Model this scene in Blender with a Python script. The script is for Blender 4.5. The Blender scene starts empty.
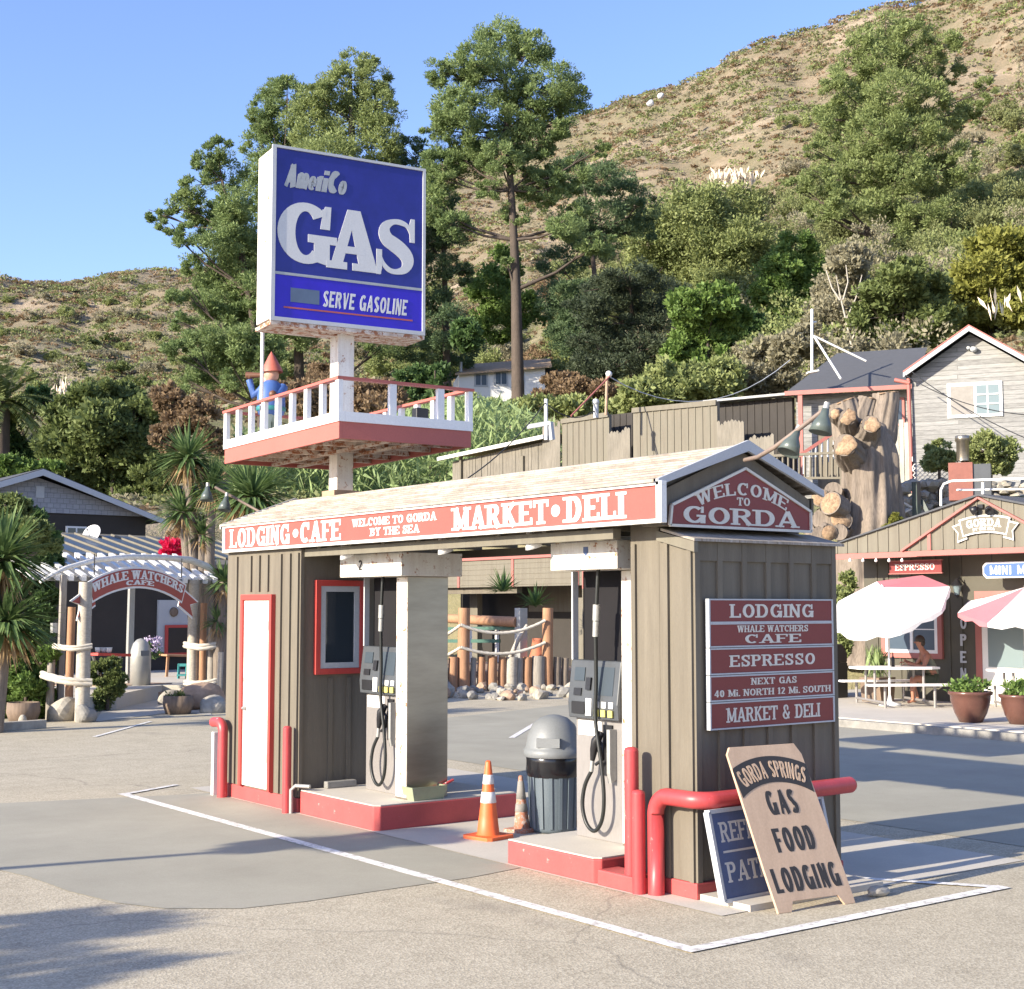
import bpy, bmesh, math, random
import numpy as np
from mathutils import Vector, Matrix
random.seed(7); rng = np.random.default_rng(11)
SC = bpy.context.scene; COL = SC.collection
R = math.radians

# ------------------------------------------------------------------ survey of the site (camera station and bearings)
F = 1417.; H = 2.1; CX, CY = 512., 494.5
PITCH = math.atan((607-CY)/F); TH = R(53.0)
def ray(px, py):
    r = (px-CX)/F; u = -(py-CY)/F
    fw = math.cos(PITCH)-u*math.sin(PITCH); up = math.sin(PITCH)+u*math.cos(PITCH)
    return (fw*math.cos(TH)+r*math.sin(TH), fw*math.sin(TH)-r*math.cos(TH), up, fw)
def P(px, py, D):
    d = ray(px, py); t = D/d[3]; return Vector((d[0]*t, d[1]*t, H+d[2]*t))
def onz(px, py, z=0.):
    d = ray(px, py); t = (z-H)/d[2]; return Vector((d[0]*t, d[1]*t, z))
def onx(px, py, x):
    d = ray(px, py); t = x/d[0]; return Vector((x, d[1]*t, H+d[2]*t))
def ony(px, py, y):
    d = ray(px, py); t = y/d[1]; return Vector((d[0]*t, y, H+d[2]*t))

# ------------------------------------------------------------------ materials
MATS = {}
def _new(name):
    m = bpy.data.materials.new(name); m.use_nodes = True; nt = m.node_tree; nt.nodes.clear()
    o = nt.nodes.new('ShaderNodeOutputMaterial'); b = nt.nodes.new('ShaderNodeBsdfPrincipled')
    nt.links.new(b.outputs[0], o.inputs[0]); MATS[name] = m
    return m, nt, b, o
def _coord(nt, scale=(1,1,1), rot=(0,0,0)):
    tc = nt.nodes.new('ShaderNodeTexCoord'); mp = nt.nodes.new('ShaderNodeMapping')
    mp.inputs['Scale'].default_value = scale; mp.inputs['Rotation'].default_value = rot
    nt.links.new(tc.outputs['Object'], mp.inputs[0]); return mp.outputs[0]
def _noise(nt, vec, scale, detail=4, rough=.6):
    n = nt.nodes.new('ShaderNodeTexNoise'); n.inputs['Scale'].default_value = scale
    n.inputs['Detail'].default_value = detail; n.inputs['Roughness'].default_value = rough
    nt.links.new(vec, n.inputs['Vector']); return n.outputs[0]
def _ramp(nt, fac, stops):
    r = nt.nodes.new('ShaderNodeValToRGB'); e = r.color_ramp.elements
    while len(e) < len(stops): e.new(.5)
    for i, (p, c) in enumerate(stops):
        e[i].position = p; e[i].color = (*c, 1) if len(c) == 3 else c
    nt.links.new(fac, r.inputs[0]); return r.outputs[0]
def _mix(nt, fac, a, b, mode='MIX'):
    m = nt.nodes.new('ShaderNodeMix'); m.data_type = 'RGBA'; m.blend_type = mode
    for s, v in ((0, fac), (6, a), (7, b)):
        if hasattr(v, 'is_output') or isinstance(v, bpy.types.NodeSocket): nt.links.new(v, m.inputs[s])
        elif s == 0: m.inputs[0].default_value = v
        else: m.inputs[s].default_value = (*v, 1)
    return m.outputs[2]
def _bump(nt, b, h, strength=.3, dist=.01):
    n = nt.nodes.new('ShaderNodeBump'); n.inputs['Strength'].default_value = strength; n.inputs['Distance'].default_value = dist
    nt.links.new(h, n.inputs['Height']); nt.links.new(n.outputs[0], b.inputs['Normal'])
def sc(c, k): return tuple(min(1, v*k) for v in c)
def paint(name, c, rough=.55, var=.18, scale=3, stretch=(1,1,1), wear=None, wearc=(.6,.5,.4), metal=0, bump=.15, fine=60, grime=0, grimec=(.10,.08,.06)):
    m, nt, b, o = _new(name); v = _coord(nt, stretch)
    f = _noise(nt, v, scale, 6, .65); g = _noise(nt, v, fine, 3, .6)
    col = _ramp(nt, f, [(.25, sc(c, 1-var)), (.75, sc(c, 1+var))])
    col = _mix(nt, .25, col, _ramp(nt, g, [(.3, sc(c, .75)), (.7, sc(c, 1.2))]))
    if wear:
        w = _ramp(nt, _noise(nt, v, scale*4.3, 8, .75), [(wear, (0,0,0)), (min(1,wear+.04), (1,1,1))])
        col = _mix(nt, w, col, wearc)
    if grime:
        q = _ramp(nt, _noise(nt, _coord(nt, (5,5,.35)), 1.6, 8, .72), [(.42, (0,0,0)), (.70, (grime,)*3)])
        col = _mix(nt, q, col, grimec)
        q2 = _ramp(nt, _noise(nt, _coord(nt), 1.2, 6, .7), [(.5, (0,0,0)), (.72, (grime*.7,)*3)]); col = _mix(nt, q2, col, sc(grimec, 1.4))
    nt.links.new(col, b.inputs['Base Color']); b.inputs['Roughness'].default_value = rough; b.inputs['Metallic'].default_value = metal
    if bump: _bump(nt, b, g, bump, .004)
    return m
def woodm(name, c1, c2, axis=2, scale=9, rough=.8, crack=.4):
    s = [1,1,1]; s[axis] = .09
    m, nt, b, o = _new(name); v = _coord(nt, tuple(s))
    f = _noise(nt, v, scale, 8, .7); g = _noise(nt, v, scale*6, 5, .6); big = _noise(nt, _coord(nt), .9, 3)
    col = _ramp(nt, f, [(.3, c1), (.7, c2)])
    col = _mix(nt, .45, col, _ramp(nt, g, [(.32, sc(c1, .5)), (.6, c2)]))
    col = _mix(nt, .35, col, _ramp(nt, big, [(.3, c1), (.7, c2)]))
    nt.links.new(col, b.inputs['Base Color']); b.inputs['Roughness'].default_value = rough
    _bump(nt, b, g, crack, .01); return m
def leafm(name, c1, c2, scale=.8, c3=None, trans=.35, fine=7):
    m, nt, b, o = _new(name); v = _coord(nt)
    col = _ramp(nt, _noise(nt, v, scale, 4, .6), [(.35, c1), (.65, c2)])
    col = _mix(nt, .5, col, _ramp(nt, _noise(nt, v, fine, 2, .6), [(.3, c1), (.6, c2), (.78, c3 or c2)]))
    nt.links.new(col, b.inputs['Base Color']); b.inputs['Roughness'].default_value = .65
    b.inputs['Specular IOR Level'].default_value = .3
    t = nt.nodes.new('ShaderNodeBsdfTranslucent'); nt.links.new(col, t.inputs[0])
    mx = nt.nodes.new('ShaderNodeMixShader'); mx.inputs[0].default_value = trans
    nt.links.new(b.outputs[0], mx.inputs[1]); nt.links.new(t.outputs[0], mx.inputs[2]); nt.links.new(mx.outputs[0], o.inputs[0])
    return m
def glassm(name, c=(.03,.04,.05), rough=.05):
    m, nt, b, o = _new(name); b.inputs['Base Color'].default_value = (*c, 1); b.inputs['Roughness'].default_value = rough
    b.inputs['Specular IOR Level'].default_value = .7
    _bump(nt, b, _noise(nt, _coord(nt), 2.5), .05, .02); return m
def plain(name, c, rough=.5, metal=0):
    m, nt, b, o = _new(name); v = _coord(nt)
    col = _ramp(nt, _noise(nt, v, 6, 5), [(.3, sc(c, .88)), (.7, sc(c, 1.1))])
    nt.links.new(col, b.inputs['Base Color']); b.inputs['Roughness'].default_value = rough; b.inputs['Metallic'].default_value = metal; return m

M = {}
M['olive'] = paint('olive_siding', (.152,.132,.100), .8, .16, 2.2, (3,3,.5), .74, (.22,.195,.15), bump=.35, grime=.55, grimec=(.085,.07,.052))
M['olive_pale'] = paint('weathered_olive_siding', (.165,.15,.115), .8, .14, 2.2, (3,3,.4), .70, (.22,.20,.16), grime=.4)
M['dark_wall'] = paint('brown_and_shade_wall', (.035,.030,.026), .8, .2, 2)  # brown of real dark walls; also paints interior shade in shed and cafe
M['red'] = paint('red_kerb_paint', (.42,.072,.068), .6, .25, 2.5, (1,1,1), .655, (.62,.40,.36))
M['red_pipe'] = paint('red_pipe_paint', (.44,.055,.058), .42, .28, 3, (1,1,.3), .63, (.68,.52,.48))
M['trim_red'] = paint('red_trim', (.50,.055,.045), .5, .1, 3)
M['fascia_red'] = paint('faded_red_sign_board', (.37,.078,.062), .6, .15, 1.2, (1,1,1), .74, (.55,.24,.18))
M['sign_red'] = paint('dark_red_sign_board', (.19,.030,.027), .5, .10, 2)
M['salmon'] = paint('salmon_trim', (.36,.125,.105), .6, .12, 2)
M['brick_red'] = paint('brick_red_fascia', (.42,.115,.09), .6, .10, 1.5, (1,1,1), .80, (.5,.3,.24))
M['white'] = paint('white_paint', (.76,.75,.72), .5, .05, 2, (1,1,1), .78, (.55,.50,.42))
M['white_door'] = paint('weathered_white_door', (.70,.67,.62), .5, .08, 2, (1,1,1), .70, (.42,.36,.28), grime=.45, grimec=(.40,.34,.26))
M['picket'] = woodm('weathered_fence_boards', (.10,.09,.07), (.235,.21,.17), 2, 5)
M['driftwood_white'] = woodm('white_driftwood', (.52,.50,.45), (.80,.78,.73), 0, 7)
M['white_rust'] = paint('white_paint_with_rust', (.72,.69,.62), .55, .08, 2.5, (1,1,1), .575, (.32,.13,.055), grime=.35, grimec=(.36,.22,.12))
M['rusty_white'] = paint('rusted_white_steel', (.62,.56,.48), .7, .2, 3, (1,1,1), .50, (.30,.11,.045), grime=.6, grimec=(.28,.13,.06))
M['cream'] = paint('cream_lettering', (.60,.58,.52), .55, .06, 4)
M['greywhite'] = paint('grey_white_trim', (.44,.455,.47), .6, .08, 3)
M['sign_white'] = paint('dull_white_letter', (.56,.56,.55), .4, .04, 4, bump=0)
M['blue'] = plain('deep_blue_sign_face', (.018,.020,.20), .22)
M['blue2'] = plain('bright_blue_sign_face', (.028,.008,.42), .22)
M['greyblue'] = plain('grey_blue_patch', (.09,.13,.20), .5)
M['orange_line'] = plain('orange_line', (.42,.09,.06), .4)
M['bluesign'] = paint('faded_blue_sign', (.075,.115,.235), .4, .35, 1.6)
M['steel'] = paint('brushed_stainless', (.36,.32,.26), .30, .28, 1.6, (.5,.5,2.5), metal=.85, bump=.04, fine=8)
M['pump_grey'] = plain('pump_panel_grey', (.062,.068,.075), .45)
M['pump_dark'] = plain('pump_opening_shade', (.006,.005,.007), .95)
M['pump_body'] = paint('pump_cabinet_grey', (.30,.28,.265), .38, .10, 2, (1,1,.3), metal=.35, bump=.03)
M['lcd'] = glassm('display_glass', (.02,.035,.05), .6)
M['yellow'] = plain('yellow_button', (.55,.50,.14), .4)
M['rubber'] = plain('black_rubber', (.012,.014,.013), .45)
M['black'] = plain('black_plastic', (.015,.015,.017), .4)
M['ink'] = plain('black_lettering', (.030,.026,.024), .6)
M['tan_board'] = paint('salmon_tan_board', (.55,.39,.265), .7, .07, 1.5, (1,1,1), .70, (.66,.56,.45), grime=.3, grimec=(.30,.19,.12))
M['orange'] = plain('orange_cone_plastic', (.72,.135,.035), .5)
M['orange_dirty'] = paint('dirty_cone_plastic', (.42,.17,.10), .7, .3, 9, wear=.52, wearc=(.36,.33,.30))
M['reflective'] = plain('white_reflective_band', (.62,.62,.62), .35)
M['bin_grey'] = paint('grey_bin_lid', (.17,.18,.185), .5, .1, 2)
M['bin_blue'] = paint('blue_grey_bin_body', (.09,.115,.135), .55, .1, 2)
M['bag'] = plain('black_bin_bag', (.01,.01,.012), .2)
M['green_water'] = plain('green_washer_tub', (.27,.30,.19), .3)
M['green_lamp'] = plain('grey_green_enamel', (.085,.105,.095), .35)
M['rust_arm'] = paint('rusty_steel_arm', (.20,.15,.12), .6, .2, 10)
M['galv'] = paint('galvanised_steel', (.40,.40,.38), .45, .15, 5, metal=.4)
M['rope'] = woodm('pale_hemp_rope', (.42,.37,.29), (.66,.61,.52), 0, 20)
M['log_orange'] = woodm('orange_brown_log', (.24,.12,.065), (.46,.255,.14), 2, 7)
M['log_grey'] = woodm('silver_grey_log', (.17,.15,.125), (.37,.335,.29), 2, 7)
M['log_pale'] = woodm('sun_bleached_driftwood', (.27,.235,.19), (.54,.49,.41), 0, 7)
M['bark'] = woodm('furrowed_brown_bark', (.07,.055,.042), (.30,.245,.195), 2, 7, .9, 1.)
M['bark_dark'] = woodm('dark_bark', (.035,.028,.022), (.12,.09,.07), 2, 4, .9, .8)
M['cutwood'] = woodm('fresh_cut_wood', (.20,.115,.06), (.36,.23,.13), 0, 14)
def mat_cut():
    m, nt, b, o = _new('sawn_wood_with_rings'); v = _coord(nt); n = _noise(nt, v, 3.5, 8, .75); g = _noise(nt, v, 16, 6, .7)
    col = _ramp(nt, n, [(.30, (.10,.06,.035)), (.46, (.24,.15,.085)), (.60, (.40,.27,.16)), (.72, (.50,.38,.26))])
    col = _mix(nt, .4, col, _ramp(nt, g, [(.4, (.12,.08,.05)), (.6, (.42,.30,.19))])); nt.links.new(col, b.inputs['Base Color']); b.inputs['Roughness'].default_value = .85; _bump(nt, b, g, .8, .02); return m
M['cutwood'] = mat_cut()
M['stone'] = paint('pale_stone', (.34,.31,.26), .85, .4, 5, bump=.6, fine=14)
M['stone_grey'] = paint('grey_stone', (.23,.22,.20), .85, .4, 5, bump=.6, fine=14)
M['stone_tan'] = paint('tan_stone', (.38,.26,.18), .85, .35, 5, bump=.6, fine=14)
M['pot'] = paint('brown_glazed_pot', (.12,.055,.04), .25, .3, 3)
M['pot_wood'] = woodm('half_barrel_wood', (.12,.085,.06), (.25,.18,.13), 2, 6)
M['skin'] = plain('tanned_skin', (.38,.17,.105), .5)
M['hair'] = plain('brown_hair', (.045,.03,.02), .6)
M['tanktop'] = plain('grey_green_top', (.16,.17,.12), .8)
M['shorts'] = plain('dark_green_shorts', (.045,.055,.035), .8)
M['grey_roof'] = paint('dark_asphalt_shingle', (.075,.078,.085), .85, .15, 6, bump=.5, fine=30)
M['tan_roof'] = paint('rusty_tan_roof', (.42,.30,.20), .8, .2, 3)
M['umb_white'] = paint('white_canopy_fabric', (.78,.75,.73), .8, .04, 3)
M['umb_red'] = paint('red_canopy_fabric', (.50,.17,.19), .8, .08, 3)
M['gnome_blue'] = plain('blue_coat_paint', (.06,.13,.36), .5)
M['gnome_red'] = plain('red_hat_paint', (.42,.12,.085), .5)
M['gnome_skin'] = plain('statue_skin_paint', (.50,.28,.20), .5)
M['gnome_brown'] = plain('brown_statue_paint', (.14,.06,.03), .5)
M['gnome_trouser'] = plain('pale_green_trouser_paint', (.42,.47,.38), .6)
M['teal'] = plain('teal_paint', (.03,.20,.20), .5)
M['green_metal'] = plain('dark_green_rail_paint', (.015,.09,.06), .5)
M['glass'] = glassm('window_glass'); M['glass_pale'] = glassm('pale_window_glass', (.16,.21,.22), .3)
M['glass_blue'] = glassm('glazed_roof_panel', (.045,.07,.10), .4)
M['curtain'] = plain('cream_curtain', (.27,.25,.225), .8)
M['orange_wall'] = plain('terracotta_wall', (.48,.20,.09), .8)
M['concrete'] = paint('pavement_concrete', (.50,.46,.39), .85, .12, 1.3, bump=.3)
M['tank'] = paint('rusty_red_tank', (.22,.08,.06), .7, .25, 4)
M['wire'] = plain('dark_cable', (.03,.03,.03), .6)
M['magenta'] = leafm('magenta_bract', (.60,.012,.07), (.78,.03,.13), 2)
M['pine'] = leafm('pine_needles', (0.116,0.178,0.069), (0.263,0.335,0.131), .35, (0.385,0.422,0.192))
M['pine_olive'] = leafm('olive_pine_needles', (0.157,0.206,0.071), (0.297,0.351,0.139), .3, (0.470,0.499,0.239))
M['pine_dark'] = leafm('dark_pine_needles', (0.072,0.123,0.066), (0.159,0.225,0.103), .4, (0.231,0.282,0.128))
M['cypress'] = leafm('dark_cypress_foliage', (0.037,0.058,0.037), (0.093,0.115,0.062), .5)
M['leaf_bright'] = leafm('bright_green_leaf', (.085,.15,.036), (.19,.28,.07), .9, (.28,.36,.12), trans=.3)
M['leaf_mid'] = leafm('mid_green_leaf', (0.086,0.121,0.037), (0.196,0.236,0.083), .6, (0.310,0.345,0.132), trans=.3)
M['leaf_olive'] = leafm('olive_leaf', (0.179,0.224,0.078), (0.326,0.361,0.144), .4, (0.431,0.433,0.201))
M['leaf_yellow'] = leafm('yellow_green_leaf', (.16,.175,.035), (.31,.31,.075), .4, (.40,.38,.13))
M['leaf_grey'] = leafm('grey_dry_leaf', (0.217,0.198,0.128), (0.370,0.343,0.230), .5, (0.459,0.422,0.306))
M['leaf_brown'] = leafm('brown_dry_leaf', (0.183,0.123,0.073), (0.298,0.213,0.125), .5, (0.376,0.298,0.187))
M['leaf_soft'] = leafm('soft_yellow_green_leaf', (.15,.175,.07), (.27,.29,.125), .3, (.36,.36,.18), trans=.35)
M['leaf_dark'] = leafm('dark_green_leaf', (0.040,0.082,0.033), (0.109,0.182,0.055), .7, (0.182,0.273,0.082))
M['reed'] = leafm('pale_green_reed', (0.161,0.230,0.086), (0.345,0.437,0.196), 1.2, (0.506,0.575,0.322))
M['yucca'] = leafm('yucca_blade', (.055,.11,.035), (.19,.27,.10), 3, (.34,.40,.17))
M['dry_leaf'] = leafm('dead_yucca_blade', (.25,.16,.08), (.45,.32,.17), 3)
M['plume'] = plain('cream_plume', (.72,.62,.48), .9)
M['branch_pale'] = plain('bleached_branch', (.42,.38,.32), .8)

def mat_shingle():
    m, nt, b, o = _new('weathered_roof_shingles'); v = _coord(nt, (1,1,1))
    br = nt.nodes.new('ShaderNodeTexBrick')
    for k, s in (('Scale', 1), ('Mortar Size', .008), ('Brick Width', .22), ('Row Height', .13)): br.inputs[k].default_value = s
    br.inputs['Color1'].default_value = (.25,.22,.185,1); br.inputs['Color2'].default_value = (.37,.33,.285,1); br.inputs['Mortar'].default_value = (.26,.2,.15,1)
    mp = nt.nodes.new('ShaderNodeMapping'); mp.inputs['Rotation'].default_value = (0, 0, R(90)); nt.links.new(v, mp.inputs[0]); nt.links.new(mp.outputs[0], br.inputs[0])
    n = _noise(nt, _coord(nt, (5,.5,1)), 5, 8, .7)
    col = _mix(nt, .6, br.outputs[0], _ramp(nt, n, [(.34, (.14,.115,.09)), (.48, (.30,.26,.22)), (.66, (.50,.465,.41))]))
    nt.links.new(col, b.inputs['Base Color']); b.inputs['Roughness'].default_value = .85; _bump(nt, b, n, .5, .02); return m
M['shingle'] = mat_shingle()
def mat_clap(name, c1, c2, row=.13, w=.4):
    m, nt, b, o = _new(name); br = nt.nodes.new('ShaderNodeTexBrick')
    for k, s in (('Scale', 1), ('Mortar Size', .012), ('Brick Width', w), ('Row Height', row)): br.inputs[k].default_value = s
    br.inputs['Color1'].default_value = (*c1,1); br.inputs['Color2'].default_value = (*c2,1); br.inputs['Mortar'].default_value = (*sc(c1,.45),1)
    mp = nt.nodes.new('ShaderNodeMapping'); mp.inputs['Rotation'].default_value = (R(-90),0,0)
    nt.links.new(_coord(nt), mp.inputs[0]); nt.links.new(mp.outputs[0], br.inputs[0])
    n = _noise(nt, _coord(nt, (.6,.6,7)), 5, 8, .75)
    col = _mix(nt, .5, br.outputs[0], _ramp(nt, n, [(.35, sc(c1,.6)), (.6, c2)]))
    nt.links.new(col, b.inputs['Base Color']); b.inputs['Roughness'].default_value = .85; _bump(nt, b, n, .4, .01); return m
M['clap'] = mat_clap('weathered_clapboard', (.17,.168,.16), (.37,.365,.35), .14, 30)
M['shakes'] = mat_clap('pale_grey_shakes', (.27,.28,.31), (.36,.37,.40), .17, .22)
def mat_asphalt():
    m, nt, b, o = _new('old_sunbleached_asphalt'); v = _coord(nt)
    big = _noise(nt, v, .35, 6, .65); mid = _noise(nt, v, 2.3, 6, .7)
    vo = nt.nodes.new('ShaderNodeTexVoronoi'); vo.inputs['Scale'].default_value = 75; nt.links.new(v, vo.inputs['Vector'])
    agg = _ramp(nt, vo.outputs['Color'], [(.12, (.155,.125,.085)), (.5, (.42,.365,.265)), (.9, (.72,.65,.49))])
    col = _mix(nt, .55, _ramp(nt, big, [(.3, (.33,.285,.20)), (.7, (.475,.42,.31))]), agg)
    col = _mix(nt, .35, col, _ramp(nt, mid, [(.35, (.30,.26,.185)), (.6, (.475,.42,.31))]))
    oil = _ramp(nt, _noise(nt, v, .55, 3, .5), [(.64, (0,0,0)), (.74, (.45,.45,.45))]); col = _mix(nt, oil, col, (.16,.145,.125))
    spk = _ramp(nt, _noise(nt, v, 5.5, 8, .8), [(.66, (0,0,0)), (.71, (.6,.6,.6))]); col = _mix(nt, spk, col, (.15,.13,.11))
    # tyre and oil stains, cracks
    st = _ramp(nt, _noise(nt, _coord(nt, (1,.12,1), (0,0,R(8))), 1.1, 5, .6), [(.62, (0,0,0)), (.74, (.35,.35,.35))])
    col = _mix(nt, st, col, (.155,.14,.12))
    cr = nt.nodes.new('ShaderNodeTexVoronoi'); cr.feature = 'DISTANCE_TO_EDGE'; cr.inputs['Scale'].default_value = .28
    nz = nt.nodes.new('ShaderNodeTexNoise'); nz.inputs['Scale'].default_value = 1.3; nz.inputs['Detail'].default_value = 5
    nt.links.new(v, nz.inputs['Vector']); av = _mix(nt, .35, v, nz.outputs[1]); nt.links.new(av, cr.inputs['Vector'])
    ck = _ramp(nt, cr.outputs['Distance'], [(.0, (.35,.35,.35)), (.004, (0,0,0))])
    col = _mix(nt, ck, col, (.09,.08,.07))
    nt.links.new(col, b.inputs['Base Color']); b.inputs['Roughness'].default_value = .9; _bump(nt, b, vo.outputs['Distance'], .45, .004); return m
M['asphalt'] = mat_asphalt()
def mat_pad():
    m, nt, b, o = _new('grey_concrete_slab'); v = _coord(nt)
    a = _noise(nt, v, .8, 7, .65); g = _noise(nt, v, 90, 3)
    col = _ramp(nt, a, [(.3, (.29,.27,.20)), (.7, (.40,.375,.285))])
    col = _mix(nt, .3, col, _ramp(nt, g, [(.3, (.18,.17,.15)), (.7, (.33,.32,.29))]))
    sp = _ramp(nt, _noise(nt, v, 3.1, 7, .7), [(.68, (0,0,0)), (.76, (.35,.35,.35))]); col = _mix(nt, sp, col, (.13,.12,.10))
    nt.links.new(col, b.inputs['Base Color']); b.inputs['Roughness'].default_value = .8; _bump(nt, b, g, .3, .003); return m
M['pad'] = mat_pad()
def mat_line():
    m, nt, b, o = _new('worn_white_road_paint'); v = _coord(nt)
    w = _ramp(nt, _noise(nt, v, 14, 8, .75), [(.38, (0,0,0)), (.52, (1,1,1))])
    nt.links.new(_mix(nt, w, (.40,.37,.32), (.78,.76,.72)), b.inputs['Base Color']); b.inputs['Roughness'].default_value = .7; return m
M['line'] = mat_line()
def mat_hill():
    m, nt, b, o = _new('dry_chaparral_slope'); v = _coord(nt)
    n1 = _noise(nt, v, .022, 6, .65); n2 = _noise(nt, v, .13, 8, .7); n3 = _noise(nt, v, 1.1, 6, .75)
    c1 = _ramp(nt, n2, [(.32, (.15,.135,.07)), (.46, (.20,.165,.10)), (.56, (.27,.205,.135)), (.68, (.37,.30,.205))])
    c2 = _ramp(nt, n3, [(.34, (.14,.12,.065)), (.52, (.20,.165,.105)), (.68, (.29,.235,.165))])
    col = _mix(nt, .45, c1, c2)
    sx_ = nt.nodes.new('ShaderNodeSeparateXYZ'); nt.links.new(v, sx_.inputs[0])
    mr = nt.nodes.new('ShaderNodeMapRange'); nt.links.new(sx_.outputs[2], mr.inputs[0]); mr.inputs[1].default_value = 62; mr.inputs[2].default_value = 18; mr.inputs[3].default_value = -.16; mr.inputs[4].default_value = .25
    ad = nt.nodes.new('ShaderNodeMath'); ad.operation = 'ADD'; nt.links.new(n1, ad.inputs[0]); nt.links.new(mr.outputs[0], ad.inputs[1])
    g = _ramp(nt, ad.outputs[0], [(.46, (0,0,0)), (.62, (.9,.9,.9))]); col = _mix(nt, g, col, _ramp(nt, n2, [(.4, (.12,.13,.055)), (.6, (.25,.22,.12))]))
    n4 = _noise(nt, _coord(nt, (.6,.6,1.4)), .045, 8, .7); col = _mix(nt, _ramp(nt, n4, [(.54, (0,0,0)), (.63, (.7,.7,.7))]), col, (.40,.32,.235)); col = _mix(nt, _ramp(nt, n4, [(.33, (.75,.75,.75)), (.44, (0,0,0))]), col, (.17,.155,.085))
    nt.links.new(col, b.inputs['Base Color']); b.inputs['Roughness'].default_value = .95; _bump(nt, b, n3, .8, .6); return m
M['hill'] = mat_hill()

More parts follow.
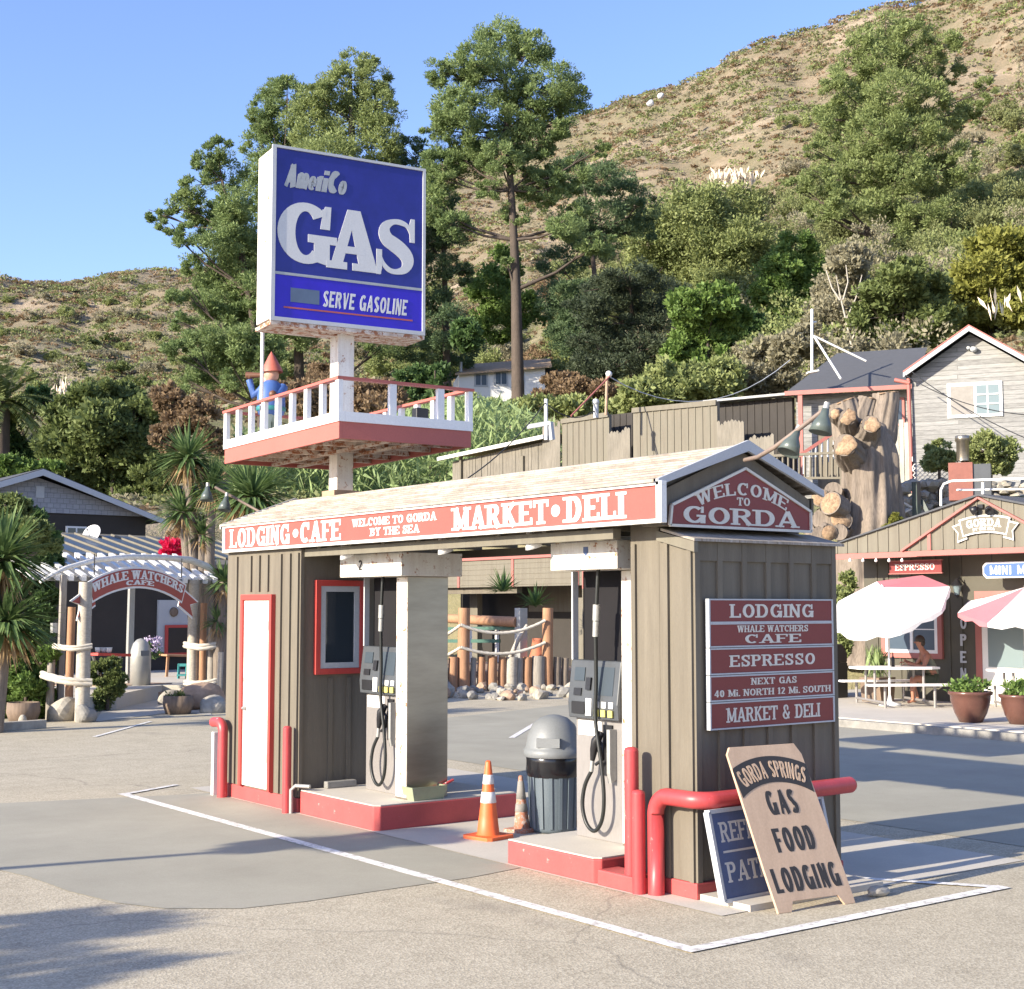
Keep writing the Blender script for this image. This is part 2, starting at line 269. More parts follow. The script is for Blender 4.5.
# ------------------------------------------------------------------ mesh builder
class MB:
    def __init__(s): s.v = []; s.f = []; s.m = []; s.sm = []
    def add(s, vs, fs, mi=0, smooth=False):
        o = len(s.v); s.v += [tuple(v) for v in vs]; s.f += [tuple(i+o for i in f) for f in fs]; s.m += [mi]*len(fs); s.sm += [smooth]*len(fs); return s
    def box(s, x0, x1, y0, y1, z0, z1, mi=0):
        return s.add([(x0,y0,z0),(x1,y0,z0),(x1,y1,z0),(x0,y1,z0),(x0,y0,z1),(x1,y0,z1),(x1,y1,z1),(x0,y1,z1)],
            [(0,3,2,1),(4,5,6,7),(0,1,5,4),(1,2,6,5),(2,3,7,6),(3,0,4,7)], mi)
    def beam(s, a, b, w, h, mi=0, up=(0,0,1)):
        a = Vector(a); b = Vector(b); d = (b-a).normalized(); u = Vector(up)
        if abs(d.dot(u)) > .98: u = Vector((1,0,0))
        x = d.cross(u).normalized()*w/2; y = x.cross(d).normalized()*h/2
        vs = [p+i*x+j*y for p in (a, b) for i, j in ((-1,-1),(1,-1),(1,1),(-1,1))]
        return s.add(vs, [(3,2,1,0),(4,5,6,7),(0,1,5,4),(1,2,6,5),(2,3,7,6),(3,0,4,7)], mi)
    def prism(s, poly, fn, t0, t1, mi=0):
        """poly: 2-D outline; fn(a, b, t) -> 3-D point; solid between t0 and t1"""
        n = len(poly); vs = [fn(a, b, t0) for a, b in poly]+[fn(a, b, t1) for a, b in poly]
        return s.add(vs, [tuple(range(n))[::-1], tuple(range(n, 2*n))]+[(i, (i+1) % n, n+(i+1) % n, n+i) for i in range(n)], mi)
    def tube(s, pts, r, seg=10, mi=0, caps=True, smooth=True):
        pts = [Vector(p) for p in pts]; n = len(pts); rs = r if isinstance(r, (list, tuple)) else [r]*n
        ups = None; rings = []; vs = []
        for i, p in enumerate(pts):
            d = (pts[min(i+1, n-1)]-pts[max(i-1, 0)]).normalized()
            if ups is None: ups = d.orthogonal().normalized()
            ups = (ups-d*ups.dot(d)).normalized(); b = d.cross(ups)
            for k in range(seg):
                a = 2*math.pi*k/seg; vs.append(p+(ups*math.cos(a)+b*math.sin(a))*rs[i])
        fs = [(i*seg+k, i*seg+(k+1) % seg, (i+1)*seg+(k+1) % seg, (i+1)*seg+k) for i in range(n-1) for k in range(seg)]
        s.add(vs, fs, mi, smooth)
        if caps: s.add(vs[:seg], [tuple(range(seg))[::-1]], mi); s.add(vs[-seg:], [tuple(range(seg))], mi)
        return s
    def lathe(s, prof, c=(0,0,0), seg=24, mi=0, axis=None, sq=1.):
        c = Vector(c); vs = []
        q = Vector((0,0,1)).rotation_difference(Vector(axis)) if axis is not None else None
        for r, z in prof:
            for k in range(seg):
                a = 2*math.pi*k/seg; v = Vector((r*math.cos(a), r*math.sin(a)*sq, z))
                if q: v = q @ v
                vs.append(c+v)
        n = len(prof)
        s.add(vs, [(i*seg+k, i*seg+(k+1) % seg, (i+1)*seg+(k+1) % seg, (i+1)*seg+k) for i in range(n-1) for k in range(seg)], mi, True)
        return s
    def twist(s, pts, r, seg=12, step=.03):
        """three-strand rope"""
        pts = [Vector(p) for p in pts]; P2 = []
        for i in range(len(pts)-1):
            n = max(1, int((pts[i+1]-pts[i]).length/step)); P2 += [pts[i].lerp(pts[i+1], k/n) for k in range(n)]
        P2.append(pts[-1]); o = len(s.v); s.tube(P2, r, seg)
        for j in range(len(P2)):
            for k in range(seg): i = o+j*seg+k; v = Vector(s.v[i]); s.v[i] = tuple(v+(v-P2[j])*.28*abs(math.sin(1.5*(2*math.pi*k/seg)-j*step/r*.75))-(v-P2[j])*.12)
        return s
    def bark(s, pts, r, seg=40, amp=.06, step=.12, mi=0, seed=0):
        """furrowed trunk: rings every `step` metres with a ridged, noisy radius"""
        pts = [Vector(p) for p in pts]; P2 = []; R2 = []
        for i in range(len(pts)-1):
            n = max(1, int((pts[i+1]-pts[i]).length/step))
            for k in range(n): P2.append(pts[i].lerp(pts[i+1], k/n)); R2.append(r[i]+(r[i+1]-r[i])*k/n)
        P2.append(pts[-1]); R2.append(r[-1]); o = len(s.v); s.tube(P2, R2, seg, mi)
        for j in range(len(P2)):
            for k in range(seg):
                a = 2*math.pi*k/seg; f = amp*(.5*math.sin(a*11+seed+1.2*math.sin(j*step*2.1+seed))+.35*math.sin(a*17-j*step*1.7+seed*2)+.5*math.sin(a*3+j*step*1.3)+.3*math.sin(a*5-j*step*4+seed))
                i = o+j*seg+k; v = Vector(s.v[i]); s.v[i] = tuple(v+(v-P2[j])*f)
        return s
    def blob(s, c, r, seed=0, rough=.25, flat=1., mi=0, sub=2):
        bm = bmesh.new(); bmesh.ops.create_icosphere(bm, subdivisions=sub, radius=1); rr = random.Random(seed)
        ax = [Vector((rr.uniform(-1,1), rr.uniform(-1,1), rr.uniform(-1,1))).normalized() for _ in range(7 if rough < .2 else 16)]; am = [rr.uniform(-rough, rough) for _ in ax]
        c = Vector(c); r = Vector(r) if hasattr(r, '__len__') else Vector((r,r,r*flat))
        vs = []
        for v in bm.verts:
            k = 1+sum(a*max(0, v.co.dot(x))**(3 if rough < .2 else 5) for a, x in zip(am, ax)); vs.append(c+Vector((v.co.x*r.x, v.co.y*r.y, v.co.z*r.z))*k)
        s.add(vs, [tuple(v.index for v in f.verts) for f in bm.faces], mi, rough < .2); bm.free(); return s
    def build(s, name, mat, parent=None, bevel=0):
        me = bpy.data.meshes.new(name); me.from_pydata([tuple(v) for v in s.v], [], s.f)
        for m in (mat if isinstance(mat, (list, tuple)) else [mat]): me.materials.append(m)
        me.polygons.foreach_set('material_index', s.m); me.polygons.foreach_set('use_smooth', s.sm); me.update()
        bm = bmesh.new(); bm.from_mesh(me); bmesh.ops.recalc_face_normals(bm, faces=bm.faces); bm.to_mesh(me); bm.free()
        o = bpy.data.objects.new(name, me); COL.objects.link(o)
        if parent: o.parent = parent
        if bevel:
            b = o.modifiers.new('bevel', 'BEVEL'); b.width = bevel; b.segments = 2; b.limit_method = 'ANGLE'; b.angle_limit = R(40)
        return o
def tag(o, label=None, cat=None, group=None, kind=None):
    if label: o['label'] = label
    if cat: o['category'] = cat
    if group: o['group'] = group
    if kind: o['kind'] = kind
    return o
def thing(name, label, cat, loc=(0,0,0), rz=0, group=None):
    o = bpy.data.objects.new(name, None); o.empty_display_size = .2; COL.objects.link(o); o.location = loc; o.rotation_euler = (0,0,rz)
    return tag(o, label, cat, group)
def copy_tree(o, parent=None):
    c = o.copy(); COL.objects.link(c); c.parent = parent
    for ch in list(o.children): copy_tree(ch, c)
    return c
def struct(name, mb, mat): return tag(mb.build(name, mat), kind='structure')

# ------------------------------------------------------------------ lettering: ribbon glyphs with optional slab serifs
def arc(cx, cy, rx, ry, a0, a1, n=14):
    return [(cx+rx*math.cos(R(a0+(a1-a0)*i/n)), cy+ry*math.sin(R(a0+(a1-a0)*i/n))) for i in range(n+1)]
def glyph(ch, v, h):
    """returns width, strokes [(points, weight factor)], foot serifs [(x, y)], arm serifs [(x, y, dir)]"""
    L = lambda *p, k=1.: (list(zip(p[::2], p[1::2])), k)
    a = v/2; t = 1-h/2; b = h/2; w = .78
    if ch == ' ': return .42, [], [], []
    if ch == 'I': return v, [L(a,0,a,1)], [(a,0),(a,1)], []
    if ch == 'L': return .66, [L(a,0,a,1), L(a,b,.66,b)], [(a,0),(a,1)], [(.66,b,1)]
    if ch == 'E': return .7, [L(a,0,a,1), L(a,b,.7,b), L(a,t,.68,t), L(a,.5,.54,.5)], [(a,0),(a,1)], [(.7,b,1),(.68,t,-1)]
    if ch == 'F': return .66, [L(a,0,a,1), L(a,t,.66,t), L(a,.5,.54,.5)], [(a,0),(a,1)], [(.66,t,-1)]
    if ch == 'T': return .74, [L(.37,0,.37,1), L(0,t,.74,t)], [(.37,0)], [(.0,t,-1),(.74,t,-1)]
    if ch == 'H': return w, [L(a,0,a,1), L(w-a,0,w-a,1), L(a,.5,w-a,.5)], [(a,0),(a,1),(w-a,0),(w-a,1)], []
    if ch == 'K': return w, [L(a,0,a,1), L(a,.4,w-a,1,k=.7), L(.3,.58,w-a,0)], [(a,0),(a,1),(w-a,0),(w-a*1.3,1)], []
    if ch == 'M': return .98, [L(a,0,a,1,k=.75), L(.98-a,0,.98-a,1), L(a,1,.49,.1), L(.98-a,1,.49,.1,k=.65)], [(a,0),(a*.7,1),(.98-a,0),(.98-a*.7,1)], []
    if ch == 'N': return w, [L(a,0,a,1,k=.75), L(w-a,0,w-a,1,k=.75), L(a,1,w-a,0)], [(a,0),(a*.7,1),(w-a,1)], []
    if ch == 'A': return .84, [L(a*.8,0,.42,1,k=.65), L(.84-a*.9,0,.42,1), L(.2,.32,.64,.32)], [(a*.8,0),(.84-a*.8,0)], []
    if ch == 'V': return .8, [L(a,1,.4,0), L(.8-a,1,.4,0,k=.65)], [(a,1),(.8-a,1)], []
    if ch == 'W': return 1.08, [L(a,1,.3,0), L(.54,1,.3,0,k=.6), L(.54,1,.78,0), L(1.08-a,1,.78,0,k=.6)], [(a,1),(.54,1),(1.08-a,1)], []
    if ch == 'X': return w, [L(a,1,w-a,0), L(a,0,w-a,1,k=.65)], [(a,0),(a,1),(w-a,0),(w-a,1)], []
    if ch == 'Y': return w, [L(w/2,0,w/2,.5), L(a,1,w/2,.45), L(w-a,1,w/2,.45,k=.65)], [(w/2,0),(a,1),(w-a,1)], []
    if ch == 'O' or ch == '0':
        ww = .84 if ch == 'O' else .62
        return ww, [(arc(ww/2, .5, ww/2-a, .5-b, 0, 360, 28), 1)], [], []
    if ch == 'C': return .78, [(arc(.42, .5, .42-a, .5-b, 48, 312, 24), 1)], [], [(.72,.80,0)]
    if ch == 'G': return .84, [(arc(.42, .5, .42-a, .5-b, 48, 335, 26), 1), L(.84-a*.9,.0,.84-a*.9,.44,k=.95), L(.5,.44,.86,.44)], [], [(.72,.80,0)]
    if ch == 'D': return .8, [L(a,0,a,1), (([(a,t),(.36,t)]+arc(.36, .5, .44-a, .5-b, 90, -90, 18)+[(a,b)]), 1)], [(a*.5,0),(a*.5,1)], []
    if ch == 'P': return .7, [L(a,0,a,1), (([(a,t),(.38,t)]+arc(.38, .73, .32-a, .27-b, 90, -90, 12)+[(a,.46+b)]), 1)], [(a,0),(a*.6,1)], []
    if ch == 'R': return .8, [L(a,0,a,1), (([(a,t),(.38,t)]+arc(.38, .73, .34-a, .27-b, 90, -90, 12)+[(a,.46+b)]), 1), L(.4,.5,.8-a*.9,0)], [(a,0),(a*.6,1),(.8-a*.7,0)], []
    if ch == 'B': return .74, [L(a,0,a,1), (([(a,t),(.36,t)]+arc(.36, .75, .32-a, .25-b, 90, -90, 12)+[(a,.5)]), 1), (([(a,.5),(.38,.5)]+arc(.38, .25+b/2, .36-a, .25-b/2, 90, -90, 12)+[(a,b)]), 1)], [(a*.6,0),(a*.6,1)], []
    if ch == 'S':
        top = arc(.34, .745, .34-a, .255-b, 28, 250, 14); bot = arc(.34, .255, .34-a*.9, .255-b, 70, -152, 14)
        return .68, [(top+bot, 1)], [], [(.60,.84,0),(.07,.16,2)]
    if ch == 'U': return w, [(([(a,1),(a,.36)]+arc(w/2, .36, w/2-a, .36-b, 180, 360, 14)+[(w-a,1)]), 1)], [(a,1),(w-a,1)], []
    if ch == '2': return .6, [((arc(.3, .72, .3-a, .28-b, 160, -30, 12)+[(a,b)]), 1), L(a*.6,b,.6,b)], [], []
    if ch == '1': return .34, [L(.2,0,.2,1), L(.03,.78,.2,.95)], [(.2,0)], []
    if ch == '4': return .64, [L(.46,0,.46,1), L(.46,.97,.04,.28,k=.6), L(.02,.28,.64,.28)], [], []
    if ch == '&': return .86, [((arc(.36, .77, .2, .2, -40, 220, 14)+[(.3,.5),(.72,.03)]), .8), ((arc(.34, .28, .27, .25, 110, 330, 12)+[(.74,.5)]), .8)], [], []
    if ch == '.': return .16, [L(.08,0,.08,.16)], [], []
    if ch == '*': return .40, [], [], []
    if ch == 'i': return v, [L(a,0,a,.62), L(a,.76,a,.95)], [], []
    if ch == 'm': return .82, [L(a,0,a,.62), ((arc(.26, .40, .24-a*.6, .2, 170, 0, 8)+[(.41,0)]), .8), ((arc(.58, .40, .24-a*.6, .2, 170, 0, 8)+[(.82-a,0)]), .8)], [], []
    if ch == 'e': return .56, [(arc(.28, .31, .28-a, .31-b, 0, 310, 20), 1), L(a,.31,.54,.31)], [], []
    if ch == 'o': return .58, [(arc(.29, .31, .29-a, .31-b, 0, 360, 20), 1)], [], []
    if ch == 'r': return .42, [L(a,0,a,.62), (arc(.32, .36, .26, .22, 165, 70, 8), .8)], [], []
    return .5, [], [], []
def text_mb(txt, fn, height, width=None, v=.22, h=.12, serif=True, gap=.10, lift=0., thick=.006, mb=None, slant=0., center=True, mi=0, fat=1.):
    """fn(s, t, n): s along, t up, n outwards -> 3-D. Letters start at s = 0 (or centred)."""
    mb = mb or MB(); x = 0.; items = []
    for ch in txt:
        w, st, ft, am = glyph(ch, v, h); items.append((x, st, ft, am)); x += w+gap+(v*.42 if serif and ch not in ' .' else 0)
    total = x-gap; kx = (width/total) if width else height; off = -total*kx/2 if center else 0.
    cnt = 0
    def put(quad_pts):
        nonlocal cnt
        n0 = lift; n1 = lift+thick+(cnt % 7)*.00022; cnt += 1
        pts = [(off+(px+slant*py)*kx, py*height) for px, py in quad_pts]; n = len(pts)
        vs = [fn(a, b, n0) for a, b in pts]+[fn(a, b, n1) for a, b in pts]
        mb.add(vs, [tuple(range(n))[::-1], tuple(range(n, 2*n))]+[(i, (i+1) % n, n+(i+1) % n, n+i) for i in range(n)], mi)
    def ribbon(pts, k, x0):
        nonlocal cnt
        n = len(pts); Ls = []; Rs = []; closed = n > 8 and math.dist(pts[0], pts[-1]) < 1e-6
        for i, (px, py) in enumerate(pts):
            i0, i1 = (max(i-1, 0), min(i+1, n-1))
            if closed and i in (0, n-1): i0, i1 = n-2, 1
            dx = pts[i1][0]-pts[i0][0]; dy = pts[i1][1]-pts[i0][1]; l = math.hypot(dx, dy) or 1; dx /= l; dy /= l
            t = (h+(v-h)*abs(dy))*k/2*fat
            Ls.append((px+x0-dy*t, py+dx*t)); Rs.append((px+x0+dy*t, py-dx*t))
        n0 = lift; n1 = lift+thick+(cnt % 7)*.00022; cnt += 1; vs = []
        for nn in (n0, n1):
            for arr in (Ls, Rs):
                vs += [fn(off+(a+slant*b_)*kx, b_*height, nn) for a, b_ in arr]
        fs = []
        for i in range(n-1):
            fs += [(2*n+i, 3*n+i, 3*n+i+1, 2*n+i+1), (i, i+1, 2*n+i+1, 2*n+i), (n+i, 3*n+i, 3*n+i+1, n+i+1)]
        if not closed: fs += [(0, 2*n, 3*n, n), (n-1, 2*n-1, 4*n-1, 3*n-1)]
        mb.add(vs, fs, mi)
    if txt == '*': put([(.20+.17*math.cos(R(q*20)), .5+.17*math.sin(R(q*20))/1. ) for q in range(18)])
    for x0, st, ft, am in items:
        for pts, k in st: ribbon(pts, k, x0)
        if serif:
            sw = v*.95; sh = h*.82
            for sx, sy in ft:
                y0, y1 = (0, sh) if sy == 0 else (1-sh, 1)
                put([(x0+sx-sw, y0), (x0+sx+sw, y0), (x0+sx+sw, y1), (x0+sx-sw, y1)])
            for sx, sy, d in am:
                q = h*.42
                if d == 1: put([(x0+sx-q, 0), (x0+sx+q, 0), (x0+sx+q, .3), (x0+sx-q, .3)])
                elif d == -1: put([(x0+sx-q, .7), (x0+sx+q, .7), (x0+sx+q, 1), (x0+sx-q, 1)])
                elif d == 0: put([(x0+sx-q, .62), (x0+sx+q*1.2, .62), (x0+sx+q*1.2, 1.0), (x0+sx-q*.6, 1.0)])
                elif d == 2: put([(x0+sx-q*1.2, .0), (x0+sx+q*.6, .0), (x0+sx+q, .38), (x0+sx-q*1.2, .38)])
    return mb
def plane_fn(o, u, w, n):
    o, u, w, n = Vector(o), Vector(u).normalized(), Vector(w).normalized(), Vector(n).normalized()
    return lambda s, t, k: o+u*s+w*t+n*k
def arc_fn(o, u, w, n, rad, base=0.):
    """bends the text over an arc of radius rad whose crown is at o"""
    o, u, w, n = Vector(o), Vector(u).normalized(), Vector(w).normalized(), Vector(n).normalized()
    def f(s, t, k):
        a = s/rad; return o+u*(math.sin(a)*(rad+t))+w*((math.cos(a)*(rad+t))-rad)+n*k
    return f

# ------------------------------------------------------------------ foliage
def leaf_mesh(name, mat, C_, N_, S_, parent=None, aspect=.45, tri=False):
    """one mesh of many small leaves: centres, directions, sizes"""
    n = len(C_)
    d = N_/np.linalg.norm(N_, axis=1, keepdims=True); r = rng.normal(size=(n,3)); s = np.cross(d, r); s /= np.linalg.norm(s, axis=1, keepdims=True)+1e-9
    a = d*S_[:,None]*.5; b = s*S_[:,None]*aspect*.5
    if tri: V = np.stack([C_-a-b, C_-a+b, C_+a], 1); k = 3
    else: V = np.stack([C_-a, C_-b+a*.1, C_+a, C_+b+a*.1], 1); k = 4
    me = bpy.data.meshes.new(name); me.vertices.add(n*k); me.loops.add(n*k); me.polygons.add(n)
    me.vertices.foreach_set('co', V.reshape(-1).astype(np.float32)); me.loops.foreach_set('vertex_index', np.arange(n*k, dtype=np.int32))
    me.polygons.foreach_set('loop_start', np.arange(0, n*k, k, dtype=np.int32)); me.polygons.foreach_set('loop_total', np.full(n, k, dtype=np.int32))
    me.materials.append(mat); me.update(calc_edges=True); me.validate()
    o = bpy.data.objects.new(name, me); COL.objects.link(o)
    if parent: o.parent = parent
    return o
def clumps(blobs, per, sub, leaf, up=.35, spread=.95, shell=.75):
    """blobs: (centre, radii). each gets `per` tufts of relative size `sub`; tufts hold leaves. returns centres, dirs, sizes"""
    Cs, Ns, Ss = [], [], []
    for c, rad, n_t, n_l in blobs:
        c = np.array(c); rad = np.array(rad)
        d = rng.normal(size=(n_t,3)); d /= np.linalg.norm(d, axis=1, keepdims=True)
        rr = rng.uniform(0, 1, n_t)**(1/3.)*(1-shell)+shell*rng.uniform(.6, 1., n_t)
        tc = c+d*rad*rr[:,None]*spread; tr = sub*rad.mean()*rng.uniform(.6, 1.35, n_t)
        e = rng.normal(size=(n_t, n_l, 3)); e /= np.linalg.norm(e, axis=2, keepdims=True)
        e[:,:,2] = e[:,:,2]*.75+up*.5
        q = rng.uniform(.15, 1, (n_t, n_l, 1))**.5
        Cs.append((tc[:,None]+e*q*tr[:,None,None]).reshape(-1,3)); Ns.append((e+rng.normal(size=e.shape)*.35).reshape(-1,3)+np.array([0,0,up]))
        Ss.append(np.repeat(leaf*rng.uniform(.6,1.4,n_t), n_l)*rng.uniform(.7,1.3,n_t*n_l))
    return np.concatenate(Cs), np.concatenate(Ns), np.concatenate(Ss)
def pblob(px, py, rpx, D, ry=None, n_t=40, n_l=40, depth=1.):
    c = P(px, py, D); k = D/F; ry = ry or rpx
    return (tuple(c), (rpx*k*depth*.6+rpx*k*.4, rpx*k*depth*.6+rpx*k*.4, ry*k), n_t, n_l)
def wmat(o):
    m = Matrix.Identity(4)
    while o is not None: m = Matrix.Translation(o.location) @ o.rotation_euler.to_matrix().to_4x4() @ m; o = o.parent
    return m
def W(mb, name, mat, parent, bevel=0):
    """mesh given in world coordinates, stored relative to its parent"""
    inv = wmat(parent).inverted(); mb.v = [tuple(inv @ Vector(v)) for v in mb.v]
    return mb.build(name, mat, parent, bevel)
def poly_sheet(name, pts, z, mat):
    return struct(name, MB().add([(x, y, z) for x, y in pts], [tuple(range(len(pts)))]), mat)

# ================================================================== THE SETTING
SKY = [(-400,330),(-200,305),(0,291),(60,284),(110,276),(180,267),(300,232),(450,168),(520,135),(590,112),(640,95),(700,76),(760,48),(830,22),(880,6),(960,-22),(1024,-45),(1300,-120),(1600,-160)]
SKYT = []
for px, py in SKY:
    d = ray(px, py); hl = math.hypot(d[0], d[1]); SKYT.append((math.atan2(-(d[0]*math.sin(TH)*-1+d[1]*math.cos(TH)), d[3]), d[2]/hl))
    # bearing to the right of the camera axis
    SKYT[-1] = (math.atan2(d[0]*math.sin(TH)-d[1]*math.cos(TH), d[0]*math.cos(TH)+d[1]*math.sin(TH)), d[2]/hl)
SA = np.array([a for a, s in SKYT]); SS = np.array([s for a, s in SKYT])
def sstep(x): x = np.clip(x, 0, 1); return x*x*(3-2*x)
def hnoise(x, y):
    return (np.sin(x*.071+y*.043+1.3)+np.sin(x*.037-y*.083+4.)+.6*np.sin(x*.16+y*.11)+.5*np.sin(-x*.21+y*.19+2.)+.3*np.sin(x*.45+y*.38)+.25*np.sin(x*.62-y*.55+1))
def terrain(x, y):
    x = np.asarray(x, float); y = np.asarray(y, float)
    f = x*math.cos(TH)+y*math.sin(TH); r_ = x*math.sin(TH)-y*math.cos(TH)
    az = np.arctan2(r_, f); r = np.hypot(x, y)
    sk = np.interp(az, SA, SS); g = np.interp(az, [-.4, 0, .35], [.75, 1., 1.5]); RR = np.interp(az, [-.4, 0, .35], [330, 330, 280])
    near = np.interp(r, [30, 46, 60, 80, 115], [.05, .055, .085, .105, .145])*g
    k = np.clip((r-115)/(RR-115), 0, 1); s = np.where(r < 115, near, .145*g+(sk-.145*g)*(k**.8*.55+sstep(k)*.45))
    z = H+r*s
    z = np.where(r > RR, H+RR*sk-(r-RR)*.25, z)
    z = z+hnoise(x, y)*np.interp(r, [40, 120, 300], [.12, .8, 1.5])*np.interp(r/RR, [.93, 1.], [1, .35])
    z = z-1.9*(1-np.abs(np.sin(az*31+.9*np.sin(r*.021)+.5*np.sin(r*.055))))**2.2*np.interp(r, [115, 170, 330], [0, 1, 1.5])*np.interp(r/RR, [.9, 1.], [1, .3])
    d = np.maximum((x-28.5)/4.5, (y-44)/9.)
    m = sstep(d)
    return np.where(d <= 0, -.6, m*z-.05)
naz, nr = 190, 150
azs = np.linspace(R(-62), R(68), naz); rs = np.concatenate([np.linspace(24, 70, 60), np.geomspace(71, 560, nr-60)])
hm = MB(); vs = []
for r in rs:
    for a in azs: vs.append((r*math.cos(TH-a), r*math.sin(TH-a)))
xy = np.array(vs); zz = terrain(xy[:,0], xy[:,1])
hm.add([(p[0], p[1], z) for p, z in zip(xy, zz)], [(i*naz+j, i*naz+j+1, (i+1)*naz+j+1, (i+1)*naz+j) for i in range(nr-1) for j in range(naz-1)], 0, True)
struct('hillside', hm, M['hill'])
def tz(x, y): return float(terrain(x, y))

gm = MB(); gm.add([(-1500,-1500,0),(1500,-1500,0),(1500,1500,0),(-1500,1500,0)], [(0,1,2,3)]); struct('ground', gm, M['asphalt'])
g = lambda px, py: tuple(onz(px, py))[:2]
# older grey slab in the forecourt with its rounded corner
pad = [g(-120,868), g(-20,866), g(28,877), g(70,892), g(115,903), g(165,909), g(240,909), g(305,902), g(400,888), g(470,878), (7.05,9.25), (7.05,15.0), (4.9,15.6), (2.0,15.4)]
poly_sheet('concrete_slab', pad, .004, M['pad'])
poly_sheet('station_floor', [(7.06,7.0),(10.6,7.0),(10.6,15.6),(7.06,15.6)], .005, M['concrete'])
poly_sheet('side_road', [(11.2,-14),(19.9,-14),(19.9,24.0),(11.2,21.0)], .004, M['pad'])
def stripe(name, a, b, w=.10, z=.009):
    a = Vector((*a, 0)); b = Vector((*b, 0)); d = (b-a).normalized(); n = Vector((-d.y, d.x, 0))*w/2
    return poly_sheet(name, [tuple((p+s*n+e*d))[:2] for p, s, e in ((a,1,-w/2),(a,-1,-w/2),(b,-1,w/2),(b,1,w/2))], z, M['line'])
stripe('painted_line', (6.22,15.5), (6.22,6.47), .11)
stripe('painted_line', (6.22,6.43), (9.42,6.43), .11, .0095)
stripe('painted_line', (9.42,6.46), (8.9,7.25), .09, .010)
stripe('painted_line', (6.22,15.48), (7.0,15.9), .08, .010)
stripe('painted_line', g(512,738), g(545,718), .10)
stripe('painted_line', g(690,742), g(760,748), .10)
stripe('painted_line', g(95,737), g(150,722), .08)
# market pavement with its kerb
km = MB(); km.box(19.9, 31, -14, 22.2, -.2, .15); struct('pavement', km, M['concrete'])
km = MB(); km.box(19.72, 19.9-.003, -14, 22.2, -.2, .13); struct('kerb', km, M['stone_grey'])
# cafe pavement
struct('cafe_terrace', MB().prism([(5.2,28.6),(9.4,27.6),(11.2,28.4),(13.4,31.2),(14.4,30.4),(20,44),(4,44)], lambda a,b,t: (a,b,t), -.1, .30), M['concrete'])
struct('cafe_path', MB().add([(*g(95,722),.006),(*g(180,712),.006),(*g(212,716),.006),(*g(205,700),.006),(*g(110,698),.006)], [(0,1,2,3,4)]), M['concrete'])

# ================================================================== FUEL STATION BUILDING
def planks_x(mb, x, y0, y1, z0, z1, step=.235, w=.045, out=-.022, mi=0, zf=None):
    y = y0+step
    while y < y1-.05:
        zt = zf(y) if zf else z1
        mb.box(min(x, x+out), max(x, x+out)-.001, y-w/2, y+w/2, z0, zt, mi); y += step
def planks_y(mb, y, x0, x1, z0, z1, step=.235, w=.045, out=-.022, mi=0, zf=None):
    x = x0+step
    while x < x1-.05:
        zt = zf(x) if zf else z1
        mb.box(x-w/2, x+w/2, min(y, y+out), max(y, y+out)-.001, z0, zt, mi); x += step
st = thing('fuel_station', 'olive board-clad fuel station shelter with a shingled roof joining two booths', 'fuel station', (8, 11, 0))
# left booth
m = MB(); m.box(7.1, 8.9, 13.08, 14.77, .15, 2.80)
planks_x(m, 7.1, 13.08, 13.64, .16, 2.66, .2); planks_x(m, 7.1, 13.58, 14.36, 2.27, 2.66, .2); m.box(7.078, 7.099, 13.08, 13.13, .16, 2.66); m.box(7.078,7.099,14.5,14.545,.16,2.66)
planks_y(m, 13.08, 7.1, 7.2, .16, 2.66, .3); planks_y(m, 13.08, 7.9, 8.9, .16, 2.66, .3); planks_y(m, 13.08, 7.25, 7.9, .16, 1.36, .22); m.box(7.1, 7.14, 13.055, 13.079, .16, 2.7)
W(m, 'booth', M['olive'], st)
m = MB(); m.box(7.085, 8.92, 13.06, 14.79, 0, .149); W(m, 'booth_plinth', M['red'], st, .01)
d = W(MB().box(7.068, 7.099, 13.66, 14.28, .17, 2.17), 'door', M['white_door'], st, .004)
W(MB().box(7.045, 7.105, 13.605, 13.657, .155, 2.235).box(7.045, 7.105, 14.283, 14.332, .155, 2.235).box(7.045, 7.105, 13.657, 14.283, 2.175, 2.235), 'door_frame', M['trim_red'], st, .003)
W(MB().lathe([(0,0),(.022,.005),(.022,.03),(0,.05)], (7.068,14.22,1.0), 12, 0, (-1,0,0)), 'handle', M['galv'], d)
for z in (.45, 1.85): W(MB().box(7.058, 7.067, 13.665, 13.70, z, z+.10), 'hinge', M['galv'], d)
W(MB().box(7.062, 7.067, 14.15, 14.26, 1.28, 1.33), 'latch', M['galv'], d)
wf = W(MB().box(7.27,7.33,13.03,13.08,1.40,2.38).box(7.80,7.86,13.03,13.08,1.40,2.38).box(7.33,7.80,13.03,13.08,1.40,1.46).box(7.33,7.80,13.03,13.08,2.32,2.38), 'window', M['trim_red'], st, .004)
W(MB().box(7.332,7.39,13.04,13.079,1.462,2.318).box(7.74,7.798,13.04,13.079,1.462,2.318).box(7.39,7.74,13.04,13.079,1.462,1.52).box(7.39,7.74,13.04,13.079,2.26,2.318), 'frame', M['greywhite'], wf)
W(MB().box(7.39,7.74,13.06,13.079,1.52,2.26), 'pane', M['glass'], wf)
